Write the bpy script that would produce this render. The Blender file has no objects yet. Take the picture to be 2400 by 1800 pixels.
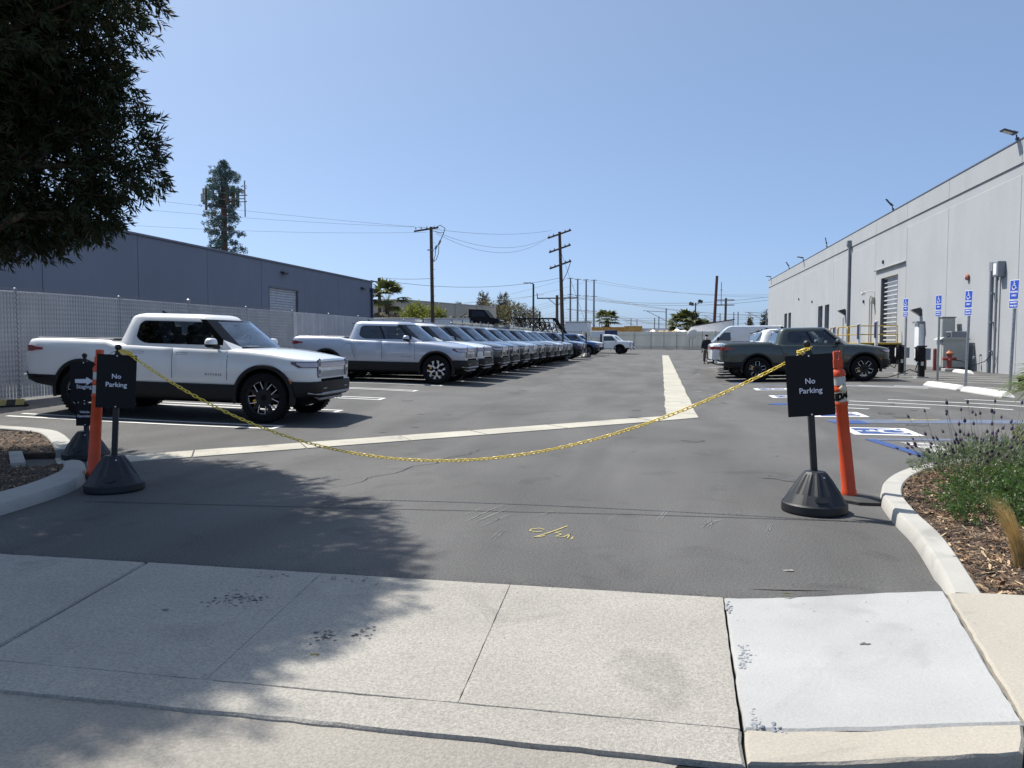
import bpy, math, random
import numpy as np
from mathutils import Vector, Matrix

scene = bpy.context.scene
COL = scene.collection
R = math.radians
PI = math.pi
rnd = random.Random(11)
nrs = np.random.RandomState(5)

# ------------------------------------------------------------------ camera
cam_d = bpy.data.cameras.new("camera")
cam_d.sensor_width = 36
cam_d.lens = 36 * 1803 / 2400
cam_d.clip_end = 20000
cam_d.clip_start = 0.05
cam = bpy.data.objects.new("camera", cam_d)
COL.objects.link(cam)
cam.location = (0, 0, 1.45)
cam.rotation_euler = (R(90 - 3.238), 0, R(10.97))
scene.camera = cam

# ------------------------------------------------------------------ sky and sun
SUN_DIR = Vector((0.50, -0.27, -0.87)).normalized()       # the way the light travels
elev = math.asin(-SUN_DIR.z)
azim = math.atan2(-SUN_DIR.x, -SUN_DIR.y)                  # from +Y towards +X
world = bpy.data.worlds.new("World")
scene.world = world
world.use_nodes = True
wn = world.node_tree
bg = wn.nodes["Background"]
sky = wn.nodes.new("ShaderNodeTexSky")
sky.sky_type = 'NISHITA'
sky.sun_disc = False
sky.sun_elevation = elev
sky.sun_rotation = azim
sky.altitude = 0
sky.air_density = 0.4
sky.dust_density = 1.8
sky.ozone_density = 5.0
wb = wn.nodes.new("ShaderNodeVectorMath")                  # white balance of the picture
wb.operation = 'MULTIPLY'
wb.inputs[1].default_value = (0.97, 1.045, 0.965)
wn.links.new(sky.outputs[0], wb.inputs[0])
hz = wn.nodes.new("ShaderNodeMix")                         # thin even haze over the whole sky
hz.data_type = 'RGBA'
hz.inputs[0].default_value = 0.42
hz.inputs[7].default_value = (1.58, 2.24, 3.55, 1)
wn.links.new(wb.outputs[0], hz.inputs[6])
wn.links.new(hz.outputs[2], bg.inputs[0])
bg.inputs[1].default_value = 0.15
sun_d = bpy.data.lights.new("sun", 'SUN')
sun_d.energy = 4.5
sun_d.angle = R(0.53)
sun_d.color = (1.0, 0.955, 0.88)
sun = bpy.data.objects.new("sun", sun_d)
COL.objects.link(sun)
sun.rotation_euler = SUN_DIR.to_track_quat('-Z', 'Y').to_euler()
sun.location = (-30, 20, 60)
vs = scene.view_settings
vs.view_transform = 'Standard'
vs.look = 'None'
vs.exposure = 0.6
vs.gamma = 1.0
vs.use_curve_mapping = False
scene.cycles.max_bounces = 7
scene.cycles.transparent_max_bounces = 12
scene.cycles.caustics_reflective = False
scene.cycles.caustics_refractive = False

# ------------------------------------------------------------------ materials
MATS = {}
def mat(name, col, rough=0.6, metal=0.0, var=0.12, scale=3.0, bump=0.0, bscale=60.0, coat=0.0,
        spec=0.5, col2=None, speck=0.0, sscale=200.0, detail=4.0, trans=None, emit=0.0, blotch=0.0, bl=(.35, .06), stain=0.0):
    """principled surface with noise in its colour, roughness and relief"""
    m = bpy.data.materials.new(name)
    m.use_nodes = True
    nt = m.node_tree
    b = nt.nodes["Principled BSDF"]
    tc = nt.nodes.new("ShaderNodeTexCoord")
    no = nt.nodes.new("ShaderNodeTexNoise")
    no.inputs["Scale"].default_value = scale
    no.inputs["Detail"].default_value = detail
    nt.links.new(tc.outputs["Object"], no.inputs["Vector"])
    mix = nt.nodes.new("ShaderNodeMix")
    mix.data_type = 'RGBA'
    c = Vector(col)
    lo = col2 if col2 else tuple(max(0, x * (1 - var)) for x in col)
    hi = col if col2 else tuple(min(1, x * (1 + var)) for x in col)
    mix.inputs[6].default_value = (*lo, 1)
    mix.inputs[7].default_value = (*hi, 1)
    mr = nt.nodes.new("ShaderNodeMapRange")
    mr.inputs[1].default_value = 0.3
    mr.inputs[2].default_value = 0.7
    nt.links.new(no.outputs[0], mr.inputs[0])
    nt.links.new(mr.outputs[0], mix.inputs[0])
    out = mix.outputs[2]
    if speck:
        n2 = nt.nodes.new("ShaderNodeTexNoise")
        n2.inputs["Scale"].default_value = sscale
        n2.inputs["Detail"].default_value = 3
        n2.inputs["Roughness"].default_value = 0.7
        nt.links.new(tc.outputs["Object"], n2.inputs["Vector"])
        m2 = nt.nodes.new("ShaderNodeMapRange")
        m2.inputs[1].default_value = 0.3
        m2.inputs[2].default_value = 0.7
        m2.inputs[3].default_value = 1 - speck
        m2.inputs[4].default_value = 1 + speck
        nt.links.new(n2.outputs[0], m2.inputs[0])
        hs = nt.nodes.new("ShaderNodeVectorMath")
        hs.operation = 'SCALE'
        nt.links.new(out, hs.inputs[0])
        nt.links.new(m2.outputs[0], hs.inputs[3])
        out = hs.outputs[0]
    def layer(out, amount, vec_scale, sc, lo, hi, det=6, dist=.6):
        mp_ = nt.nodes.new("ShaderNodeMapping")
        mp_.inputs["Scale"].default_value = vec_scale
        nt.links.new(tc.outputs["Object"], mp_.inputs["Vector"])
        n3 = nt.nodes.new("ShaderNodeTexNoise")
        n3.inputs["Scale"].default_value = sc
        n3.inputs["Detail"].default_value = det
        n3.inputs["Distortion"].default_value = dist
        nt.links.new(mp_.outputs[0], n3.inputs["Vector"])
        m3 = nt.nodes.new("ShaderNodeMapRange")
        m3.inputs[1].default_value = lo
        m3.inputs[2].default_value = hi
        m3.inputs[3].default_value = 1 - amount
        m3.inputs[4].default_value = 1 + amount * .35
        nt.links.new(n3.outputs[0], m3.inputs[0])
        h3 = nt.nodes.new("ShaderNodeVectorMath")
        h3.operation = 'SCALE'
        nt.links.new(out, h3.inputs[0])
        nt.links.new(m3.outputs[0], h3.inputs[3])
        return h3.outputs[0]
    if blotch: out = layer(out, blotch, (bl[0], bl[1], bl[2] if len(bl) > 2 else 1), 3.0, .35, .6)
    if stain: out = layer(out, stain, (1, 1, 1), 1.7, .30, .42, 8, 1.2)
    nt.links.new(out, b.inputs["Base Color"])
    b.inputs["Roughness"].default_value = rough
    b.inputs["Metallic"].default_value = metal
    b.inputs["Specular IOR Level"].default_value = spec
    b.inputs["Coat Weight"].default_value = coat
    b.inputs["Coat Roughness"].default_value = 0.03
    if emit:
        b.inputs["Emission Color"].default_value = (*col, 1)
        b.inputs["Emission Strength"].default_value = emit
    if bump:
        nb = nt.nodes.new("ShaderNodeTexNoise")
        nb.inputs["Scale"].default_value = bscale
        nb.inputs["Detail"].default_value = 5
        nb.inputs["Roughness"].default_value = 0.65
        nt.links.new(tc.outputs["Object"], nb.inputs["Vector"])
        bp = nt.nodes.new("ShaderNodeBump")
        bp.inputs["Strength"].default_value = bump
        bp.inputs["Distance"].default_value = 0.01
        nt.links.new(nb.outputs[0], bp.inputs["Height"])
        nt.links.new(bp.outputs[0], b.inputs["Normal"])
    if trans:                                   # thin leaves: part of the light comes through
        tb = nt.nodes.new("ShaderNodeBsdfTranslucent")
        tb.inputs[0].default_value = (*trans[0], 1)
        ms = nt.nodes.new("ShaderNodeMixShader")
        ms.inputs[0].default_value = trans[1]
        nt.links.new(b.outputs[0], ms.inputs[1])
        nt.links.new(tb.outputs[0], ms.inputs[2])
        nt.links.new(ms.outputs[0], nt.nodes["Material Output"].inputs[0])
    MATS[name] = m
    return m

def glass(name, tint, refl=0.06):
    m = bpy.data.materials.new(name)
    m.use_nodes = True
    nt = m.node_tree
    nt.nodes.remove(nt.nodes["Principled BSDF"])
    tr = nt.nodes.new("ShaderNodeBsdfTransparent")
    tr.inputs[0].default_value = (*tint, 1)
    gl = nt.nodes.new("ShaderNodeBsdfGlossy")
    gl.inputs["Roughness"].default_value = 0.02
    gl.inputs[0].default_value = (0.9, 0.95, 1, 1)
    fr = nt.nodes.new("ShaderNodeFresnel")
    fr.inputs[0].default_value = 1.6
    no = nt.nodes.new("ShaderNodeTexNoise")      # uneven extra share of mirror reflection, scaled by refl
    no.inputs["Scale"].default_value = 3
    ad = nt.nodes.new("ShaderNodeMath")
    ad.operation = 'MULTIPLY_ADD'
    ad.inputs[1].default_value = refl
    nt.links.new(no.outputs[0], ad.inputs[0])
    nt.links.new(fr.outputs[0], ad.inputs[2])
    ms = nt.nodes.new("ShaderNodeMixShader")
    nt.links.new(ad.outputs[0], ms.inputs[0])
    nt.links.new(tr.outputs[0], ms.inputs[1])
    nt.links.new(gl.outputs[0], ms.inputs[2])
    nt.links.new(ms.outputs[0], nt.nodes["Material Output"].inputs[0])
    MATS[name] = m
    return m

def paint(name, col, metal=0.0, rough=0.38):
    return mat(name, col, rough=rough, metal=metal, var=0.03, scale=1.5, coat=1.0, spec=0.5)

# ------------------------------------------------------------------ mesh builder
class MB:
    def __init__(self):
        self.v = []; self.f = []; self.m = []; self.s = []
    def add(self, vs_, fs_, m=0, smooth=False):
        o = len(self.v)
        self.v.extend([tuple(p) for p in vs_])
        for f in fs_:
            self.f.append(tuple(i + o for i in f)); self.m.append(m); self.s.append(smooth)
    def box(self, c, s, m=0, rot=None, bev=0.0):
        hx, hy, hz = s[0] / 2, s[1] / 2, s[2] / 2
        c = Vector(c)
        if bev <= 0:
            vs_ = [Vector((x, y, z)) for x in (-hx, hx) for y in (-hy, hy) for z in (-hz, hz)]
            fs_ = [(0, 1, 3, 2), (4, 6, 7, 5), (0, 4, 5, 1), (2, 3, 7, 6), (0, 2, 6, 4), (1, 5, 7, 3)]
        else:
            b = min(bev, hx * .9, hy * .9, hz * .9)
            vs_ = []; idx = {}
            for i, sx in enumerate((-1, 1)):
                for j, sy in enumerate((-1, 1)):
                    for k, sz in enumerate((-1, 1)):
                        for ax in range(3):
                            p = [sx * hx, sy * hy, sz * hz]
                            for q in range(3):
                                if q != ax: p[q] -= (sx, sy, sz)[q] * b
                            idx[(i, j, k, ax)] = len(vs_); vs_.append(Vector(p))
            fs_ = []
            for s_ in (0, 1):
                f = [(s_, 0, 0, 0), (s_, 1, 0, 0), (s_, 1, 1, 0), (s_, 0, 1, 0)]
                fs_.append([idx[t] for t in (f if s_ else f[::-1])])
                f = [(0, s_, 0, 1), (0, s_, 1, 1), (1, s_, 1, 1), (1, s_, 0, 1)]
                fs_.append([idx[t] for t in (f if s_ else f[::-1])])
                f = [(0, 0, s_, 2), (1, 0, s_, 2), (1, 1, s_, 2), (0, 1, s_, 2)]
                fs_.append([idx[t] for t in (f if s_ else f[::-1])])
            for a_ in (0, 1):
                for b_ in (0, 1):
                    fl = (a_ != b_)
                    f = [(0, a_, b_, 1), (1, a_, b_, 1), (1, a_, b_, 2), (0, a_, b_, 2)]
                    fs_.append([idx[t] for t in (f if not fl else f[::-1])])
                    f = [(a_, 0, b_, 0), (a_, 1, b_, 0), (a_, 1, b_, 2), (a_, 0, b_, 2)]
                    fs_.append([idx[t] for t in (f[::-1] if not fl else f)])
                    f = [(a_, b_, 0, 0), (a_, b_, 1, 0), (a_, b_, 1, 1), (a_, b_, 0, 1)]
                    fs_.append([idx[t] for t in (f if not fl else f[::-1])])
            for i in (0, 1):
                for j in (0, 1):
                    for k in (0, 1):
                        f = [idx[(i, j, k, 0)], idx[(i, j, k, 1)], idx[(i, j, k, 2)]]
                        fs_.append(f if (i + j + k) % 2 == 1 else f[::-1])
        if rot is not None: vs_ = [rot @ p for p in vs_]
        self.add([p + c for p in vs_], fs_, m)
        return self
    def tube(self, pts, r, n=8, m=0, caps=True, smooth=True, closed=False):
        pts = [Vector(p) for p in pts]
        k = len(pts)
        rs = r if isinstance(r, (list, tuple)) else [r] * k
        vs_ = []; up = None
        for i, p in enumerate(pts):
            if closed: t = pts[(i + 1) % k] - pts[i - 1]
            else: t = pts[min(i + 1, k - 1)] - pts[max(i - 1, 0)]
            if t.length < 1e-9: t = Vector((0, 0, 1))
            t.normalize()
            if up is None:
                up = Vector((0, 0, 1)) if abs(t.z) < .9 else Vector((1, 0, 0))
            a = up - t * up.dot(t)
            if a.length < 1e-6: a = t.orthogonal()
            a.normalize(); up = a
            b = t.cross(a)
            for j in range(n):
                w = 2 * PI * j / n
                vs_.append(p + (a * math.cos(w) + b * math.sin(w)) * rs[i])
        fs_ = []
        for i in range(k if closed else k - 1):
            i2 = (i + 1) % k
            for j in range(n):
                j2 = (j + 1) % n
                fs_.append((i * n + j, i2 * n + j, i2 * n + j2, i * n + j2)[::-1])
        if caps and not closed:
            fs_.append(tuple(range(n))); fs_.append(tuple(range((k - 1) * n, k * n))[::-1])
        self.add(vs_, fs_, m, smooth)
        return self
    def lathe(self, prof, n=24, o=(0, 0, 0), m=0, M=None, smooth=True, caps=True):
        o = Vector(o); vs_ = []
        for r_, z in prof:
            for j in range(n):
                w = 2 * PI * j / n
                p = Vector((r_ * math.cos(w), r_ * math.sin(w), z))
                vs_.append((M @ p if M else p) + o)
        fs_ = []; k = len(prof)
        for i in range(k - 1):
            for j in range(n):
                j2 = (j + 1) % n
                fs_.append((i * n + j, i * n + j2, (i + 1) * n + j2, (i + 1) * n + j))
        if caps:
            if prof[0][0] > 1e-4: fs_.append(tuple(range(n))[::-1])
            if prof[-1][0] > 1e-4: fs_.append(tuple(range((k - 1) * n, k * n)))
        self.add(vs_, fs_, m, smooth)
        return self
    def prism(self, poly, a, b, plane='xy', m=0, f=None, smooth=False):
        """polygon (counter-clockwise) in a plane extruded from a to b along the third axis"""
        def P(u, v, w):
            return {'xy': (u, v, w), 'xz': (u, w, v), 'yz': (w, u, v)}[plane]
        n = len(poly)
        vs_ = [P(u, v, a) for u, v in poly] + [P(u, v, b) for u, v in poly]
        if f: vs_ = [f(p) for p in vs_]
        fs_ = [tuple(range(n))[::-1], tuple(range(n, 2 * n))]
        if plane == 'xz': fs_ = [x[::-1] for x in fs_]
        self.add(vs_, fs_, m)
        fs2 = []
        for i in range(n):
            j = (i + 1) % n
            q = (i, j, n + j, n + i)
            fs2.append(q[::-1] if plane == 'xz' else q)
        o = len(self.v) - 2 * n
        for q in fs2:
            self.f.append(tuple(i + o for i in q)); self.m.append(m); self.s.append(smooth)
        return self
    def grid(self, fn, us, vs2, m=0, smooth=True, flip=False):
        nu, nv = len(us), len(vs2)
        P_ = [fn(u, v) for u in us for v in vs2]
        fs_ = []
        for i in range(nu - 1):
            for j in range(nv - 1):
                q = (i * nv + j, (i + 1) * nv + j, (i + 1) * nv + j + 1, i * nv + j + 1)
                fs_.append(q[::-1] if flip else q)
        self.add(P_, fs_, m, smooth)
        return self
    def mesh(self, name, mats, ang=35):
        me = bpy.data.meshes.new(name)
        me.from_pydata(self.v, [], self.f)
        for mm in (mats if isinstance(mats, (list, tuple)) else [mats]): me.materials.append(mm)
        me.polygons.foreach_set("material_index", self.m)
        me.polygons.foreach_set("use_smooth", self.s)
        if any(self.s): me.set_sharp_from_angle(angle=R(ang))
        me.update()
        return me
    def build(self, name, mats, parent=None, ang=35, kind=None):
        o = bpy.data.objects.new(name, self.mesh(name, mats, ang))
        COL.objects.link(o)
        if parent is not None: o.parent = parent
        if kind: o['kind'] = kind
        return o

def obj(name, me, parent=None, loc=None, kind=None):
    o = bpy.data.objects.new(name, me); COL.objects.link(o)
    if parent is not None: o.parent = parent
    if loc is not None: o.location = loc
    if kind: o['kind'] = kind
    return o
def tag(o, label, cat, group=None):
    o['label'] = label; o['category'] = cat
    if group: o['group'] = group
    return o
def thing(name, label, cat, loc=(0, 0, 0), rz=0.0, group=None, rot=None):
    o = bpy.data.objects.new(name, None)
    o.empty_display_size = .2
    COL.objects.link(o); o.location = loc
    o.rotation_euler = rot if rot else (0, 0, rz)
    return tag(o, label, cat, group)
def copy_tree(o, parent=None):
    c = o.copy(); COL.objects.link(c)
    if parent is not None:
        c.parent = parent
    for ch in list(o.children): copy_tree(ch, c)
    return c
def text_mesh(name, s, size, m, parent=None, M=None, align='CENTER', ext=0.0008, sx=1.0, spacing=1.0, bold=0.0):
    cu = bpy.data.curves.new(name, 'FONT')
    cu.body = s; cu.size = size; cu.align_x = align; cu.align_y = 'CENTER'; cu.extrude = ext
    cu.space_character = spacing; cu.resolution_u = 3
    cu.offset = bold
    t = bpy.data.objects.new(name, cu); COL.objects.link(t)
    bpy.context.view_layer.update()
    dg = bpy.context.evaluated_depsgraph_get()
    me = bpy.data.meshes.new_from_object(t.evaluated_get(dg))
    bpy.data.objects.remove(t); bpy.data.curves.remove(cu)
    if sx != 1: me.transform(Matrix.Diagonal((sx, 1, 1, 1)))
    if M is not None: me.transform(M)
    me.materials.clear(); me.materials.append(m)
    me.name = name
    o = bpy.data.objects.new(name, me); COL.objects.link(o)
    if parent is not None: o.parent = parent
    return o

# ------------------------------------------------------------------ shape of the ground
def ss(t):
    t = max(0.0, min(1.0, t)); return t * t * (3 - 2 * t)
GA, GB = (-6.0, 8.3), (0.4, 14.9)
_L = math.hypot(GB[0] - GA[0], GB[1] - GA[1]); _ux, _uy = (GB[0] - GA[0]) / _L, (GB[1] - GA[1]) / _L
def zg(x, y):
    """the lot drains to its concrete gutter: height above that low line"""
    if x < 0.4:
        side = _ux * (y - GA[1]) - _uy * (x - GA[0])
        d = max(0.0, min(side, 0.4 - x if y > 14.9 else 1e9))
        z = .22 * ss((d - 1.5) / 8.5)
    else:
        z = .1 * ss(max(0.0, min(x - .7, y - 12)) / 8)
    return z * (1 - ss((y - 70) / 60))

# ------------------------------------------------------------------ palette
M_ASPH = mat("asphalt", (.100, .098, .095), rough=.88, var=.13, scale=.45, detail=9, bump=.8, bscale=85, speck=.45, sscale=75, spec=.35, blotch=.20, bl=(.30, .07), stain=.13)
M_DLINE = mat("asphalt_dark_line", (.03, .03, .03), rough=.8, spec=.2)
M_CONC = mat("old_concrete", (.315, .297, .262), rough=.9, var=.10, scale=1.1, detail=8, bump=.8, bscale=90, speck=.27, sscale=70, stain=.14)
M_CONCN = mat("new_concrete", (.322, .324, .316), rough=.85, var=.09, scale=1.6, detail=9, bump=.35, bscale=60, speck=.09, sscale=110, stain=.10)
M_CONCT = mat("tan_concrete", (.325, .298, .25), rough=.88, var=.08, scale=1.2, detail=7, bump=.35, bscale=80, speck=.12, sscale=90, stain=.14)
M_PAN = mat("street_gutter_concrete", (.265, .245, .212), rough=.9, var=.14, scale=.9, detail=8, bump=.7, bscale=90, speck=.22, sscale=70, stain=.25)
M_GUT = mat("gutter_concrete", (.36, .34, .285), rough=.9, var=.12, scale=1.2, detail=7, bump=.3, bscale=60, speck=.15, sscale=50, stain=.22)
M_CURB = mat("curb_concrete", (.35, .34, .31), rough=.88, var=.08, scale=2.0, detail=7, bump=.3, bscale=80, speck=.10, sscale=110, stain=.16)
M_DARK = mat("dark_gap", (.012, .012, .012), rough=.9, spec=.1)
M_DIRT = mat("bare_ground", (.23, .19, .14), rough=.95, var=.25, scale=.05, bump=.3, bscale=3)
M_WPAINT = mat("white_road_paint", (.62, .62, .60), rough=.75, var=.06, scale=8, speck=.12, sscale=90)
M_BPAINT = mat("blue_road_paint", (.022, .06, .20), rough=.75, var=.1, scale=6, speck=.12, sscale=90)
M_FADED = mat("faded_blue_paint", (.10, .12, .175), rough=.85, var=.15, scale=5, speck=.2, sscale=90)
M_YPAINT = mat("yellow_marking_paint", (.42, .35, .12), rough=.8, var=.15, scale=20, speck=.2, sscale=120)
M_CHALK = mat("scuff", (.21, .207, .20), rough=.9, var=.3, scale=30)
M_MULCH = mat("mulch_soil", (.06, .042, .03), rough=.95, var=.4, scale=9, bump=1, bscale=40)
M_CHIP1 = mat("bark_chip", (.19, .115, .065), rough=.9, var=.4, scale=14)
M_CHIP2 = mat("pale_chip", (.46, .34, .21), rough=.9, var=.3, scale=14)
M_CHIP3 = mat("dark_chip", (.075, .05, .035), rough=.9, var=.4, scale=14)
M_BLACK = mat("black_plastic", (.009, .009, .010), rough=.55, spec=.3, var=.15, scale=9, bump=.15, bscale=300)
M_SATIN = mat("black_sign_board", (.005, .0055, .008), rough=.6, spec=.25, var=.1, scale=4)
M_RUBBER = mat("tyre_rubber", (.009, .009, .010), rough=.8, var=.15, scale=12, spec=.15)
M_RUBGREY = mat("dusty_rubber", (.035, .035, .034), rough=.8, var=.25, scale=9, bump=.3, bscale=80)
M_ORANGE = mat("orange_plastic", (.60, .066, .015), rough=.45, var=.12, scale=6, spec=.45)
M_REFL = mat("reflective_sheet", (.52, .52, .50), rough=.4, var=.1, scale=25)
M_LETTER = mat("white_lettering", (.74, .74, .80), rough=.6, var=.03)
M_YELLOW = mat("yellow_plastic", (.78, .58, .07), rough=.42, var=.1, scale=10)
M_GALV = mat("galvanised_steel", (.34, .35, .37), rough=.42, metal=.75, var=.15, scale=8)
M_SLAT = mat("grey_privacy_slat", (.56, .565, .57), rough=.55, var=.10, scale=2.2)
M_WOOD = mat("weathered_wood", (.085, .058, .042), rough=.9, var=.35, scale=3, bump=.4, bscale=20)
M_WIRE = mat("cable", (.03, .03, .033), rough=.6)
M_STEELD = mat("dark_steel", (.05, .055, .065), rough=.5, metal=.3)
M_STEELG = mat("grey_steel_pole", (.20, .22, .25), rough=.6, metal=.1)
M_CHROME = mat("bright_metal", (.62, .63, .65), rough=.22, metal=.9, var=.05)
M_SILVERW = mat("wheel_silver", (.70, .70, .72), rough=.3, metal=.5, var=.04)
M_RIMD = mat("dark_wheel", (.008, .008, .009), rough=.45, spec=.3)
M_CALIP = mat("yellow_caliper", (.72, .36, .02), rough=.4)
M_LAMP = mat("clear_lamp", (.44, .46, .58), rough=.14, var=.10, scale=30, coat=1)
M_LAMPR = mat("dark_lamp_surround", (.02, .02, .05), rough=.2, coat=1)
M_RED = mat("red_lamp", (.22, .012, .018), rough=.15, var=.3, scale=30, coat=1)
M_AMBER = mat("amber_marker", (.48, .13, .02), rough=.3)
M_INT = mat("cabin_interior", (.02, .021, .024), rough=.7)
M_INTL = mat("pale_cabin_trim", (.20, .20, .20), rough=.8)
M_GLASS = glass("window_glass", (.42, .47, .47))
M_TINT = glass("tinted_glass", (.055, .06, .065))
M_WS = glass("windscreen_glass", (.62, .68, .70), refl=.28)
M_TRIM = mat("gloss_black_trim", (.004, .004, .005), rough=.22, spec=.4)
M_PANE = mat("dark_pane", (.02, .026, .035), rough=.06, var=.2, scale=1, coat=1)
M_WALLL = mat("blue_grey_wall_paint", (.17, .195, .25), rough=.85, var=.05, scale=.35, detail=6, bump=.1, bscale=30, blotch=.04, bl=(.2, .2, .06))
M_WALLR = mat("pale_grey_wall_paint", (.345, .36, .375), rough=.88, var=.035, scale=.5, detail=8, bump=.12, bscale=24, speck=.03, sscale=6, blotch=.035, bl=(.25, .25, .06))
M_WALLR2 = mat("pale_grey_band_paint", (.335, .35, .365), rough=.88, var=.035, scale=.5, detail=8, bump=.12, bscale=24, blotch=.04, bl=(.25, .25, .12))
M_JOINT = mat("joint_sealant", (.13, .14, .155), rough=.8)
M_COPE = mat("metal_coping", (.12, .13, .16), rough=.5, metal=.2)
M_TAN = mat("tan_stucco", (.44, .385, .315), rough=.9, var=.05, scale=.3, bump=.1, bscale=20)
M_WHITEM = mat("white_enamel", (.72, .73, .74), rough=.4, var=.05, scale=2)
M_GREYBOX = mat("grey_enamel", (.36, .38, .36), rough=.5, var=.06, scale=2)
M_BLUESIGN = mat("blue_sign_face", (.025, .08, .44), rough=.35, var=.05)
M_REDP = mat("red_paint", (.22, .045, .035), rough=.55, var=.2, scale=9)
M_LEAFD = mat("dark_leaf", (.030, .042, .020), rough=.62, spec=.25, var=.45, scale=1.1, trans=((.05, .07, .015), .12))
M_LEAFB = mat("brown_leaf", (.07, .045, .03), rough=.7, spec=.2, var=.3, scale=1.1, trans=((.09, .06, .02), .12))
M_BARK = mat("bark", (.10, .075, .055), rough=.95, var=.35, scale=5, bump=.8, bscale=20)
M_PINE = mat("artificial_needles", (.10, .165, .145), rough=.7, var=.35, scale=.9)
M_LEAFY = mat("yellow_green_leaf", (.155, .185, .025), rough=.55, var=.4, scale=.8, trans=((.28, .30, .03), .3))
M_LEAFDRY = mat("dry_leaf", (.17, .135, .085), rough=.8, var=.45, scale=.7, trans=((.2, .15, .08), .2))
M_LEAFO = mat("olive_leaf", (.085, .10, .035), rough=.6, var=.4, scale=.8, trans=((.14, .16, .04), .25))
M_CONIF = mat("conifer_leaf", (.045, .065, .04), rough=.7, var=.4, scale=.8)
M_PALM = mat("palm_leaf", (.075, .11, .030), rough=.38, var=.35, scale=6, trans=((.28, .34, .06), .3))
M_SHRUB = mat("shrub_leaf", (.050, .098, .028), rough=.5, var=.45, scale=7, trans=((.12, .24, .03), .25))
M_LAV = mat("lavender_leaf", (.19, .225, .145), rough=.7, var=.35, scale=9, trans=((.2, .25, .1), .2))
M_LAVF = mat("lavender_flower", (.055, .028, .062), rough=.8, var=.35, scale=20)
M_STRAW = mat("dry_grass", (.62, .42, .17), rough=.7, var=.35, scale=18, trans=((.7, .5, .2), .4))
M_TARP = mat("pale_tarpaulin", (.72, .68, .62), rough=.7, var=.2, scale=.4, bump=.4, bscale=2)
M_CONTY = mat("mustard_container_paint", (.44, .27, .07), rough=.6, var=.15, scale=1)
M_NAVY = mat("navy_paint", (.03, .04, .11), rough=.5)
M_SCREEN = mat("grey_green_screen", (.36, .385, .375), rough=.9, var=.14, scale=.5, detail=6, trans=((.4, .42, .4), .35))
M_HILL = mat("haze_tinted_hill", (.16, .20, .25), rough=.95, var=.25, scale=.002)  # blue of the distant haze is put into the hill colour
M_SKIN = mat("skin", (.45, .28, .20), rough=.55)
M_JACKET = mat("dark_jacket", (.012, .014, .02), rough=.8, var=.2, scale=9)
M_TROUSER = mat("olive_trousers", (.095, .075, .045), rough=.85, var=.2, scale=9)
M_BOOT = mat("brown_shoe", (.09, .035, .025), rough=.6)
M_MASK = mat("white_face_mask", (.75, .76, .78), rough=.8)

# ================================================================== THE GROUND
def struct(o): o['kind'] = 'structure'; return o

def apron(x, y):                                   # the asphalt rises to the kerb end at the right of the drive
    return .085 * ss((x - .55) / 1.0) * ss((5.0 - y) / .75)
def gz(x, y): return zg(x, y) + (apron(x, y) if y < 5.2 else 0)
def edge_y(x): return 4.42 + (0.0 if x < .4 else .02 * (x - .4))

b = MB()
b.grid(lambda u, v: (u, v, -0.32 if v > -60 else -.32), [-9000, -900, -120, 0, 120, 900, 9000], [-400, -60, 0, 150, 500, 1500, 9000], flip=False)
struct(b.build("terrain", M_DIRT))

lot = thing("asphalt_lot", "", "", (0, 0, 0)); del lot['label']; del lot['category']; struct(lot)
xs = [-42, -36, -30, -24, -20, -17] + [-14.5 + .5 * i for i in range(59)] + [16, 18, 22, 28, 36, 46]
ys = [4.6 + .4 * i for i in range(115)] + [52 + 3 * i for i in range(32)]
b = MB()
b.grid(lambda u, v: (u, v, gz(u, v)), xs, ys)
exs = [-14 + .06 * i for i in range(283)]
def rag(x, k): return .012 * math.sin(x * 7.1 + k) + .010 * math.sin(x * 23 + 2 * k) + nrs.uniform(-.008, .008)
erow = [(x, edge_y(x) + rag(x, 1)) for x in exs]
vsx = []
for x, y in erow: vsx += [(x, y + .012, gz(x, y) - .05), (x, y, gz(x, y) - .012), (x, y + .03, gz(x, y + .03) + .001), (x, 4.6, gz(x, 4.6))]
fsx = []
for i in range(len(erow) - 1):
    for k in range(3): fsx.append((i * 4 + k, (i + 1) * 4 + k, (i + 1) * 4 + k + 1, i * 4 + k + 1))
b.add(vsx, fsx, 0, True)
struct(b.build("asphalt_surface", M_ASPH, lot, ang=60))

def strip(mb, pts, w, dz=.006, m=0, step=.35, taper=None):
    """a painted or laid band that follows the ground; pts are (x, y)"""
    P = []
    for (x0, y0), (x1, y1) in zip(pts[:-1], pts[1:]):
        n = max(1, int(math.hypot(x1 - x0, y1 - y0) / step))
        for i in range(n): P.append((x0 + (x1 - x0) * i / n, y0 + (y1 - y0) * i / n))
    P.append(pts[-1])
    V_ = []
    for i, (x, y) in enumerate(P):
        a0 = P[max(i - 1, 0)]; a1 = P[min(i + 1, len(P) - 1)]
        tx, ty = a1[0] - a0[0], a1[1] - a0[1]; l = math.hypot(tx, ty) or 1
        nx, ny = -ty / l, tx / l
        ww = w if taper is None else w * taper(i / (len(P) - 1))
        for s in (1, -1):
            px, py = x + nx * s * ww / 2, y + ny * s * ww / 2
            V_.append((px, py, gz(px, py) + dz))
    F_ = [(2 * i + 1, 2 * i + 3, 2 * i + 2, 2 * i) for i in range(len(P) - 1)]
    mb.add(V_, F_, m)
def patch(mb, poly, dz=.006, m=0):
    mb.add([(x, y, gz(x, y) + dz) for x, y in poly], [tuple(range(len(poly)))], m)

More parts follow.
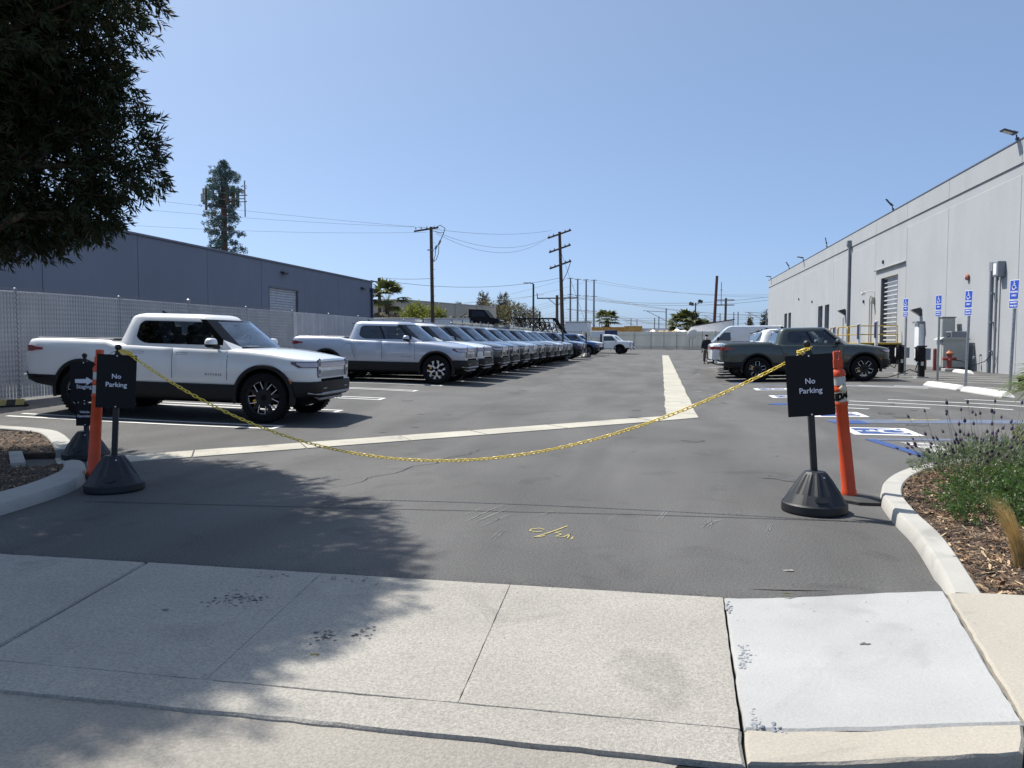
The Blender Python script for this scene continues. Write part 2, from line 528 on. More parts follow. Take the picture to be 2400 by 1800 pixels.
# a thin dark line across the drive, and the scuffs
b = MB(); strip(b, [(-5.1, 6.0), (-2.7, 6.19), (-.16, 6.42), (1.80, 6.52)], .011, .004, step=.2)
struct(b.build('pavement_line', M_DLINE, lot))
b = MB()
for (x0, y0, x1, y1, w) in ((-1.52, 5.85, -1.33, 6.62, .012), (-1.47, 5.85, -1.28, 6.5, .007), (-1.20, 5.35, -1.17, 5.75, .010), (-1.6, 6.1, -1.45, 6.55, .006),
                            (-.98, 6.2, -.88, 6.42, .008), (-.02, 6.2, .07, 6.7, .010), (.32, 6.05, .46, 6.35, .02), (.36, 6.0, .42, 6.45, .008),
                            (.78, 5.95, .86, 6.3, .010), (-1.38, 5.75, -1.22, 6.25, .006), (.40, 6.22, .52, 6.40, .01), (-.42, 6.1, -.36, 6.4, .005), (.62, 6.5, .66, 6.7, .008)):
    for k in range(4):
        dx = nrs.uniform(-.025, .025)
        strip(b, [(x0 + dx, y0), ((x0 + x1) / 2 + nrs.uniform(-.012, .012) + dx, (y0 + y1) / 2), (x1 + dx, y1)], w * nrs.uniform(.2, .5), .004, step=.1, taper=lambda t: .15 + math.sin(PI * t))
struct(b.build("scuff_marks", M_CHALK, lot))
# sprayed utility mark
b = MB()
for pl in ([(-.865, 5.761), (-.91, 5.798), (-.965, 5.758), (-.967, 5.701), (-.908, 5.679), (-.874, 5.708)],
           [(-.705, 5.908), (-.769, 5.768), (-.844, 5.62), (-.907, 5.522), (-.872, 5.539), (-.834, 5.584)],
           [(-.73, 5.736), (-.769, 5.689), (-.718, 5.644), (-.749, 5.573), (-.689, 5.574), (-.653, 5.668), (-.661, 5.538), (-.624, 5.587), (-.629, 5.513), (-.611, 5.521)]):
    strip(b, pl, .013, .005, step=.06)
struct(b.build("sprayed_mark", M_YPAINT, lot))
b = MB()
b.grid(lambda u, v: (u, v, gz(u, v) + .004 + .003 * math.sin(u * 40)), [.77, .79, .81, .83], [5.0, 5.015, 5.03]); struct(b.build("paint_fleck", M_CHALK, lot))

b = MB(); rq = np.random.RandomState(12)
for i in range(170):
    if i < 110: cx = rq.choice([-8.4, -7.0, 4.8, 3.4]) + rq.normal(0, .9); cy = rq.uniform(11, 60)
    else: cx = rq.uniform(-5, 6); cy = rq.uniform(5.5, 40)
    r_ = rq.uniform(.02, .16) * (1 if rq.rand() < .8 else 1.8); k = 11; ph = rq.uniform(0, 6)
    patch(b, [(cx + r_ * (1 + .35 * math.sin(3 * j + ph)) * math.cos(2 * PI * j / k), cy + r_ * (1 + .35 * math.sin(2 * j + ph)) * math.sin(2 * PI * j / k)) for j in range(k)], .0045)
o = b.build("oil_spots", mat("oil_spot", (.062, .060, .058), rough=.75, var=.3, scale=8), lot); o['kind'] = 'stuff'
b = MB()
for (x0, y0, x1, y1) in ((-4.8, 12.5, -.4, 17.5), (-5.5, 24, -.2, 26), (-5.6, 36, -.1, 35), (1.0, 30, 2.2, 44), (-3.2, 6.9, -2.2, 10.2), (.9, 19.5, 2.3, 22.5)):
    n = 22; ph = rq.uniform(0, 6)
    strip(b, [(x0 + (x1 - x0) * j / n + .05 * math.sin(j * 1.3 + ph) + rq.normal(0, .02), y0 + (y1 - y0) * j / n + .05 * math.cos(j * .9 + ph)) for j in range(n + 1)], .012, .0045, step=.2, taper=lambda t: .3 + .7 * math.sin(PI * t))
struct(b.build("hairline_cracks", M_DLINE, lot))

# concrete gutter: one band up the lot, one band to the inlet at the left, laid in bays with joints
gut = thing("concrete_gutter", "", "", (0, 0, 0)); del gut['label']; del gut['category']; struct(gut)
def bay(poly, n=3):
    m_ = MB()
    m_.prism(poly, 0, 1, 'xy')
    m_.v = [(x, y, gz(x, y) + (.011 if z > .5 else -.08)) for x, y, z in m_.v]
    return struct(m_.build("gutter_bay", M_GUT, gut))
ys_ = [15.5, 18.4, 21.6, 25.2, 29.2, 33.8, 39.2, 45.5, 53, 61.5, 70, 76.3]
for y0, y1 in zip(ys_[:-1], ys_[1:]):
    def gl(y): return .10 + .012 * math.sin(y * 1.7) + .01 * math.sin(y * 5)
    def gr(y): return .69 + .012 * math.sin(y * 1.3 + 2)
    L_ = [y0 + (y1 - .03 - y0) * i / 5 for i in range(6)]
    bay([(gr(y), y) for y in L_] + [(gl(y), y) for y in L_[::-1]])
bay([(.70, 14.75), (.69, 15.47), (.11, 15.47), (.10, 14.95), (-.45, 14.42), (-.05, 13.98)])
up = [(-.48, 14.39), (-1.9, 12.99), (-3.0, 11.93), (-3.9, 11.07), (-5.0, 10.02), (-6.02, 9.05), (-6.9, 8.2)]
lo = [(-.08, 13.95), (-1.5, 12.55), (-2.62, 11.47), (-3.55, 10.58), (-4.66, 9.53), (-5.7, 8.53), (-6.55, 7.75)]
for i in range(len(up) - 1):
    k0, k1 = (.0, 1.0)
    f = lambda a, c, t: (a[0] + (c[0] - a[0]) * t, a[1] + (c[1] - a[1]) * t)
    u = [f(up[i], up[i + 1], t) for t in (.0, .25, .5, .75, .985)]
    l = [f(lo[i], lo[i + 1], t) for t in (.0, .25, .5, .75, .985)]
    u = [(x + nrs.uniform(-.015, .015), y + nrs.uniform(-.015, .015)) for x, y in u]
    bay(u + l[::-1])

# painted stall lines, left row: hairpins open towards the fence
park = thing("stall_markings", "", "", (0, 0, 0)); del park['label']; del park['category']; struct(park)
b0 = 11.72
for i in range(28):
    y = b0 + 2.43 * i
    if y > 72: break
    b = MB()
    xl = -11.3
    strip(b, [(xl, y - .17), (-6.28, y - .17)], .095)
    strip(b, [(xl, y + .17), (-6.28, y + .17)], .095)
    strip(b, [(-6.24, y - .217), (-6.24, y + .217)], .08, step=.1)
    struct(b.build("hairpin_line", M_WPAINT, park))
# right side: stall ends, accessible bays, hatching
for k, y in enumerate((29.9, 32.3, 34.8, 37.2, 39.6, 42.1)):
    b = MB()
    strip(b, [(2.5, y - .17), (7.6, y - .17)], .095); strip(b, [(2.5, y + .17), (7.6, y + .17)], .095)
    struct(b.build("stall_line", M_WPAINT, park))
def wheelchair(cx, cy, s, rot=0.0):
    """strokes of the access symbol (x right, y up), unit square"""
    ca, sa = math.cos(rot), math.sin(rot)
    T = lambda p: (cx + s * (p[0] * ca - p[1] * sa), cy + s * (p[0] * sa + p[1] * ca))
    arc = [(-.06 + .24 * math.cos(t), -.2 + .24 * math.sin(t)) for t in [R(100 + 20 * i) for i in range(13)]]
    body = [(-.05, .27), (-.03, -.02), (.16, -.02), (.27, -.33), (.36, -.29)]
    arm = [(-.04, .13), (.14, .13)]
    head = [(-.05 + .06 * math.cos(t), .38 + .06 * math.sin(t)) for t in [R(45 * i) for i in range(8)]]
    return [[T(p) for p in q] for q in (arc, body, arm)], [T(p) for p in head]
for (x0, y0, x1, y1) in ((2.93, 12.55, 3.93, 13.52), (2.85, 15.15, 3.80, 16.15), (2.75, 20.0, 3.75, 20.9), (2.7, 23.0, 3.7, 23.9)):
    b = MB(); patch(b, [(x0, y0), (x1, y0), (x1, y1), (x0, y1)], .006)
    fr = struct(b.build("access_symbol_square", M_WPAINT, park))
    b = MB(); w = .13
    patch(b, [(x0 + w, y0 + w), (x1 - w, y0 + w), (x1 - w, y1 - w), (x0 + w, y1 - w)], .010)
    patch(b, [(x0, y0 + .40), (x1, y0 + .40), (x1, y1 - .40), (x0, y1 - .40)], .010) if False else None
    b.build("blue_field", M_BPAINT, fr)
    st, hd = wheelchair((x0 + x1) / 2, (y0 + y1) / 2, .85, R(90))
    b = MB()
    for pl in st: strip(b, pl, .075, .014, step=.08)
    patch(b, hd, .014)
    b.build("access_symbol", M_WPAINT, fr)
b = MB()
strip(b, [(3.02, 12.0), (3.30, 10.12)], .17, .006)
struct(b.build("blue_stall_edge", M_BPAINT, park))
b = MB(); strip(b, [(3.0, 12.0), (5.5, 12.35), (8.5, 12.8)], .20, .005); struct(b.build("faded_blue_line", M_FADED, park))
b = MB(); strip(b, [(2.93, 14.35), (6.4, 14.85), (9, 15.25)], .55, .005); struct(b.build("faded_blue_line", M_FADED, park))
b = MB(); strip(b, [(2.95, 14.25), (3.5, 14.33)], .5, .007); struct(b.build("blue_stall_edge", M_BPAINT, park))
b = MB(); strip(b, [(2.5, 18.3), (3.0, 18.1)], .30, .006); strip(b, [(2.42, 18.2), (2.7, 17.9)], .2, .006); struct(b.build("blue_stall_edge", M_BPAINT, park))
b = MB(); strip(b, [(3.0, 25.6), (8.2, 24.3)], .4, .005); struct(b.build("faded_blue_line", M_FADED, park))
b = MB(); strip(b, [(2.4, 27.2), (3.2, 27.0)], .3, .006); struct(b.build("blue_stall_edge", M_BPAINT, park))
b = MB(); strip(b, [(4.1, 14.7), (4.4, 14.78)], .06, .008); strip(b, [(4.4, 14.78), (4.47, 14.9), (4.52, 14.8), (4.9, 14.9)], .05, .008, step=.05); struct(b.build("faded_yellow_mark", M_YPAINT, park))
for (pa, pb) in (((4.30, 19.0), (6.9, 16.9)), ((4.0, 18.0), (5.4, 17.0)), ((5.25, 19.4), (8.2, 17.0)), ((6.9, 19.4), (9.5, 17.3)), ((3.6, 17.3), (4.2, 16.85))):
    b = MB(); strip(b, [pa, pb], .10); struct(b.build("hatch_line", M_WPAINT, park))
for i in range(9):
    b = MB(); strip(b, [(5.0 + .95 * i, 25.4 - .25 * i), (7.4 + .95 * i, 23.5 - .25 * i)], .10); struct(b.build("hatch_line", M_WPAINT, park))
for i in range(5):
    b = MB(); strip(b, [(8.6, 27.6 + 1.9 * i), (12.2, 25.4 + 1.9 * i)], .09); struct(b.build("hatch_line", M_WPAINT, park))
for (x0, y0, x1, y1) in ((.94, 24.1, 1.43, 24.0), (.93, 22.5, 1.15, 22.3), (1.25, 21.0, 1.6, 20.6), (1.5, 33.9, 1.6, 33.0), (-.3, 34.2, -.2, 33.9)):
    b = MB(); strip(b, [(x0, y0), (x1, y1)], .12, .006, taper=lambda t: .2 + .8 * math.sin(PI * t) ** .5); struct(b.build("paint_trace", M_CHALK if y0 > 30 else M_WPAINT, park))
# lettering on the ground beside the blue edge, read from the stall
_t = text_mesh("ground_lettering", "NO PARKING", .46, M_WPAINT, park, ext=0, sx=.72, align='LEFT', bold=.012)
_t.data.transform(Matrix.Rotation(R(0), 4, 'Z'))
for v in _t.data.vertices:
    u, w = v.co.x, v.co.y                       # letters run along the bay, tops towards -x
    x, y = 3.50 + (-(w)) * 1.0 + .10 * 0, 11.75
    x = 3.56 + w * -1.15; y = 11.72 - u * .62
    v.co = Vector((x - .14 * (11.72 - y) * -1, y, 0))
    v.co.z = gz(v.co.x, v.co.y) + .008
struct(_t)
b = MB(); strip(b, [(5.2, 11.95), (9, 11.2)], .10); struct(b.build("stall_line", M_WPAINT, park))

# ------------------------------------------------------------------ pavement of concrete slabs and the street edge
walk = thing("sidewalk", "", "", (0, 0, 0)); del walk['label']; del walk['category']; struct(walk)
def wing(x): return .004 + .115 * ss((x - .30) / 1.5) ** .9 if x > .30 else .004
def slab(poly, m, z=None, nm="slab", chips=True):
    m_ = MB()
    # subdivide the outline so that edges can be worn
    out = []
    for (x0, y0), (x1, y1) in zip(poly, poly[1:] + poly[:1]):
        n = max(2, int(math.hypot(x1 - x0, y1 - y0) / .07))
        for i in range(n):
            t = i / n
            j = .004 if chips else .0015
            out.append((x0 + (x1 - x0) * t + nrs.uniform(-j, j), y0 + (y1 - y0) * t + nrs.uniform(-j, j)))
    cx = sum(p[0] for p in out) / len(out); cy = sum(p[1] for p in out) / len(out)
    n = len(out)
    zf = (lambda x: z) if z is not None else wing
    V_ = []
    for x, y in out: V_.append((x, y, zf(x) - .14))
    for x, y in out: V_.append((x, y, zf(x) - (.010 if chips else .003)))
    for x, y in out:
        d = math.hypot(cx - x, cy - y) or 1
        V_.append((x + (cx - x) / d * (.012 if chips else .002), y + (cy - y) / d * (.012 if chips else .002), zf(x)))
    F_ = []
    for k in range(2):
        for i in range(n):
            j = (i + 1) % n; F_.append((k * n + i, k * n + j, (k + 1) * n + j, (k + 1) * n + i))
    # top as a fan of quads on a grid would crease on the wing, so fan to a centre line
    V_.append((cx, cy, zf(cx))); c_ = len(V_) - 1
    for i in range(n): F_.append((2 * n + i, 2 * n + (i + 1) % n, c_))
    m_.add(V_, F_, 0)
    return struct(m_.build(nm, m, walk))
def jx(y): return -3.28 + (4.4 - y) * .16
def ey(x): return edge_y(x) - .014
for xa, xb in ((-9.2, -6.3), (-6.29, None)):
    r = jx(4.4) - .012 if xb is None else xb; r2 = jx(2.9) - .012 if xb is None else xb
    slab([(xa, 2.905), (r2, 2.905), (r, ey(0)), (xa, ey(0))], M_CONC)
    slab([(xa, 2.655), (r2, 2.655), (r2, 2.90), (xa, 2.90)], M_CONC, nm="slab_lip")
def sx1(y): return -2.06 + (4.4 - y) * .11
def sx2(y): return -.865 + (4.4 - y) * .055
e_ = .0009
slab([(jx(2.9) + .012, 2.905), (sx1(2.9) - e_, 2.905), (sx1(4.4) - e_, ey(0)), (jx(4.4) + .012, ey(0))], M_CONC, chips=False)
slab([(sx1(2.9) + e_, 2.905), (sx2(2.9) - e_, 2.905), (sx2(4.4) - e_, ey(0)), (sx1(4.4) + e_, ey(0))], M_CONC, chips=False)
slab([(sx2(2.9) + e_, 2.905), (.305, 2.905), (.355, ey(.35)), (sx2(4.4) + e_, ey(0))], M_CONC, chips=False)
slab([(jx(2.7) + .012, 2.655), (.297, 2.655), (.305, 2.90), (jx(2.9) + .012, 2.90)], M_CONC, nm="slab_lip")
slab([(.317, 2.912), (1.28, 2.968), (1.50, ey(1.5)), (.366, ey(.38))], M_CONCN, nm="slab")
slab([(.308, 2.672), (1.20, 2.765), (1.275, 2.957), (.316, 2.900)], M_CONCT, nm="slab_lip")
slab([(1.292, 2.970), (3.6, 3.10), (3.6, 4.40), (1.512, 4.40)], M_CONCT, nm="slab")
slab([(1.212, 2.767), (3.6, 2.90), (3.6, 3.09), (1.288, 2.958)], M_CONCT, nm="slab_lip")
b = MB(); b.box((-2.5, 3.53, -.09), (14, 1.9, .14)); struct(b.build("joint_bed", M_DARK, walk))
# broken corners of the new slab with exposed stones
b = MB()
for cx, cy, r_, n in ((.385, 3.62, .055, 60), (.36, 2.98, .04, 40), (.37, 4.22, .035, 26), (.43, 2.9, .03, 20), (.37, 3.5, .03, 20)):
    for i in range(n):
        x = cx + abs(nrs.normal(0, r_ * .55)) * .8 - .01; y = cy + nrs.normal(0, r_ * 1.1)
        s = nrs.uniform(.004, .011)
        b.lathe([(0, -s * .4), (s, 0), (s * .6, s * .45), (0, s * .5)], 6, (x, y, wing(x) + .001), m=0 if nrs.rand() < .55 else 1, caps=False)
st = b.build("exposed_stones", [M_CONCN, M_STEELG], walk); st['kind'] = 'stuff'
# stains and specks on the slabs
M_STAIN = mat("tar_stain", (.11, .105, .10), rough=.85, var=.2, scale=40)
b = MB()
def blot(cx, cy, rx, ry, n, smin, smax):
    for i in range(n):
        x = cx + nrs.normal(0, rx); y = cy + nrs.normal(0, ry); s = nrs.uniform(smin, smax)
        if y > 4.36 or y < 2.7 or abs(x - .33) < .04: continue
        if abs(y - 2.9) < .03: continue
        k = 6; ph = nrs.uniform(0, 6)
        b.add([(x + s * nrs.uniform(.6, 1.2) * math.cos(ph + j), y + s * .8 * nrs.uniform(.6, 1.2) * math.sin(ph + j), wing(x) + .0025) for j in range(k)], [tuple(range(k))])
blot(-2.32, 3.86, .09, .06, 90, .003, .012); blot(-1.62, 3.45, .05, .05, 26, .005, .016); blot(-1.42, 3.52, .035, .04, 16, .005, .014)
blot(-2.6, 3.6, .01, .01, 1, .02, .022); blot(-1.4, 3.9, .6, .5, 40, .002, .005); blot(.9, 4.1, .35, .25, 26, .002, .005); blot(-2.0, 4.3, .3, .04, 30, .004, .012)
blot(.95, 3.72, .015, .01, 4, .008, .014); blot(.48, 4.05, .05, .03, 14, .003, .008)
st = b.build("stain_spots", M_STAIN, walk); st['kind'] = 'stuff'
b = MB(); blot(-1.545, 3.24, .012, .01, 6, .006, .012); b.build("yellow_spot", M_YPAINT, walk)['kind'] = 'stuff'

b = MB()
b.grid(lambda u, v: (u, v, -.010 - .030 * ss((u + .2) / .7) - .03 * ss((u - .4) / 1.0) - (2.64 - v) * .03), [-14, -6, -3, 0, .3, .8, 1.3, 2, 4, 14], [1.2, 1.9, 2.3, 2.80])
pan = struct(b.build("street_gutter", M_PAN))
b = MB(); b.grid(lambda u, v: (u, v, -.075), [-80, -20, 0, 20, 80], [-14, -6, 0, 1.2]); struct(b.build("street", M_ASPH))
# ------------------------------------------------------------------ kerbs and planted beds
def kerb(name, outer, inner, h, segs, zf=None):
    root = thing(name, "", "", (0, 0, 0)); del root['label']; del root['category']; struct(root)
    for i0, i1 in segs:
        m_ = MB(); V_ = []; k = i1 - i0 + 1
        for t in range(i0, i1 + 1):
            o_ = Vector((*outer[t], 0)); n_ = Vector((*inner[t], 0)); d = (n_ - o_).normalized()
            g_ = min(gz(o_.x, o_.y), gz(n_.x, n_.y))
            hh = h if zf is None else zf(t)
            for p, z in ((o_ - d * .012, -.1), (o_ - d * .012, gz(o_.x, o_.y) + .001), (o_ + d * .004, hh - .018), (o_ + d * .022, hh), (n_ - d * .012, hh), (n_, hh - .012), (n_, -.1)):
                V_.append((p.x, p.y, z))
        n7 = 7
        F_ = [(t * n7 + j, (t + 1) * n7 + j, (t + 1) * n7 + j + 1, t * n7 + j + 1) for t in range(k - 1) for j in range(n7 - 1)]
        F_ += [tuple(range(n7))[::-1], tuple(range((k - 1) * n7, k * n7))]
        m_.add(V_, [f[::-1] for f in F_], 0, True)
        m_.build("kerb_block", M_CURB, root, ang=40)
    return root
def smooth_line(P, n=4):
    out = []
    for i in range(len(P) - 1):
        p0 = P[max(i - 1, 0)]; p1 = P[i]; p2 = P[i + 1]; p3 = P[min(i + 2, len(P) - 1)]
        for k in range(n):
            t = k / n
            out.append(tuple(.5 * (2 * p1[q] + (p2[q] - p0[q]) * t + (2 * p0[q] - 5 * p1[q] + 4 * p2[q] - p3[q]) * t * t + (3 * p1[q] - p0[q] - 3 * p2[q] + p3[q]) * t ** 3) for q in range(2)))
    out.append(tuple(P[-1])); return out
KO = smooth_line([(1.545, 4.44), (1.64, 4.92), (1.72, 5.40), (1.79, 5.90), (1.83, 6.45), (1.90, 7.05), (1.98, 7.45), (2.14, 7.95), (2.40, 8.48), (2.75, 8.98), (3.3, 9.5), (4.0, 9.92), (5.2, 10.2), (9.0, 10.3)])
KI = smooth_line([(1.70, 4.44), (1.79, 4.92), (1.875, 5.39), (1.945, 5.87), (1.985, 6.40), (2.055, 6.98), (2.13, 7.36), (2.28, 7.82), (2.53, 8.36), (2.87, 8.86), (3.38, 9.36), (4.05, 9.76), (5.2, 10.03), (9.0, 10.13)])
nK = len(KO) - 1
kerb("planter_kerb_right", KO, KI, .1, [(0, 9), (9, 22), (22, 36), (36, nK)], zf=lambda t: .1)
LO = [(-5.30, 4.44), (-5.34, 5.0), (-5.40, 5.6), (-5.50, 6.2), (-5.66, 6.62), (-5.95, 7.05), (-6.35, 7.50), (-6.55, 7.58)]
LI = [(-5.72, 4.44), (-5.76, 5.1), (-5.80, 5.8), (-5.88, 6.25), (-6.03, 6.68), (-6.18, 6.98), (-6.45, 7.32), (-6.56, 7.40)]
LO = smooth_line(LO); LI = smooth_line(LI)
kerb("planter_kerb_left", LO, LI, .1, [(0, 14), (14, len(LO) - 1)])
FO = smooth_line([(-7.12, 8.30), (-7.75, 8.95), (-8.5, 9.65), (-9.1, 10.05), (-10.2, 10.35), (-12.6, 10.6)])
FI = smooth_line([(-7.30, 8.16), (-7.85, 8.72), (-8.6, 9.42), (-9.15, 9.80), (-10.2, 10.08), (-12.6, 10.33)])
kerb("planter_kerb_inlet", FO, FI, .11, [(0, len(FO) - 1)])
# storm inlet: a low mouth between the two kerb ends
inl = thing("storm_inlet", "dark kerb inlet opening in the bark bed behind the staging sign", "drain", (-6.85, 7.95, 0))
b = MB(); b.prism([(-.55, .26), (.20, -.52), (.02, -.66), (-.75, .08)], -.12, -.045, 'xy'); b.build("inlet_floor", M_DARK, inl)
b = MB(); b.prism([(-.78, .05), (-.02, -.70), (-.12, -.80), (-.88, -.04)], -.1, .11, 'xy'); b.build("inlet_back", M_CURB, inl)
b = MB(); b.prism([(-.47, .34), (.28, -.44), (.22, -.50), (-.53, .28)], -.04, .012, 'xy'); b.build("inlet_sill", M_CURB, inl)

def inside(poly, x, y):
    c = False
    for (x0, y0), (x1, y1) in zip(poly, poly[1:] + poly[:1]):
        if (y0 > y) != (y1 > y) and x < (x1 - x0) * (y - y0) / (y1 - y0) + x0: c = not c
    return c
def bed(name, poly, z, n, seed, xr, yr):
    rs = np.random.RandomState(seed)
    b = MB(); b.prism(poly, -.05, z, 'xy')
    s = struct(b.build(name, M_MULCH))
    b = MB(); c = 0
    while c < n:
        x = rs.uniform(*xr); y = rs.uniform(*yr)
        if not inside(poly, x, y): continue
        c += 1
        pile = rs.rand()
        L_ = rs.uniform(.008, .024) if pile < .8 else rs.uniform(.02, .048)
        w = L_ * rs.uniform(.09, .26); t = .002
        M_ = Matrix.Rotation(rs.uniform(0, 2 * PI), 3, 'Z') @ Matrix.Rotation(rs.normal(0, .35), 3, 'Y') @ Matrix.Rotation(rs.normal(0, .5), 3, 'X')
        h0 = z + rs.uniform(.0, .026) + .012 * math.sin(x * 9) * math.sin(y * 8)
        P = [Vector((-L_, -w * .5, 0)), Vector((-L_ * .1, -w, t)), Vector((L_, -w * .3, 0)), Vector((L_ * .8, w * .7, t)), Vector((-L_ * .5, w, t))]
        b.add([M_ @ p + Vector((x, y, h0)) for p in P], [(0, 1, 2, 3, 4)], int(rs.choice([0, 1, 2], p=[.50, .17, .33])))
    o = b.build("bark_chips", [M_CHIP1, M_CHIP2, M_CHIP3], s); o['kind'] = 'stuff'
    return s
BEDR = [(1.70, 4.42)] + KI[1:] + [(9.0, 4.42)]
bed("bark_bed_right", BEDR, .07, 34000, 3, (1.7, 4.4), (4.42, 9.6))
BEDL = [(-5.72, 4.44)] + LI[1:] + [(-6.9, 7.1), (-7.75, 8.0)] + FI + [(-12.6, 4.44)]
bed("bark_bed_left", BEDL, .07, 17000, 4, (-10.2, -5.7), (4.8, 10.2))

# distant hills
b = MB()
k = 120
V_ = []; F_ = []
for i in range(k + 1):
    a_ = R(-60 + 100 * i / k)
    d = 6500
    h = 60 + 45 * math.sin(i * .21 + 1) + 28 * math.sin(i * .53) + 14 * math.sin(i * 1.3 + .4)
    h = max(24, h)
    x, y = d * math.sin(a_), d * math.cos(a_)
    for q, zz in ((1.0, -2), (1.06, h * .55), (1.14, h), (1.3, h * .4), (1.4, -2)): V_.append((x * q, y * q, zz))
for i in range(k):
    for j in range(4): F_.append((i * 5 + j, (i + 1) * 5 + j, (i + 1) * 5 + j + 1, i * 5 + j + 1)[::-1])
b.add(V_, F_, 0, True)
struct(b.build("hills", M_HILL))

# ================================================================== LEFT FENCE
FX = -13.0
fence = thing("chain_link_fence", "grey slatted chain-link fence running behind the parked pickup row", "fence", (0, 0, 0))
FZ = lambda y: zg(FX, y)
FTOP = 2.26
post_y = [7.5, 10.55, 13.6, 16.68, 19.5, 22.55, 25.7, 28.75, 31.8, 34.85, 37.9, 40.95, 44.0, 47.0]
for i, y in enumerate(post_y):
    big = i in (4, 13)
    b = MB(); g_ = FZ(y); r_ = .045 if big else .032
    b.tube([(FX, y, g_ - .1), (FX, y, g_ + FTOP + (.07 if big else .0))], r_, 12)
    b.lathe([(r_ + .008, 0), (r_ + .008, .03), (r_ * .7, .055), (0, .065)], 12, (FX, y, g_ + FTOP + (.07 if big else .0)))
    b.build("post", M_GALV, fence)
b = MB(); b.tube([(FX, y, FZ(y) + FTOP - .03) for y in np.linspace(7.5, 47, 60)], .022, 8); b.build("top_rail", M_GALV, fence)
b = MB(); b.tube([(FX + .0, y, FZ(y) + 1.08) for y in np.linspace(7.5, 47, 60)], .021, 8); b.build("middle_rail", M_GALV, fence)
for y0, y1 in zip(post_y[:-1], post_y[1:]):
    b = MB(); n = int((y1 - y0) / .0795)
    for k in range(n):
        y = y0 + (k + .5) * (y1 - y0) / n; g_ = FZ(y)
        w = .0355; t = nrs.uniform(-.12, .12)
        ht = FTOP - .01 + nrs.uniform(-.015, .01); x = FX + .026
        dx = math.sin(t) * w; dy = math.cos(t) * w
        b.add([(x - dx, y - dy, g_ + .06), (x + .004, y, g_ + .06), (x + dx, y + dy, g_ + .06), (x - dx, y - dy, g_ + ht), (x + .004, y, g_ + ht), (x + dx, y + dy, g_ + ht)],
              [(0, 1, 4, 3), (1, 2, 5, 4)])
    b.build("privacy_slats", M_SLAT, fence, kind='stuff')
    if y0 < 24:
        b = MB(); p = .0795; n = int((y1 - y0) / p); dz = .0795 * .62
        mz = int((FTOP + .02) / dz)
        for k in range(n + 1):
            yb = y0 + k * p
            pts = []
            for j in range(mz + 1):
                s = 1 if j % 2 else -1
                y = yb + s * p * .5
                pts.append((FX + .034 + (.007 if j % 2 else 0), y, FZ(y) + .05 + j * dz))
            b.tube(pts, .0055, 3, caps=False, smooth=False)
        b.build("wire_mesh", M_GALV, fence, kind='stuff')

# screened fence that carries on to the far end of the lot
scr = thing("screened_fence", "grey-green screened fence closing the far end and far left of the lot", "fence", (0, 0, 0))
SP = [(-13.0, 47.2), (-12.95, 60), (-12.9, 80), (-12.6, 100), (-12.3, 124), (-1.6, 125.2), (2.4, 125.6), (6.4, 126.0), (10.5, 126.4), (13.6, 126.6)]
def sp_pts(step=2.6):
    out = []
    for (x0, y0), (x1, y1) in zip(SP[:-1], SP[1:]):
        n = max(1, round(math.hypot(x1 - x0, y1 - y0) / step))
        for k in range(n): out.append((x0 + (x1 - x0) * k / n, y0 + (y1 - y0) * k / n))
    out.append(SP[-1]); return out
spp = sp_pts()
for i, (p0, p1) in enumerate(zip(spp[:-1], spp[1:])):
    b = MB(); far = p0[1] > 120
    h = 2.75 if far else 2.35
    def fn(u, v):
        x = p0[0] + (p1[0] - p0[0]) * u; y = p0[1] + (p1[1] - p0[1]) * u
        return (x + .03 * math.sin(u * 9 + i) * math.sin(v * 3), y + .04 * math.sin(u * 7 + i * 2) * math.sin(v * 3), zg(x, y) + .12 + v * h + .03 * math.sin(u * 12 + i) * (v > .9))
    b.grid(fn, [k / 8 for k in range(9)], [0, .25, .5, .75, 1]); b.build("screen_panel", M_SCREEN, scr)
    b = MB(); b.tube([(p0[0], p0[1] - .06, zg(*p0)), (p0[0], p0[1] - .06, zg(*p0) + h + .25)], .05, 8)
    b.build("post", M_GALV, scr)
b = MB()
for (p0, p1) in zip(spp[:-1], spp[1:]):
    for zz in (.35, .5, 2.3):
        b.tube([(p0[0], p0[1] - .08, zg(*p0) + zz), (p1[0], p1[1] - .08, zg(*p1) + zz)], .022, 6)
b.build("rail", M_GALV, scr, kind='stuff')
# low concrete pieces lying along the far fence
for i, (x, w, lab) in enumerate(((1.2, 1.2, "short white concrete block lying before the far gate, left"), (5.0, 3.2, "long pale concrete bar lying along the far screened fence"))):
    b = MB(); b.prism([(-.12, 0), (.12, 0), (.07, .17), (-.07, .17)], -w / 2, w / 2, 'yz'); o = b.build("concrete_bar", M_CONCT); o.location = (x, 124.2, .0); tag(o, lab, "concrete bar")

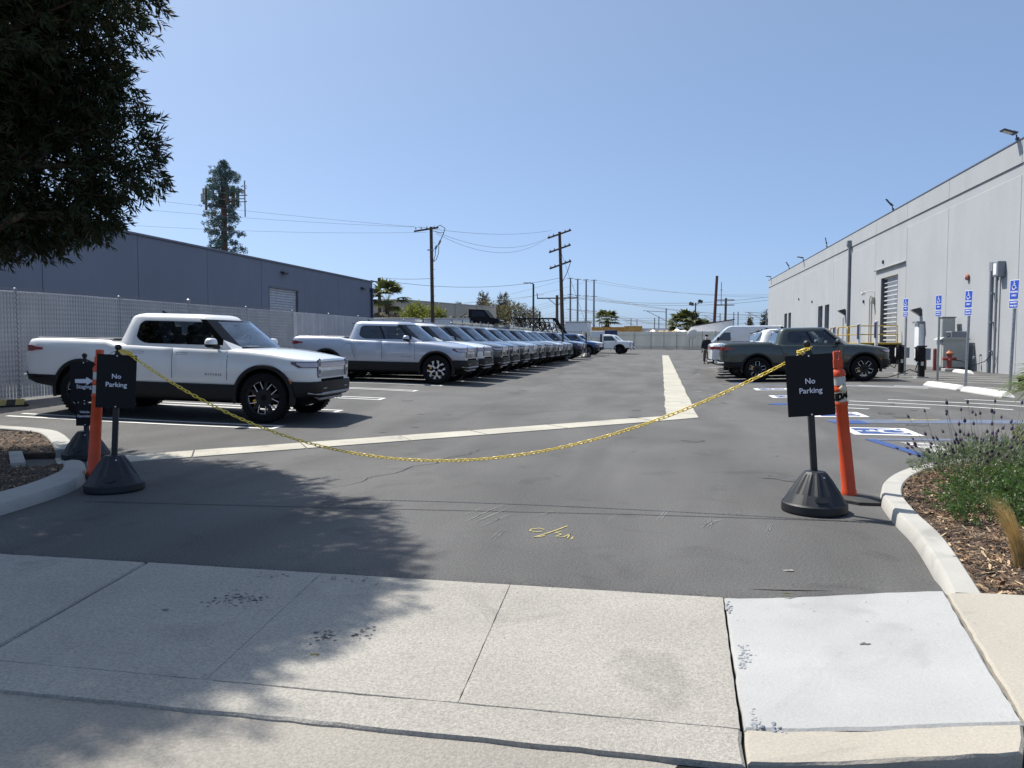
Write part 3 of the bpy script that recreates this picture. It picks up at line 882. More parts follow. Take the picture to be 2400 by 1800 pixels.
# ================================================================== LEFT WAREHOUSE
LX = -21.0
lw = thing("warehouse", "low blue-grey warehouse behind the slatted fence on the left", "building", (LX, 30, 0))
def lbox(nm, c, s, m, **k):
    b = MB(); b.box((c[0] - LX, c[1] - 30, c[2]), s, bev=k.get('bev', 0)); return b.build(nm, m, k.get('parent', lw))
lj = [8.2, 13.2, 18.2, 23.16, 28.14, 33.04, 38.02, 43.05, 48.02, 54.16]
lbox("core", (LX - 15.2, 31, 2.75), (30, 46, 5.5), M_WALLL)
for y0, y1 in zip(lj[:-1], lj[1:]):
    b = MB(); g_ = .012
    a0, a1 = y0 + g_ - 30, y1 - g_ - 30
    if y0 == 38.02:
        b.box((-.1, (a0 + 8.85) / 2, 2.86), (.2, 8.85 - a0, 5.72)); b.box((-.1, (12.2 + a1) / 2, 2.86), (.2, a1 - 12.2, 5.72)); b.box((-.1, 10.525, 5.03), (.2, 3.35, 1.38))
    else:
        b.box((-.1, (a0 + a1) / 2, 2.86), (.2, a1 - a0, 5.72), bev=.008)
    b.build("wall_panel", M_WALLL, lw)
for y in lj[1:-1]:
    lbox("joint", (LX - .06, y, 2.85), (.08, .024, 5.66), M_DARK)
b = MB(); b.box((-.09, 31.18 - 30, 5.775), (.30, 46.1, .10), bev=.01); b.build("coping", M_COPE, lw)
dr = MB(); dr.box((-.16, 10.525, 2.17), (.04, 3.3, 4.3)); dr = dr.build("roll_up_door", M_STEELG, lw)
for i in range(30):
    b = MB(); b.prism([(-.135, .02 + .145 * i), (-.115, .05 + .145 * i), (-.115, .115 + .145 * i), (-.135, .145 + .145 * i)], 8.87, 12.18, 'xz'); 
    b.v = [(x, y, z) for x, y, z in b.v]; b.build("slat", mat("door_slat_paint", (.42, .45, .50), rough=.6) if i == 0 else MATS["door_slat_paint"], dr)
b = MB(); b.box((-.09, 12.24, 2.2), (.2, .1, 4.4)); b.box((-.09, 8.81, 2.2), (.2, .08, 4.4)); b.box((-.09, 10.5, 4.40), (.2, 3.5, .08)); b.build("door_frame", M_COPE, lw)
for y, z in ((40.4, 5.25), (52.1, 5.15)):
    b = MB(); b.box((.10, y - 30, z), (.28, .5, .12), rot=Matrix.Rotation(R(14), 3, 'Y'), bev=.02); b.build("wall_lamp", M_STEELD, lw)
b = MB(); b.box((.12, 53.75 - 30, 2.6), (.14, .14, 5.0), bev=.02); b.box((.12, 53.75 - 30, 5.15), (.26, .28, .25), bev=.03); b.build("downspout", MATS["navy_paint"], lw)

# ================================================================== RIGHT WAREHOUSE
RX = 13.6
rw = thing("warehouse", "tall pale grey warehouse with floodlights along its roof edge, on the right", "building", (RX, 60, 0))
def rbox(nm, c, s, m, parent=None, bev=0, rot=None):
    b = MB(); b.box((c[0] - RX, c[1] - 60, c[2]), s, bev=bev, rot=rot); return b.build(nm, m, parent or rw)
rj = [15.0, 21.0, 27.0, 33.3, 41.0, 47.4, 53.8, 60.4, 66.4, 72.9, 79.2, 85.4, 91.8, 98.1, 105.0]
op = {(47.4, 53.8): (48.9, 52.5, 1.25, 5.35), (66.4, 72.9): (67.7, 72.3, 1.5, 4.45), (85.4, 91.8): (86.8, 91.4, 1.5, 4.45)}
rbox("core", (RX + 20.3, 60, 4.5), (40, 89.6, 8.9), M_WALLR)
for y0, y1 in zip(rj[:-1], rj[1:]):
    b = MB(); g_ = .014; a0, a1 = y0 + g_ - 60, y1 - g_ - 60
    if (y0, y1) in op:
        p0, p1, z0, z1 = op[(y0, y1)]; p0 -= 60; p1 -= 60
        b.box((.14, (a0 + p0) / 2, 3.92), (.28, p0 - a0, 7.86)); b.box((.14, (a1 + p1) / 2, 3.92), (.28, a1 - p1, 7.86))
        b.box((.14, (p0 + p1) / 2, (z1 + 7.85) / 2), (.28, p1 - p0, 7.85 - z1)); b.box((.14, (p0 + p1) / 2, (z0 - .01) / 2), (.28, p1 - p0, z0 + .01))
    else:
        b.box((.14, (a0 + a1) / 2, 3.92), (.28, a1 - a0, 7.86), bev=.012)
    b.build("wall_panel", M_WALLR, rw)
    rbox("recessed_band", (RX + .17, (y0 + y1) / 2, 8.07), (.26, y1 - y0, .44), M_WALLR2)
    rbox("parapet_panel", (RX + .125, (y0 + y1) / 2, 8.75), (.28, y1 - y0 - .028, .92), M_WALLR2, bev=.008)
for y in rj[1:-1]:
    rbox("joint", (RX + .10, y, 3.9), (.12, .03, 7.8), M_JOINT)
    rbox("joint", (RX + .10, y, 8.74), (.14, .03, .86), M_JOINT)
rbox("coping", (RX + .14, 60, 9.235), (.36, 90.2, .05), M_COPE)
# big roller door with pale ribs
p0, p1, z0, z1 = op[(47.4, 53.8)]
rd = rbox("roll_up_door", (RX + .24, (p0 + p1) / 2, (z0 + z1) / 2), (.05, p1 - p0, z1 - z0), M_STEELG)
M_DOORA = mat("door_section_grey", (.17, .18, .20), rough=.35, var=.3, scale=.8)
M_DOORB = mat("door_rib_white", (.52, .54, .57), rough=.5)
nb = 15
for k in range(nb):
    h = (z1 - z0) / nb
    rbox("door_section", (RX + .205, (p0 + p1) / 2, z0 + h * (k + .36)), (.03, p1 - p0 - .02, h * .68), M_DOORA, rd)
    rbox("door_rib", (RX + .20, (p0 + p1) / 2, z0 + h * (k + .86)), (.045, p1 - p0 - .02, h * .26), M_DOORB, rd)
    if k % 1 == 0: rbox("door_pane", (RX + .187, p1 - .45, z0 + h * (k + .36)), (.006, .75, h * .6), M_PANE, rd)
for y in (p0 + .05, p1 - .05): rbox("door_frame", (RX + .10, y, (z0 + z1) / 2), (.20, .10, z1 - z0), M_COPE)
b = MB(); b.prism([(-.16, 5.93), (0, 5.93), (0, 6.0)], 47.5 - 60, 53.7 - 60, 'xz')
for i in range(24): b.box((-.14, 47.6 - 60 + i * .26, 5.90), (.03, .03, .07))
b.build("drip_canopy", M_WALLR2, rw)
for key in ((66.4, 72.9), (85.4, 91.8)):
    p0, p1, z0, z1 = op[key]; m_ = (p0 + p1) / 2 - .1
    for a_, c_ in ((p0, m_ - .45), (m_ + .45, p1)):
        f = rbox("window", (RX + .25, (a_ + c_) / 2, (z0 + z1) / 2), (.03, c_ - a_, z1 - z0), M_COPE)
        rbox("pane", (RX + .232, (a_ + c_) / 2, (z0 + z1) / 2), (.01, c_ - a_ - .1, z1 - z0 - .1), M_PANE, f)
    rbox("mullion", (RX + .12, m_, (z0 + z1) / 2), (.24, .9, z1 - z0), M_WALLR)
# floodlights along the roof edge
for y, tilt, yaw in ((102.6, -8, 10), (88.5, -60, -20), (79.9, -12, 15), (69.0, -80, -10), (50.2, -52, -30), (33.75, -18, 5)):
    f = bpy.data.objects.new("floodlight", None); COL.objects.link(f); f.parent = rw; f.location = (-.05, y - 60, 9.3)
    b = MB(); b.tube([(.10, 0, -.25), (.0, 0, .06), (-.02, 0, .18)], .03, 8); b.box((.02, 0, .02), (.10, .14, .10), bev=.01); b.build("bracket", M_STEELD, f)
    Mt = Matrix.Rotation(R(yaw), 3, 'Z') @ Matrix.Rotation(R(-tilt), 3, 'Y')
    b = MB()
    b.box(Vector((-.02, 0, .2)) + Mt @ Vector((-.30, 0, 0)), (.56, .34, .07), rot=Mt, bev=.02)
    for k in range(5): b.box(Vector((-.02, 0, .2)) + Mt @ Vector((-.18 + .07 * k * .6, 0, .05)), (.012, .28, .04), rot=Mt)
    b.build("lamp_head", M_STEELD, f)
    b = MB(); b.box(Vector((-.02, 0, .2)) + Mt @ Vector((-.34, 0, -.039)), (.34, .26, .006), rot=Mt); b.build("lens", M_REFL, f)
# downspout with its rain head
b = MB(); b.box((-.11, .6, 4.2), (.16, .18, 8.2), bev=.02)
b.prism([(-.30, 8.75), (-.02, 8.75), (-.02, 8.2), (-.16, 8.2), (-.30, 8.45)], .42, .80, 'xz')
for z in (1.0, 3.4, 5.8): b.box((-.08, .6, z), (.17, .30, .05))
b.build("downspout", M_STEELG, rw)
# conduits and their box
b = MB(); b.tube([(-.16, 35.35 - 60, .05), (-.16, 35.35 - 60, 4.7)], .085, 12)
for z in (1.0, 2.2, 3.4): b.box((-.10, 35.35 - 60, z), (.2, .32, .05))
b.build("conduit", M_STEELG, rw)
b = MB(); b.tube([(-.12, 34.95 - 60, .05), (-.12, 34.95 - 60, 4.3)], .05, 10); b.build("conduit", M_STEELG, rw)
b = MB(); b.box((-.16, 34.65 - 60, 4.35), (.30, .46, .62), bev=.02); b.box((-.32, 34.65 - 60, 4.35), (.012, .30, .46), m=1); b.build("junction_box", [M_STEELG, M_WHITEM], rw)
b = MB(); b.box((-.12, 35.3 - 60, 4.5), (.22, .34, .4), bev=.02); b.build("junction_box", M_STEELG, rw)
# bell
bell = rbox("alarm_bell", (RX - .03, 38.25, 4.32), (.06, .16, .16), mat("faded_red_paint", (.38, .15, .11), rough=.6, var=.15, scale=9))
b = MB(); b.lathe([(0, .13), (.09, .12), (.15, .07), (.16, .03), (.15, .02)], 20, (-.03, 38.25 - 60, 4.32), M=Matrix.Rotation(R(-90), 3, 'Y')); b.build("gong", MATS["faded_red_paint"], bell)
b = MB(); b.lathe([(0, .145), (.05, .14), (.05, .12)], 12, (-.03, 38.25 - 60, 4.32), M=Matrix.Rotation(R(-90), 3, 'Y')); b.build("gong_cap", M_REFL, bell)
# lamps and boxes on the wall
def wall_lamp(y, z, s=1.0):
    f = rbox("wall_lamp", (RX - .04, y, z), (.08, .30 * s, .30 * s), M_STEELD, bev=.01)
    b = MB(); b.prism([(-.42 * s, .12 * s), (-.05, .22 * s), (-.05, -.10 * s), (-.10, -.12 * s)], -.17 * s, .17 * s, 'xz'); b.v = [(x, yy + y - 60, zz + z) for x, yy, zz in b.v]
    b.build("lamp_shade", M_STEELD, f)
    b = MB(); b.prism([(-.41 * s, .10 * s), (-.12, -.10 * s), (-.13, -.11 * s), (-.415 * s, .09 * s)], -.13 * s, .13 * s, 'xz'); b.v = [(x - .006, yy + y - 60, zz + z) for x, yy, zz in b.v]
    b.build("lens", M_REFL, f)
wall_lamp(44.7, 2.95, 1.2); wall_lamp(62.0, 3.55, 1.3)
cb = rbox("meter_box", (RX - .14, 44.35, 1.72), (.28, .70, 1.25), M_WHITEM, bev=.015); rbox("meter_hood", (RX - .20, 44.35, 2.42), (.40, .84, .10), M_STEELG, cb, bev=.01); rbox("meter_latch", (RX - .29, 44.0, 2.25), (.02, .05, .22), M_STEELD, cb)
b = MB(); b.tube([(-.05, 54.4 - 60, .3), (-.05, 54.4 - 60, 4.35)], .03, 8); b.build("conduit", M_STEELG, rw)
b = MB(); b.tube([(-.05, 54.9 - 60, .3), (-.05, 54.9 - 60, 4.2), (-.05, 54.6 - 60, 4.4)], .024, 8); b.build("conduit", M_STEELG, rw)
b = MB(); b.box((-.12, 53.9 - 60, 4.05), (.2, .30, .45), bev=.02); b.build("junction_box", M_GREYBOX, rw)
cm = MB(); cm.tube([(0, 53.95 - 60, 4.62), (-.35, 54.0 - 60, 4.66), (-.62, 54.05 - 60, 4.6)], .035, 8); cm = cm.build("camera_arm", M_WHITEM, rw)
b = MB(); b.lathe([(.13, .08), (.15, .02), (.13, -.06), (.08, -.12), (0, -.14)], 14, (-.66, 54.05 - 60, 4.52)); b.build("camera_dome", M_WHITEM, cm)
b = MB(); b.box((-.04, 60.9 - 60, 5.6), (.08, .12, .5)); b.build("conduit", M_STEELG, rw)
b = MB(); b.tube([(-.05, 62.4 - 60, .3), (-.05, 62.4 - 60, 3.2)], .03, 8); b.build("conduit", M_GREYBOX, rw)
for y, z in ((52.0, 6.35), (56.5, 4.1), (75.0, 5.0), (82.0, 5.6)): rbox("small_sensor", (RX - .05, y, z), (.10, .10, .22), M_STEELD, bev=.01)

# ================================================================== RIGHT SIDE EQUIPMENT
def ground_at(x, y): return gz(x, y)
# electrical cabinets
ec = thing("electrical_cabinet", "big grey-green electrical cabinet against the right-hand wall", "cabinet", (12.85, 37.9, .1))
b = MB(); b.box((0, 0, .82), (.95, .85, 1.36), bev=.02); b.build("body", M_GREYBOX, ec)
b = MB(); b.box((0, 0, .07), (1.0, .9, .14), bev=.01); b.build("plinth", M_STEELD, ec)
b = MB(); b.prism([(-.62, 1.38), (-.45, 1.50), (.55, 1.50), (.62, 1.38)], -.47, .47, 'xz'); b.build("hood", M_GREYBOX, ec)
b = MB(); b.box((.15, -.1, 1.63), (.62, .7, .26), bev=.01); b.box((-.18, -.1, 1.63), (.02, .5, .16), m=1); b.build("top_unit", [M_STEELG, M_PANE], ec)
b = MB(); b.box((-.485, .05, .78), (.014, .66, 1.15), bev=.004); b.build("door", M_GREYBOX, ec)
b = MB(); b.box((-.50, .05, .95), (.006, .16, .20)); b.build("label_plate", M_WHITEM, ec)
ec2 = thing("electrical_cabinet", "narrow tall grey cabinet standing behind the big grey-green one", "cabinet", (13.1, 39.3, .1))
b = MB(); b.box((0, 0, 1.2), (.55, .55, 2.4), bev=.02); b.build("body", M_GREYBOX, ec2)
b = MB(); b.box((-.28, 0, 1.3), (.012, .46, 1.9), bev=.004); b.build("door", M_GREYBOX, ec2)
b = MB(); b.box((0, 0, 2.43), (.62, .62, .05), bev=.01); b.build("lid", M_STEELG, ec2)
for i, (x, y, lab) in enumerate(((11.95, 38.5, "dark red bollard at the left of the grey cabinet"), (12.05, 37.5, "dark red bollard in front of the grey cabinet, nearer the hydrant"))):
    t = thing("bollard", lab, "bollard", (x, y, .1), group="red bollards guarding the cabinet")
    b = MB(); b.tube([(0, 0, 0), (0, 0, .95)], .075, 14); b.lathe([(.075, .95), (.06, .985), (0, 1.0)], 14, caps=False); b.build("pipe", M_REDP, t)
hy = thing("fire_hydrant", "dark red fire hydrant with an orange cap by the right-hand wall", "hydrant", (12.35, 36.6, .1))
b = MB(); b.box((0, 0, .06), (.5, .5, .14), bev=.02); b.build("footing", M_CONCN, hy)
b = MB(); b.lathe([(.17, .12), (.17, .16), (.10, .17), (.10, .70), (.13, .72), (.13, .76), (.10, .78)], 18); b.tube([(-.22, 0, .55), (.22, 0, .55)], .06, 12); b.tube([(0, -.2, .5), (0, .2, .5)], .07, 12)
b.build("barrel", M_REDP, hy)
b = MB(); b.lathe([(.15, .76), (.15, .80), (.11, .85), (.05, .89), (.03, .95), (0, .95)], 16); b.build("cap", mat("faded_orange_paint", (.33, .11, .045), rough=.6, var=.2, scale=9), hy)
for s in (-1, 1):
    b = MB(); b.tube([(s * .22, 0, .55), (s * .27, 0, .55)], .075, 10); b.build("outlet_cap", M_REDP, hy)
o = MB(); o.tube([(0, -.02, 0), (.35, -.2, -.05), (.6, -.7, -.25), (.9, -1.2, -.05), (1.1, -1.6, .35)], .016, 6); o = o.build("hose", M_RUBBER); o.location = (12.4, 36.6, .62); tag(o, "dark hose hanging from the red hydrant towards the wall", "hose")
sp_ = thing("standpipe", "thin pipe loop standing at the foot of the right-hand wall", "pipe", (13.35, 36.9, .1))
b = MB(); b.tube([(0, 0, 0), (0, 0, 1.10), (0, -.04, 1.15), (0, -.22, 1.15), (0, -.26, 1.10), (0, -.26, 0)], .022, 8); b.build("pipe_loop", M_STEELD, sp_)
b = MB(); b.box((0, -.26, .6), (.10, .10, .14), bev=.02); b.build("valve", M_STEELG, sp_)

# accessible parking signs
SG = "blue accessible parking signs on steel posts"
def parking_sign(x, y, ztop, lab, lean=0):
    g_ = gz(x, y)
    t = thing("parking_sign", lab, "parking sign", (x, y, g_), group=SG, rot=(0, R(lean), 0))
    H_ = ztop - g_
    b = MB(); b.box((0, 0, H_ / 2 - .05), (.06, .06, H_ + .0), bev=.006)
    for k in range(int(H_ / .12)): b.box((-.0305, 0, .2 + .12 * k), (.002, .018, .018), m=1) if .2 + .12 * k < H_ - .7 else None
    b.build("post", [M_GALV, M_DARK], t)
    Rz = Matrix.Rotation(R(16), 4, 'Z')
    def plate(z0, z1, lines, sym):
        w = .32; cz = (z0 + z1) / 2
        b = MB(); b.box((-.036, 0, cz), (.004, w, z1 - z0), bev=.001); b.v = [tuple(Rz @ Vector(p)) for p in b.v]
        pl = b.build("plate", M_WHITEM, t)
        b = MB(); b.box((-.0395, 0, cz), (.002, w - .03, z1 - z0 - .03)); b.v = [tuple(Rz @ Vector(p)) for p in b.v]
        b.build("blue_face", M_BLUESIGN, pl)
        Mb = Rz @ Matrix.Translation((-.0415, 0, 0)) @ Matrix.Rotation(R(-90), 4, 'Z') @ Matrix.Rotation(R(90), 4, 'X')
        for s_, zz, sz in lines: text_mesh("lettering", s_, sz, M_LETTER, pl, Rz @ Matrix.Translation((-.0415, 0, zz)) @ Matrix.Rotation(R(-90), 4, 'Z') @ Matrix.Rotation(R(90), 4, 'X'), bold=.002)
        if sym:
            st, hd = wheelchair(0, 0, .24)
            b = MB()
            for q in st: b.tube([(-.0415, -px, sym + py) for px, py in q], .011, 5)
            b.lathe([(0, 0), (.016, 0), (.016, .002)], 8, (-.0415, -hd[0][0] + .016, sym + hd[0][1]), M=Matrix.Rotation(R(-90), 3, 'Y'))
            b.v = [tuple(Rz @ Vector(p)) for p in b.v]
            b.build("access_symbol", M_LETTER, pl)
    plate(H_ - .47, H_ + .03, [("PARKING", H_ - .275, .062), ("ONLY", H_ - .365, .062)], H_ - .11)
    plate(H_ - .69, H_ - .48, [("MINIMUM", H_ - .545, .052), ("FINE $250", H_ - .625, .052)], None)
    return t
parking_sign(9.36, 32.44, 3.05, "blue accessible parking sign beside the nearest charging pedestals, leftmost of four")
parking_sign(9.15, 28.16, 2.94, "blue accessible parking sign in front of the grey cabinet and red bollards")
parking_sign(8.61, 24.2, 2.85, "blue accessible parking sign standing behind the white wheel stops", 1.0)
parking_sign(8.72, 21.6, 2.95, "blue accessible parking sign partly behind the palm, rightmost of four", 1.2)

# charging pedestals
CG = "black charging pedestals in the right-hand stalls"
def charger(x, y, lab, cable):
    t = thing("charging_pedestal", lab, "charger", (x, y, gz(x, y)), group=CG)
    b = MB(); b.box((0, 0, .02), (.42, .42, .04)); b.build("base_pad", M_CONCN, t)
    b = MB(); b.box((0, 0, .56), (.19, .20, 1.10), bev=.012); b.build("column", M_SATIN, t)
    b = MB(); b.box((0, 0, 1.14), (.28, .28, .05), bev=.01); b.build("cap", M_SATIN, t)
    b = MB(); b.box((.20, .02, .86), (.18, .16, .42), bev=.01); b.build("breaker_box", M_STEELG, t)
    h = MB(); h.prism([(.115 * math.cos(a_), .25 * math.sin(a_)) for a_ in [2 * PI * i / 20 for i in range(20)]], -.24, -.11, 'yz'); h.v = [(x_, y_ - .06, z_ + .87) for x_, y_, z_ in h.v]
    h = h.build("charger_head", M_SATIN, t)
    b = MB(); b.box((-.245, -.06, .88), (.012, .10, .34), bev=.004); b.build("face_plate", M_WHITEM, h)
    b = MB()
    for k in range(3): b.tube([(-.17 + .02 * math.cos(a_), -.06 + (.16 + .012 * k) * math.cos(a_), .84 + (.24 + .01 * k) * math.sin(a_)) for a_ in [2 * PI * i / 22 for i in range(23)]], .014, 5)
    b.build("coiled_cable", M_RUBBER, t)
    b = MB(); b.box((0, -.102, .52), (.09, .004, .14)); b.build("label_plate", M_REFL, t)
    if cable:
        c = MB(); c.tube([Vector(p) - Vector((x, y, gz(x, y))) for p in cable], .016, 6); c.build("cable", M_RUBBER, t)
    return t
charger(9.55, 33.6, "black charging pedestal with coiled cable, farther of the pair", [(9.4, 33.5, .7), (9.2, 33.2, .35), (8.9, 32.6, .45), (8.6, 31.8, .65), (8.0, 30.2, .8), (7.4, 29.4, .85)])
charger(9.2, 30.0, "black charging pedestal with coiled cable, nearer of the pair", [(9.05, 29.9, .66), (8.95, 29.8, .40), (9.0, 29.7, .3), (8.7, 29.6, .42), (8.3, 29.45, .25), (7.9, 29.35, .135), (7.2, 29.2, .13), (6.9, 29.1, .13)])
PG = "white posts with dark labels beyond the green pickup"
for i, (x, y, zt, lab) in enumerate(((9.5, 37.2, 2.2, "white post with dark label, nearest of three behind the green hood"), (9.5, 40.3, 2.15, "white post with dark label, middle of three behind the green hood"), (9.5, 45.7, 2.1, "white post with dark label, farthest of three behind the green hood"))):
    t = thing("label_post", lab, "post", (x, y, gz(x, y)), group=PG)
    b = MB(); b.tube([(0, 0, 0), (0, 0, zt)], .07, 10); b.lathe([(.07, zt), (.07, zt + .03), (0, zt + .05)], 10); b.build("pipe", M_WHITEM, t)
    b = MB(); b.box((-.06, -.045, zt - .38), (.05, .09, .7), rot=Matrix.Rotation(R(35), 3, 'Z'), bev=.006); b.build("label_plate", M_NAVY, t)

# wheel stops
def wheel_stop(x, y, L_, rz, lab, m, group=None, bands=False):
    t = thing("wheel_stop", lab, "wheel stop", (x, y, gz(x, y)), rz, group)
    prof = [(-.14, 0), (.14, 0), (.14, .035), (.075, .135), (-.075, .135), (-.14, .035)]
    b = MB(); n = 2
    V_ = []
    for s in (-1, 1):
        for (px, pz) in prof: V_.append((px, s * (L_ / 2 - (.14 if pz > .1 else 0)), pz))
    b.add(V_, [tuple(range(6)), tuple(range(6, 12))[::-1]] + [(i, 6 + i, 6 + (i + 1) % 6, (i + 1) % 6) for i in range(6)], 0)
    b.build("block", m, t)
    if bands:
        for k in (-.28, .02, .32):
            b = MB(); V_ = []
            for s in (-1, 1):
                for (px, pz) in ((-.142, .034), (-.077, .1375), (.077, .1375), (.142, .034)): V_.append((px, k + s * .075 + (pz > .1) * .03, pz))
            b.add(V_, [(0, 4, 5, 1), (1, 5, 6, 2), (2, 6, 7, 3)]); b.build("yellow_band", M_YPAINT, t)
    return t
M_STOPW = mat("white_wheel_stop", (.62, .61, .57), rough=.8, var=.08, scale=4)
WG = "white concrete wheel stops in the accessible bays"
wheel_stop(7.95, 23.9, 2.2, R(4), "white concrete wheel stop farther from the camera, left of its pair", M_STOPW, WG)
wheel_stop(8.02, 21.2, 2.35, R(2), "white concrete wheel stop nearer the camera, end to end with another", M_STOPW, WG)
wheel_stop(12.3, 34.9, 1.9, R(-4), "white wheel stop lying against the right-hand wall near the hydrant", M_STOPW, WG)
wheel_stop(-12.45, 12.55, .95, R(-38), "black rubber wheel stop with yellow bands by the slatted fence", M_RUBGREY, None, True)

# dock lift with yellow rails
dl = thing("dock_lift", "dark loading platform with yellow guard rails before the roller door", "loading dock", (11.4, 53.0, 0))
M_YSTEEL = mat("yellow_rail_paint", (.36, .25, .03), rough=.5, var=.1)
b = MB(); b.box((1.0, -1.0, .65), (2.2, 8.0, 1.14), bev=.02); b.build("skirt", M_SATIN, dl)
b = MB(); b.box((1.0, -1.0, 1.27), (2.36, 8.2, .10), bev=.01); b.build("deck", M_YSTEEL, dl)
b = MB(); b.box((-.112, -4.2, .98), (.012, .5, .32)); b.build("warning_plate", M_YPAINT, dl)
def rail_frame(ya, yb, z0=1.3, z1=2.3):
    b = MB(); r = .035
    c = .28
    pts = [(-.05, ya, z0), (-.05, ya, z1 - c)] + [(-.05, ya + c * (1 - math.cos(R(90) * i / 5)), z1 - c + c * math.sin(R(90) * i / 5)) for i in range(1, 6)] + [(-.05, yb - c + c * math.sin(R(90) * i / 5), z1 - c + c * math.cos(R(90) * i / 5)) for i in range(0, 6)] + [(-.05, yb, z0)]
    b.tube(pts, r, 8); b.tube([(-.05, ya, (z0 + z1) / 2), (-.05, yb, (z0 + z1) / 2)], r * .9, 8)
    return b.build("guard_rail", M_YSTEEL, dl)
rail_frame(-4.95, -2.2); rail_frame(-2.05, .6); rail_frame(.75, 2.9)
b = MB(); b.tube([(-.05, -5.0, 1.3), (-.05, -5.0, 2.3), (2.0, -5.0, 2.3), (2.0, -5.0, 1.3)], .035, 8); b.tube([(-.05, -5.0, 1.8), (2.0, -5.0, 1.8)], .03, 8); b.build("guard_rail", M_YSTEEL, dl)
rail_frame(3.1, 8.0, .5, 1.9)
b = MB(); b.prism([(3.0, 1.2), (3.0, .05), (9.0, .05)], 0, 2, 'yz'); b.build("ramp", M_STEELD, dl)

# dark cart behind the palm
ct = thing("utility_cart", "dark wire-sided cart by the right-hand wall behind the palm", "cart", (11.0, 25.2, gz(11.0, 25.2)))
b = MB(); b.box((0, 0, .22), (.8, 1.3, .10), bev=.03); b.build("deck", M_SATIN, ct)
for sx_ in (-.32, .32):
    for sy_ in (-.5, .5):
        b = MB(); b.lathe([(0, -.04), (.11, -.04), (.11, .04), (0, .04)], 14, (sx_, sy_, .11), M=Matrix.Rotation(R(90), 3, 'Y')); b.build("wheel", M_RUBBER, ct)
b = MB(); b.box((-.1, 0, 1.0), (.06, 1.3, .55), bev=.02)
b.build("back_panel", M_SATIN, ct)
for i in range(3):
    for j in range(2):
        b = MB(); b.box((-.135, -.35 + .35 * i, .9 + .22 * j), (.02, .18, .10)); b.build("tray", M_REFL, ct)
for sy_ in (-.62, .62):
    b = MB(); b.tube([(-.1, sy_, .25), (-.1, sy_, 1.3)], .03, 8); b.build("upright", M_SATIN, ct)

# ================================================================== PICKUP TRUCKS
P_WHITE = paint("white_car_paint", (.76, .77, .77))
P_SILVER = paint("silver_blue_car_paint", (.42, .455, .52), metal=.35, rough=.36)
P_GREEN = paint("dark_green_car_paint", (.030, .040, .033), metal=.2, rough=.34)
P_BLUE = paint("midnight_blue_car_paint", (.018, .026, .060), metal=.25, rough=.34)
P_GREY = paint("grey_green_car_paint", (.085, .095, .092), metal=.3, rough=.36)
P_SLATE = paint("slate_car_paint", (.06, .068, .085), metal=.3, rough=.36)
P_AZURE = paint("bright_blue_car_paint", (.018, .065, .20), metal=.25, rough=.34)

# x, half width, top at the edge, top at the centre
STN = [(-2.735, .80, 1.27, 1.275), (-2.70, .90, 1.305, 1.31), (-2.63, .955, 1.335, 1.34), (-2.45, .985, 1.35, 1.35), (-1.9, 1.0, 1.352, 1.352),
       (-1.10, 1.0, 1.345, 1.345), (-.96, 1.0, 1.30, 1.29), (-.7, 1.0, 1.285, 1.26), (0, 1.0, 1.275, 1.25), (.9, 1.0, 1.262, 1.25), (1.30, 1.0, 1.255, 1.265),
       (1.62, 1.0, 1.240, 1.275), (2.0, .997, 1.205, 1.248), (2.3, .988, 1.160, 1.208), (2.48, .965, 1.135, 1.178), (2.60, .925, 1.115, 1.15), (2.68, .865, 1.102, 1.13), (2.725, .79, 1.088, 1.108), (2.745, .70, 1.065, 1.075)]
SX = [s[0] for s in STN]
def st_w(x): return float(np.interp(x, SX, [s[1] for s in STN]))
def st_t(x): return float(np.interp(x, SX, [s[2] for s in STN]))
def section(x, w, zt, zc, zb):
    e = min(1.0, w / .95)
    pts = [(w - .10, zb), (w - .025, zb + .015), (w - .008, zb + .06), (w, zb + .18), (w + .004, .90), (w, zt - .28), (w - .012, zt - .17), (w - .03, zt - .085),
           (w - .055, zt - .04), (w - .085, zt - .015), (w - .13, zt - .003), (w - .22, zt + .25 * (zc - zt)), (w * .45, zt + .8 * (zc - zt)), (0, zc)]
    return pts
def side_y(x, z, zb=.62):
    w = st_w(x); zt = st_t(x)
    p = section(x, w, zt, zt, zb)
    return float(np.interp(z, [q[1] for q in p[:10]], [q[0] for q in p[:10]]))
def front_x(y, lo=2.3):
    """x of the nose where its half width is |y|"""
    y = abs(y)
    if y <= .70: return 2.745
    a_ = [(s[1], s[0]) for s in STN if s[0] >= 1.9][::-1]
    return float(np.interp(y, [q[0] for q in a_], [q[1] for q in a_]))
def rear_x(y):
    y = abs(y)
    if y <= .80: return -2.735
    a_ = [(s[1], s[0]) for s in STN if s[0] <= -1.9]
    return float(np.interp(y, [q[0] for q in a_], [q[1] for q in a_]))
FA, RA, AZ = 1.90, -1.55, .43

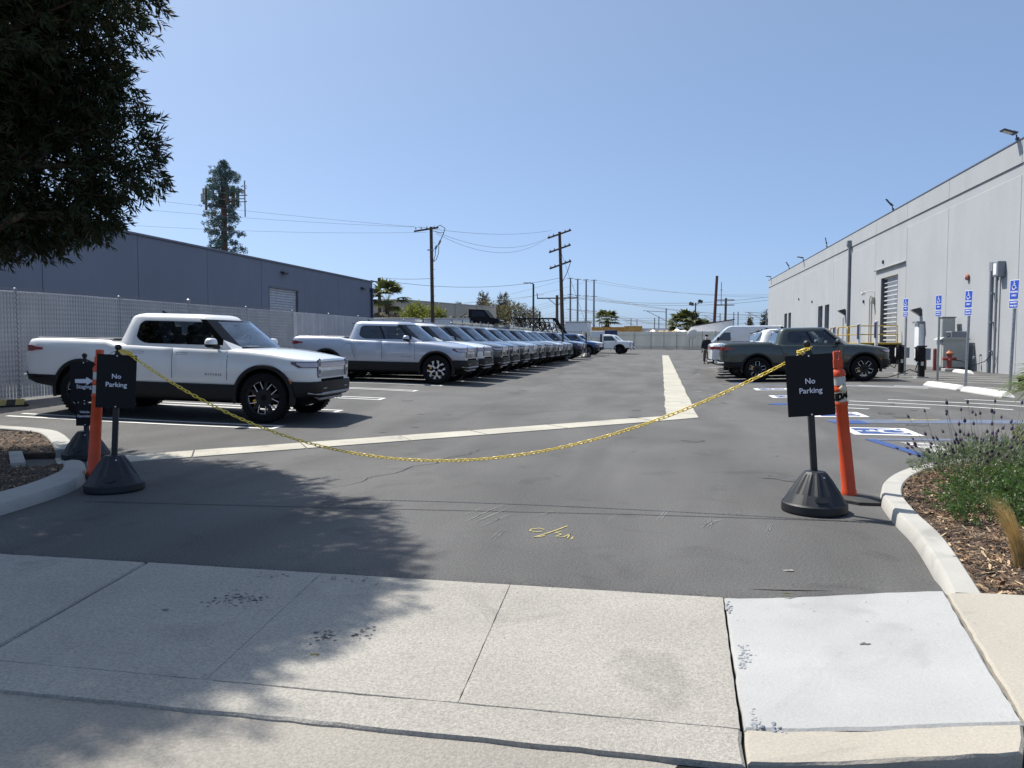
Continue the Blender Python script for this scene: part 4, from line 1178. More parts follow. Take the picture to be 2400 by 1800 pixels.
def loft(stations, secf, m=0):
    mb = MB(); rings = []
    for s in stations:
        h = secf(*s)
        back = h[::-1][1:]
        if h[0][0] == 0: back = back[:-1]
        ring = [(s[0], -y, z) for y, z in h] + [(s[0], y, z) for y, z in back]
        rings.append(ring)
    n = len(rings[0])
    mb.add([p for r_ in rings for p in r_], [], m)
    for i in range(len(rings) - 1):
        for j in range(n):
            j2 = (j + 1) % n
            mb.f.append((i * n + j, (i + 1) * n + j, (i + 1) * n + j2, i * n + j2)); mb.m.append(m); mb.s.append(True)
    mb.f.append(tuple(range(n))); mb.m.append(m); mb.s.append(False)
    mb.f.append(tuple(range((len(rings) - 1) * n, len(rings) * n))[::-1]); mb.m.append(m); mb.s.append(True)
    return mb
def cut_arches(me, r_, name, axles=(FA, RA), y_in=.56, zc=None, yout=1.4):
    """cut wheel openings; faces made by the cut take the last material slot"""
    o = bpy.data.objects.new("tmp", me); COL.objects.link(o)
    cutters = []
    for ax in axles:
        for s in (-1, 1):
            c_ = MB(); M_ = Matrix.Rotation(R(90), 3, 'X')
            c_.lathe([(r_, -(yout - y_in) / 2), (r_, (yout - y_in) / 2)], 40, (0, 0, 0), M=M_)
            co = c_.build("tmpc", M_DARK); co.location = (ax, s * (y_in + yout) / 2, AZ if zc is None else zc)
            co.data.polygons.foreach_set("material_index", [0] * len(co.data.polygons))
            mo = o.modifiers.new("b", 'BOOLEAN'); mo.object = co; mo.operation = 'DIFFERENCE'; mo.solver = 'EXACT'
            cutters.append(co)
    bpy.context.view_layer.update()
    dg = bpy.context.evaluated_depsgraph_get()
    new = bpy.data.meshes.new_from_object(o.evaluated_get(dg))
    if len(new.polygons) == 0:
        for mo in o.modifiers: mo.solver = 'FAST'
        bpy.context.view_layer.update(); dg = bpy.context.evaluated_depsgraph_get()
        new = bpy.data.meshes.new_from_object(o.evaluated_get(dg))
    new.name = name
    for c_ in cutters + [o]: bpy.data.objects.remove(c_)
    mi = len(new.materials) - 1
    zz = AZ if zc is None else zc
    for p in new.polygons:
        c_ = p.center
        for ax in axles:
            d = math.hypot(c_.x - ax, c_.z - zz)
            allr = all(abs(math.hypot(new.vertices[v].co.x - ax, new.vertices[v].co.z - zz) - r_) < .004 for v in p.vertices)
            if allr or (d < r_ and abs(c_.y) < y_in + .03 and abs(p.normal.y) > .9): p.material_index = mi; p.use_smooth = False
    new.set_sharp_from_angle(angle=R(30))
    return new

def pickup_meshes():
    D = {}
    def secb(x, w, zt, zc):
        return section(x, w, zt, zc, .62 if x < 2.2 else .70)
    me = loft(STN, secb).mesh("body", [M_INT, M_DARK])
    D['body'] = cut_arches(me, .535, "body")
    # black lower cladding: sills, bumpers
    CL = [(-2.79, .72), (-2.76, .86), (-2.68, .95), (-2.5, 1.0), (-2.0, 1.012), (-1, 1.012), (1.3, 1.012), (2.0, 1.012), (2.38, 1.0), (2.56, .965), (2.68, .90), (2.76, .80), (2.80, .64)]
    def secc(x, w):
        if x > 2.1: zb, zt = .40 + .06 * ss((x - 2.3) / .5), .72
        elif x < -1.9: zb, zt = .44 + .14 * ss((-x - 2.2) / .6), .70
        else: zb, zt = .33, .635
        return [(0, zb), (w - .16, zb), (w - .05, zb + .03), (w - .012, zb + .08), (w, zb + .16), (w, zt - .05), (w - .006, zt - .012), (w - .03, zt), (0, zt)]
    CLs = []
    for x, w in CL:
        CLs.append((x, w))
        if x == -2.0: CLs += [(-1.93, 1.012), (-1.86, 1.012)]
        if x == 2.0: CLs += [(2.06, 1.012), (2.13, 1.012)]
    me = loft(CLs, secc).mesh("cladding", [M_BLACK, M_DARK])
    D['cladding'] = cut_arches(me, .50, "cladding")
    # flares
    m_ = MB()
    for ax in (FA, RA):
        for s in (-1, 1):
            prof = []
            for i in range(25):
                t = R(-14 + 208 * i / 24)
                prof.append((math.cos(t), math.sin(t)))
            V_ = []
            for cx, cz in prof:
                for r_, yy in ((.488, .90), (.490, 1.022), (.505, 1.034), (.535, 1.034), (.556, 1.018), (.560, .93)):
                    V_.append((ax + cx * r_, s * yy, AZ + .015 + cz * r_))
            F_ = []
            for i in range(24):
                for j in range(5):
                    q = (i * 6 + j, (i + 1) * 6 + j, (i + 1) * 6 + j + 1, i * 6 + j + 1)
                    F_.append(q if s < 0 else q[::-1])
            m_.add(V_, [f[::-1] for f in F_], 0, True)
    D['wheel_arch_trim'] = m_.mesh("wheel_arch_trim", [M_BLACK])
    m_ = MB()
    for s in (-1, 1): m_.box((FA + .50, s * 1.037, AZ + .30), (.02, .012, .10), rot=Matrix.Rotation(R(-35), 3, 'Y'), bev=.004)
    D['side_marker'] = m_.mesh("side_marker", [M_AMBER])
    # ---- cabin: columns run around half of the plan, rows go up
    def plan(z):
        t = (z - 1.24) / .51
        L_ = lambda a, c: a + (c - a) * t
        return L_(1.62, .96), L_(1.28, .70), L_(-.955, -.80), L_(.935, .765)          # front centre, front side, rear, half width
    cols = []
    for q in (0, .5, .85): cols.append(('r', q))
    for q in (0, .04, .09, .14, .155, .175, .20, .24, .29, .36, .45, .535, .575, .70, .82, .93, .955, 1.0): cols.append(('s', q))
    for q in (.16, .22, .5, .8, 1.0): cols.append(('f', q))
    def colpt(c, z):
        xf, xs_, xr, w = plan(z)
        k, q = c
        if k == 'r': return (xr, -(w - .10) * q)
        if k == 's':
            x = xr + .05 + (xs_ - xr - .05) * q
            return (x, -(w - (.07 * (1 - q / .09) ** 2 if q < .09 else 0) - (.012 * ((q - .9) / .1) ** 2 if q > .9 else 0)))
        y = w * (1 - q) - .03 * (1 - q)
        return (xs_ + .05 + (xf - xs_ - .05) * (1 - (1 - q) ** 2.0), -max(0, y))
    def limits(c):
        k, q = c
        if k == 's':
            if q < .14 or q > .955: return 1.40, 1.60
            a_ = max(0, min(1, (q - .14) / .15))
            e_ = math.sqrt(max(0, 1 - (1 - a_) ** 2)); f_ = math.sqrt(max(0, 1 - (1 - min(1, a_ * 1.8)) ** 2))
            return 1.52 - (1.52 - 1.305) * e_, 1.52 + (1.705 - 1.52) * f_
        if k == 'f': return 1.285, 1.715
        return 1.40, 1.70
    shell = MB(); gl_s = MB(); gl_r = MB(); gl_f = MB(); trim = MB()
    def region(c0, c1):
        if c0[0] == 'r' and c1[0] == 'r': return 'rear'
        if c0[0] == 's' and c1[0] == 's':
            a_, c_ = c0[1], c1[1]
            if c_ <= .155: return 'paint'
            if a_ >= .155 and c_ <= .535: return 'tint'
            if a_ >= .575 and c_ <= .93: return 'glass'
            return 'black'
        if c0[0] == 'f' and c1[0] == 'f' and c0[1] >= .16: return 'ws'
        if c0[0] == 's' and c1[0] == 'f' or c0[0] == 'f': return 'black'
        return 'paint'
    for sgn in (1, -1):
        for c0, c1 in zip(cols[:-1], cols[1:]):
            reg = region(c0, c1)
            l0, h0 = limits(c0); l1, h1 = limits(c1)
            rows0 = [1.235, l0, h0, 1.75]; rows1 = [1.235, l1, h1, 1.75]
            for k in range(3):
                Q = []
                for c, z in ((c0, rows0[k]), (c1, rows1[k]), (c1, rows1[k + 1]), (c0, rows0[k + 1])):
                    x, y = colpt(c, z); Q.append((x, y * sgn, z))
                f = [(0, 1, 2, 3)] if sgn > 0 else [(3, 2, 1, 0)]
                if k == 1:
                    if reg == 'tint': gl_s.add(Q, f)
                    elif reg == 'glass': gl_f.add(Q, f)
                    elif reg == 'ws': shell.add(Q, [], 0); D.setdefault('_ws', MB()).add(Q, f, 0, True)
                    elif reg == 'rear': gl_r.add(Q, f)
                    elif reg == 'black': trim.add(Q, f, 0, False)
                    else: shell.add(Q, f, 0, True)
                elif reg in ('ws',) or (reg == 'black' and k == 0 and c0[0] != 's') or (reg == 'black' and c0[0] == 'f') or (reg == 'glass' and False):
                    trim.add(Q, f, 0, False)
                elif reg == 'black' and k == 2 and c0[1] > .9: trim.add(Q, f, 0, False)
                else: shell.add(Q, f, 0, True)
            # roof
            lv = [(1.75, 0, 1), (1.785, .035, .965), (1.815, .10, .90), (1.838, .22, .72), (1.848, .5, .35), (1.85, .9, .0)]
            for (z0, i0, s0), (z1, i1, s1) in zip(lv[:-1], lv[1:]):
                Q = []
                for c, z, ins, sc in ((c0, z0, i0, s0), (c1, z0, i0, s0), (c1, z1, i1, s1), (c0, z1, i1, s1)):
                    x, y = colpt(c, 1.75)
                    cx = 0.02
                    Q.append((cx + (x - cx) * (1 - ins), y * (1 - .85 * ins) if sc else 0 if ins >= .9 else y * sc, z))
                shell.add(Q, [(0, 1, 2, 3)] if sgn > 0 else [(3, 2, 1, 0)], 0, True)
    def weld(mb, nm, mats, ang=35):
        import bmesh
        me = mb.mesh(nm, mats, ang)
        bm = bmesh.new(); bm.from_mesh(me); bmesh.ops.remove_doubles(bm, verts=bm.verts, dist=.0008)
        bmesh.ops.dissolve_degenerate(bm, dist=.0005, edges=bm.edges)
        bm.normal_update(); bm.to_mesh(me); bm.free()
        me.set_sharp_from_angle(angle=R(ang)); return me
    D['cab'] = weld(shell, "cab", [M_INT], 40)
    D['window_surround'] = weld(trim, "window_surround", [M_TRIM], 30)
    D['rear_side_window'] = weld(gl_s, "rear_side_window", [M_TINT]); D['front_side_window'] = weld(gl_f, "front_side_window", [M_GLASS])
    D['rear_window'] = weld(gl_r, "rear_window", [M_TINT]); D['windscreen'] = weld(D.pop('_ws'), "windscreen", [M_WS], 60)
    # third brake lamp lip and antenna fin
    m_ = MB(); m_.box((-.885, 0, 1.765), (.10, 1.0, .022), bev=.006)
    D['roof_spoiler'] = m_.mesh("roof_spoiler", [M_SATIN])
    m_ = MB(); m_.prism([(-.62, 1.835), (-.40, 1.835), (-.52, 1.87), (-.62, 1.91)], -.018, .018, 'xz'); D['antenna_fin'] = m_.mesh("antenna_fin", [M_SATIN])
    # inside
    m_ = MB()
    m_.box((.18, 0, 1.262), (2.1, 1.72, .012))
    for s in (-1, 1):
        for x in (.30, -.55):
            m_.box((x, s * .42, 1.36), (.13, .50, .26), rot=Matrix.Rotation(R(-14), 3, 'Y'), bev=.05)
            m_.box((x - .05, s * .42, 1.56), (.10, .26, .17), rot=Matrix.Rotation(R(-10), 3, 'Y'), bev=.04)
            for t in (-.06, .06): m_.tube([(x - .03, s * .42 + t, 1.45), (x - .05, s * .42 + t, 1.52)], .008, 6)
    D['seat'] = m_.mesh("seat", [M_INT])
    m_ = MB(); m_.box((1.08, 0, 1.268), (.52, 1.60, .03), bev=.01); m_.box((.90, 0, 1.30), (.04, .42, .16), bev=.01)
    D['dashboard'] = m_.mesh("dashboard", [M_INTL])
    m_ = MB()
    M_ = Matrix.Rotation(R(-65), 3, 'Y')
    m_.tube([Vector((.80, .42, 1.33)) + M_ @ Vector((.18 * math.cos(t), .18 * math.sin(t), 0)) for t in [2 * PI * i / 20 for i in range(20)]], .014, 6, closed=True)
    m_.tube([Vector((.80, .42, 1.33)) + M_ @ Vector((0, -.17, 0)), Vector((.80, .42, 1.33)) + M_ @ Vector((0, .17, 0))], .016, 6)
    m_.box((.87, 0, 1.66), (.02, .22, .06), bev=.008); m_.tube([(.88, 0, 1.66), (.93, 0, 1.72)], .012, 6)
    D['steering_wheel'] = m_.mesh("steering_wheel", [M_INT])
    # doors as panels proud of the body
    def door_mesh(xa0, xa1, xb0, xb1, z0=.655, z1=1.262):
        m_ = MB()
        for s in (-1, 1):
            def fn(u, v):
                t = (v - z0) / (z1 - z0)
                x = (xa0 + (xa1 - xa0) * t) * (1 - u) + (xb0 + (xb1 - xb0) * t) * u
                return (x, s * (side_y(x, v) + (.004 if 0.001 < u < .999 else .0015)), v)
            m_.grid(fn, [0, .004, .2, .4, .6, .8, .996, 1], [z0, .70, .78, .86, .94, 1.02, 1.08, 1.13, 1.17, 1.20, 1.225, 1.245, z1], flip=(s < 0))
        return m_.mesh("door", [M_INT], 50)
    D['door_f'] = door_mesh(.205, .205, 1.225, 1.225)
    D['door_r'] = door_mesh(-.62, -.78, .195, .195)
    m_ = MB()
    for s in (-1, 1):
        for (x0, z0_, x1, z1_) in ((1.231, .65, 1.231, 1.20), (.20, .65, .20, 1.265), (-.628, .66, -.79, 1.20)):
            P0 = []
            for i in range(9):
                t = i / 8; x = x0 + (x1 - x0) * t; z = z0_ + (z1_ - z0_) * t
                y = s * (side_y(x, z) + .0012)
                P0 += [(x - .005, y, z), (x + .005, y, z)]
            m_.add(P0, [((2 * i, 2 * i + 1, 2 * i + 3, 2 * i + 2) if s < 0 else (2 * i + 2, 2 * i + 3, 2 * i + 1, 2 * i)) for i in range(8)])
        # gear tunnel hatch behind the rear door
        arc = [(-.80 - .30 * math.sin(R(90) * i / 8) , 1.12 + .045 - .30 * (1 - math.cos(R(90) * i / 8))) for i in range(9)]
        P0 = []
        for x, z in arc:
            y = s * (side_y(x, z) + .0012); P0 += [(x, y, z - .004), (x, y, z + .004)]
        m_.add(P0, [((2 * i, 2 * i + 2, 2 * i + 3, 2 * i + 1) if s > 0 else (2 * i + 1, 2 * i + 3, 2 * i + 2, 2 * i)) for i in range(8)])
    D['door_seam'] = m_.mesh("door_seam", [M_DARK])
    def handle(x):
        m_ = MB()
        for s in (-1, 1):
            for (cx, cz, lx, lz) in ((x, 1.165, .20, .004), (x, 1.130, .20, .004), (x - .10, 1.1475, .004, .039), (x + .10, 1.1475, .004, .039)):
                m_.box((cx, s * (side_y(cx, cz) + .0045), cz), (lx, .003, lz))
        return m_.mesh("handle", [M_STEELD])
    D['handle_f'] = handle(.38); D['handle_r'] = handle(-.45)
    # bed cover
    m_ = MB()
    for i in range(7): m_.box((-2.40 + .205 * i, 0, 1.358), (.198, 1.54, .012), bev=.003)
    D['bed_cover'] = m_.mesh("bed_cover", [M_SATIN])
    m_ = MB()
    for s in (-1, 1): m_.box((-1.8, s * .80, 1.358), (1.5, .035, .014), bev=.004)
    D['bed_rail'] = m_.mesh("bed_rail", [M_GALV])
    # front lamps
    def contour(front, ymax):
        """points and outward normals of the plan outline from -ymax to ymax"""
        P_ = [(s_[0], s_[1]) for s_ in STN if (s_[0] >= 1.9 if front else s_[0] <= -1.9)]
        if not front: P_ = P_[::-1]
        half = []
        for (xa, wa), (xb, wb) in zip(P_[:-1], P_[1:]):
            for k in range(4): half.append((xa + (xb - xa) * k / 4, wa + (wb - wa) * k / 4))
        half.append(P_[-1])
        half = [q for q in half if q[1] <= ymax]
        xe = half[-1][0]
        half += [(xe, half[-1][1] * t) for t in (.8, .5, .2, 0)]
        pts = [(x, -w) for x, w in half] + [(x, w) for x, w in half[::-1][1:]]
        out = []
        for i, (x, y) in enumerate(pts):
            a_, c_ = pts[max(i - 1, 0)], pts[min(i + 1, len(pts) - 1)]
            tx, ty = c_[0] - a_[0], c_[1] - a_[1]; l = math.hypot(tx, ty)
            nx, ny = ty / l, -tx / l
            if (nx < 0) == front and abs(nx) > .05: nx, ny = -nx, -ny
            elif abs(nx) <= .05 and ny * y < 0: nx, ny = -nx, -ny
            out.append((x, y, nx, ny))
        return out
    def bandmesh(front, ymax, z0, z1, off):
        m_ = MB(); C_ = contour(front, ymax); n = len(C_)
        V_ = []
        for i, (x, y, nx, ny) in enumerate(C_):
            e_ = min(i, n - 1 - i) / 3.0
            k = min(1, .35 + .65 * e_)
            zc_ = (z0 + z1) / 2 + (0 if not front else .5 * (z1 - z0) * (1 - k))
            for q in (-.5, .5): V_.append((x + nx * off, y + ny * off, zc_ + q * (z1 - z0) * k))
        F_ = [(2 * i, 2 * i + 2, 2 * i + 3, 2 * i + 1) for i in range(n - 1)]
        m_.add(V_, F_ if front else [f[::-1] for f in F_], 0, True)
        return m_
    ms = bandmesh(True, .978, .962, 1.062, .006); D['light_bar_surround'] = ms.mesh("light_bar_surround", [M_LAMPR], 60)
    ml = bandmesh(True, .970, .974, 1.050, .010); D['light_bar'] = ml.mesh("light_bar", [M_LAMP], 60)
    def stadium(cy, cz, w, h, n=8):
        P_ = []
        for i in range(n + 1): t = PI * i / n; P_.append((cy + w / 2 * math.cos(t), cz + h / 2 - w / 2 + w / 2 * math.sin(t)))
        for i in range(n + 1): t = PI + PI * i / n; P_.append((cy + w / 2 * math.cos(t), cz - h / 2 + w / 2 + w / 2 * math.sin(t)))
        return P_
    m_ = MB()
    m_.prism(stadium(0, .955, .14, .33), 2.74, 2.757, 'yz'); m_.prism(stadium(0, .955, .108, .298), 2.757, 2.7635, 'yz', m=1)
    m_.prism(stadium(0, 1.02, .065, .09), 2.7635, 2.768, 'yz', m=2); m_.prism(stadium(0, .89, .065, .09), 2.7635, 2.768, 'yz', m=2)
    D['headlight'] = m_.mesh("headlight", [M_LAMPR, M_LAMP, M_PANE])
    m_ = MB(); m_.box((2.70, 0, .735), (.10, 1.06, .075), bev=.012)
    for i in range(4): m_.box((2.752, 0, .708 + .017 * i), (.004, 1.0, .005))
    D['grille'] = m_.mesh("grille", [M_DARK])
    m_ = MB()
    for s in (-1, 1):
        m_.box((2.725, s * .68, .722), (.06, .20, .022), bev=.004)
    D['chin_lamp'] = m_.mesh("chin_lamp", [M_CHROME])
    m_ = MB()
    m_.box((2.80, 0, .505), (.03, 1.20, .045), bev=.01)
    for s in (-1, 1):
        m_.tube([(2.805, s * .58, .50), (2.76, s * .74, .505), (2.66, s * .90, .53)], .016, 6)
        m_.box((2.802, s * .48, .60), (.02, .14, .018), bev=.004)
    D['bumper_trim'] = m_.mesh("bumper_trim", [M_GALV])
    m_ = MB(); m_.box((2.66, 0, .43), (.16, 1.05, .05), rot=Matrix.Rotation(R(24), 3, 'Y'), bev=.012); D['skid_plate'] = m_.mesh("skid_plate", [M_GALV])
    m_ = MB(); m_.prism([(0.026, 0), (0, .018), (-.026, 0), (0, -.018)], 0, .003, 'xy'); m_.v = [(2.55 + x, y, 1.152 + z) for x, y, z in m_.v]
    D['nose_badge'] = m_.mesh("nose_badge", [M_STEELD])
    # rear
    m_ = MB()
    m_ = bandmesh(False, .99, 1.11, 1.215, .007)
    D['tail_light'] = m_.mesh("tail_light", [M_RED], 60)
    m_ = MB(); m_.box((-2.80, 0, .66), (.07, 1.5, .09), bev=.015); m_.box((-2.815, 0, .665), (.05, .50, .13), m=1, bev=.01)
    for s in (-1, 1): m_.tube([(-2.81, s * .70, .66), (-2.77, s * .86, .66), (-2.66, s * .965, .665)], .035, 8)
    D['rear_bumper_bar'] = m_.mesh("rear_bumper_bar", [M_GALV, M_STEELD])
    # mirrors
    m_ = MB(); m2 = MB()
    for s in (-1, 1):
        for mb_, lo_, hi_ in ((m_, 0, 90), (m2, -90, 0)):
            def fn(u, v):
                cu, cv = math.cos(u), math.cos(v)
                sx_ = 1 if cu > 0 else 1
                return (1.02 + .085 * math.copysign(abs(cu) ** .7, cu) * cv ** .5, s * (1.135 + .125 * math.copysign(abs(math.sin(u)) ** .7, math.sin(u)) * cv ** .5), 1.325 + (.105 if lo_ == 0 else .062) * math.sin(v))
            mb_.grid(fn, [2 * PI * i / 20 for i in range(21)], [R(lo_ + (hi_ - lo_) * i / 6) for i in range(7)], flip=False)
        m2.tube([(1.04, s * .93, 1.275), (1.03, s * 1.04, 1.29)], [.035, .045], 8)
    D['mirror'] = m_.mesh("mirror", [M_INT], 60); D['mirror_housing'] = m2.mesh("mirror_housing", [M_BLACK], 60)
    # underbody
    m_ = MB(); m_.box((0.15, 0, .36), (4.6, 1.25, .16), bev=.03)
    for ax in (FA, RA): m_.tube([(ax, -.8, AZ), (ax, .8, AZ)], .06, 8); m_.box((ax, 0, .42), (.4, 1.1, .2), bev=.04)
    D['chassis'] = m_.mesh("chassis", [M_DARK])
    # wheels: axis along y, outer face at -y
    Mx = Matrix.Rotation(R(90), 3, 'X')
    m_ = MB()
    tp = [(.302, .122), (.335, .135), (.385, .138), (.412, .128), (.428, .10), (.432, .05), (.432, -.05), (.428, -.10), (.412, -.128), (.385, -.138), (.335, -.135), (.302, -.122)]
    m_.lathe(tp, 40, M=Mx, caps=False)
    for i in range(40):
        t = 2 * PI * i / 40
        for s in (-1, 1):
            m_.box((.424 * math.cos(t), s * .105, .424 * math.sin(t)), (.02, .045, .028), rot=Matrix.Rotation(-t, 3, 'Y'))
    D['tyre'] = m_.mesh("tyre", [M_RUBBER])
    def rim(kind):
        m_ = MB()
        m_.lathe([(.304, .12), (.28, .10), (.275, -.06), (.288, -.116), (.300, -.124), (.306, -.112)], 36, M=Mx, m=0, caps=False)
        m_.lathe([(0, -.075), (.055, -.075), (.075, -.06), (.085, .0)], 20, M=Mx, m=0, caps=False)
        m_.lathe([(0, -.082), (.028, -.082), (.034, -.074)], 12, M=Mx, m=0 if kind == 0 else 1, caps=False)
        m_.lathe([(0.0, .075), (.17, .075), (.19, .06), (.19, .04)], 24, M=Mx, m=2, caps=False)
        for k in range(5):
            Rk = Matrix.Rotation(2 * PI * k / 5 + R(90), 3, 'Y')
            def bar(a_, c_, w0, w1, mm, yy=-.095, th=.02):
                a_ = Vector((a_[0], 0, a_[1])); c_ = Vector((c_[0], 0, c_[1]))
                d = (c_ - a_).normalized(); n_ = Vector((-d.z, 0, d.x))
                P_ = []
                for y_ in (yy, yy + th):
                    P_ += [a_ + n_ * w0 / 2, c_ + n_ * w1 / 2, c_ - n_ * w1 / 2, a_ - n_ * w0 / 2]
                    for i in range(4): P_[-4 + i] = Rk @ (P_[-4 + i] + Vector((0, y_, 0)))
                m_.add(P_, [(0, 1, 2, 3), (7, 6, 5, 4), (0, 4, 5, 1), (1, 5, 6, 2), (2, 6, 7, 3), (3, 7, 4, 0)], mm)
            if kind == 0:
                R36 = Matrix.Rotation(R(36), 3, 'Y'); keep = Rk
                Rk = keep @ R36
                bar((.05, 0), (.284, 0), .085, .060, 0, -.090, .03)
                Rk = keep
                bar((.05, 0), (.15, 0), .10, .10, 0, -.086, .03)
                for s in (-1, 1):
                    bar((.12, s * .056), (.282, s * .066), .022, .018, 0, -.094, .03)
                    bar((.138, s * .056), (.284, s * .065), .0125, .0125, 1, -.100, .012)
                bar((.280, -.070), (.280, .070), .0125, .0125, 1, -.100, .012)
            else:
                bar((.05, 0), (.16, 0), .050, .044, 1, -.092, .03)
                for s in (-1, 1):
                    bar((.15, s * .012), (.288, s * .088), .030, .026, 1, -.095, .03)
                    bar((.19, s * .062), (.285, s * .145), .022, .020, 1, -.094, .025)
        if kind == 1: m_.lathe([(.285, -.105), (.298, -.126), (.304, -.112)], 36, M=Mx, m=1, caps=False)
        return m_.mesh("rim", [M_RIMD, M_SILVERW, M_DARK])
    D['rim0'] = rim(0); D['rim1'] = rim(1)
    m_ = MB()
    for t in (R(160), R(205)):
        m_.box((.185 * math.cos(t), -.055, .185 * math.sin(t)), (.085, .05, .10), rot=Matrix.Rotation(-t, 3, 'Y'), bev=.015)
    D['caliper'] = m_.mesh("brake_caliper", [M_CALIP])
    return D
PM = pickup_meshes()
_bd = text_mesh("badge", "RIVIAN", .062, M_STEELD, None, Matrix(), ext=.001, spacing=1.35, sx=1.25)
PM['badge'] = _bd.data; bpy.data.objects.remove(_bd)
def split_mesh(me, key, nm):
    """one mesh per group of faces that share key(centre)"""
    groups = {}
    for p in me.polygons: groups.setdefault(key(p.center), []).append(p)
    out = []
    for k in sorted(groups):
        idx = {}; V_ = []; F_ = []
        for p in groups[k]:
            f = []
            for v in p.vertices:
                if v not in idx: idx[v] = len(V_); V_.append(tuple(me.vertices[v].co))
                f.append(idx[v])
            F_.append(f)
        m2 = bpy.data.meshes.new(nm); m2.from_pydata(V_, [], F_)
        for mm in me.materials: m2.materials.append(mm)
        m2.polygons.foreach_set("material_index", [p.material_index for p in groups[k]])
        m2.polygons.foreach_set("use_smooth", [p.use_smooth for p in groups[k]])
        m2.set_sharp_from_angle(angle=R(40)); out.append(m2)
    return out
_side = lambda c: c.y > 0
_quad = lambda c: (c.y > 0, c.x > 0)
for k_, key_ in (('wheel_arch_trim', _quad), ('side_marker', _side), ('door_f', _side), ('door_r', _side), ('handle_f', _side), ('handle_r', _side), ('front_side_window', _side),
                 ('rear_side_window', _side), ('seat', _quad), ('bed_rail', _side), ('chin_lamp', _side), ('mirror', _side), ('mirror_housing', _side), ('window_surround', _side),
                 ('bed_cover', lambda c: int((c.x + 2.5025) / .205)), ('door_seam', lambda c: (c.y > 0, round((c.x + .0) / .9)))):
    PM[k_] = split_mesh(PM[k_], key_, k_)
PAINTED = ('body', 'cab', 'door_f', 'door_r', 'mirror')
def make_pickup(label, col, rim_kind, loc, yaw=0.0, pitch=0.0, group=None, name="pickup_truck", near=True):
    t = thing(name, label, "pickup truck", loc, group=group, rot=(0, -pitch, yaw))
    def part(key, nm=None, parents=None, l=None):
        mm = PM[key]; mm = mm if isinstance(mm, list) else [mm]
        out = []
        for i, m1 in enumerate(mm):
            o = obj(nm or key, m1, parents[i] if parents else t, l)
            if key in PAINTED:
                o.material_slots[0].link = 'OBJECT'; o.material_slots[0].material = col
            out.append(o)
        return out
    for k in ('body', 'cladding', 'wheel_arch_trim', 'cab', 'window_surround', 'rear_side_window', 'front_side_window', 'rear_window', 'windscreen', 'antenna_fin', 'light_bar', 'light_bar_surround',
              'grille', 'chin_lamp', 'bumper_trim', 'tail_light', 'rear_bumper_bar', 'chassis', 'roof_spoiler', 'seat', 'dashboard'): part(k)
    part('bed_cover', 'bed_cover_slat')
    if near:
        for k in ('side_marker', 'steering_wheel', 'door_seam', 'bed_rail', 'skid_plate', 'nose_badge'): part(k)
    for k, h in (('door_f', 'handle_f'), ('door_r', 'handle_r')):
        d = part(k, 'door')
        if near: part(h, 'handle', d)
    for s in (-1, 1): part('headlight', 'headlight', None, (0, s * .63, 0))
    mi = part('mirror'); part('mirror_housing', None, mi)
    if near:
        for s in (-1, 1):
            o = part('badge', 'badge')[0]; o.rotation_euler = (R(90), 0, 0 if s < 0 else PI); o.location = (.98, s * (side_y(.98, .80) + .0055), .80)
    for ax in (FA, RA):
        for s in (-1, 1):
            w = bpy.data.objects.new("wheel", None); COL.objects.link(w); w.parent = t; w.location = (ax, s * .875, AZ)
            if s > 0: w.rotation_euler = (0, 0, PI)
            obj("tyre", PM['tyre'], w); rm = obj("rim", PM['rim0' if rim_kind == 0 else 'rim1'], w)
            rm.rotation_euler = (0, rnd.uniform(-.5, .5) + (R(11) if s < 0 else 0), 0)
            if near: obj("brake_caliper", PM['caliper'], w)
    return t
def place_truck(label, col, rim_kind, x, y, yaw=0.0, group=None, dz=0.0, near=True):
    zf = zg(x + FA, y); zr = zg(x + RA, y)
    p = math.atan2(zf - zr, FA - RA)
    z = zf - math.sin(p) * FA
    return make_pickup(label, col, rim_kind, (x, y, z + dz), yaw, p, group, near=near)

ROWG = "pickup trucks parked in a row with their noses to the lot"
place_truck("white pickup truck closest to the camera, behind the staging sign", P_WHITE, 0, -8.62, 13.0, R(2.0))
ROW = [(22.8, P_SILVER, 1, "silver pickup truck with bright five-spoke wheels, first in the long row"),
       (25.25, P_WHITE, 1, "white pickup truck parked right beside the silver one heading the row"),
       (27.6, P_GREY, 1, "grey-green pickup truck between the white one and the midnight blue one"),
       (30.0, P_BLUE, 1, "midnight blue pickup truck fourth from the near end of the row"),
       (32.5, P_SLATE, 0, "slate grey pickup truck just past the midnight blue one"),
       (34.9, P_SILVER, 1, "pale silver pickup truck between two dark ones, sixth along the row"),
       (37.3, P_GREEN, 0, "dark green pickup truck next after the pale silver one mid-row"),
       (39.9, P_GREY, 1, "grey-green pickup truck eighth along the row, behind a dark green one"),
       (42.1, P_SLATE, 1, "slate grey pickup truck directly before a white one deep in the row"),
       (44.4, P_WHITE, 0, "white pickup truck tenth along the row, amid grey ones"),
       (46.8, P_GREY, 0, "grey-green pickup truck just past the far white one, behind the nearer stand"),
       (49.1, P_SILVER, 1, "silver pickup truck twelfth along the row, half hidden by the nearer stand"),
       (54.2, P_BLUE, 0, "dark blue pickup truck with an open gap before it, between the two far stands"),
       (59.0, P_SILVER, 1, "silver pickup truck beside the far stand near the row's end"),
       (66.5, P_AZURE, 0, "bright blue pickup truck near the far end of the row"),
       (71.5, P_WHITE, 1, "white pickup truck last of the row, nearest the flatbed lorry")]
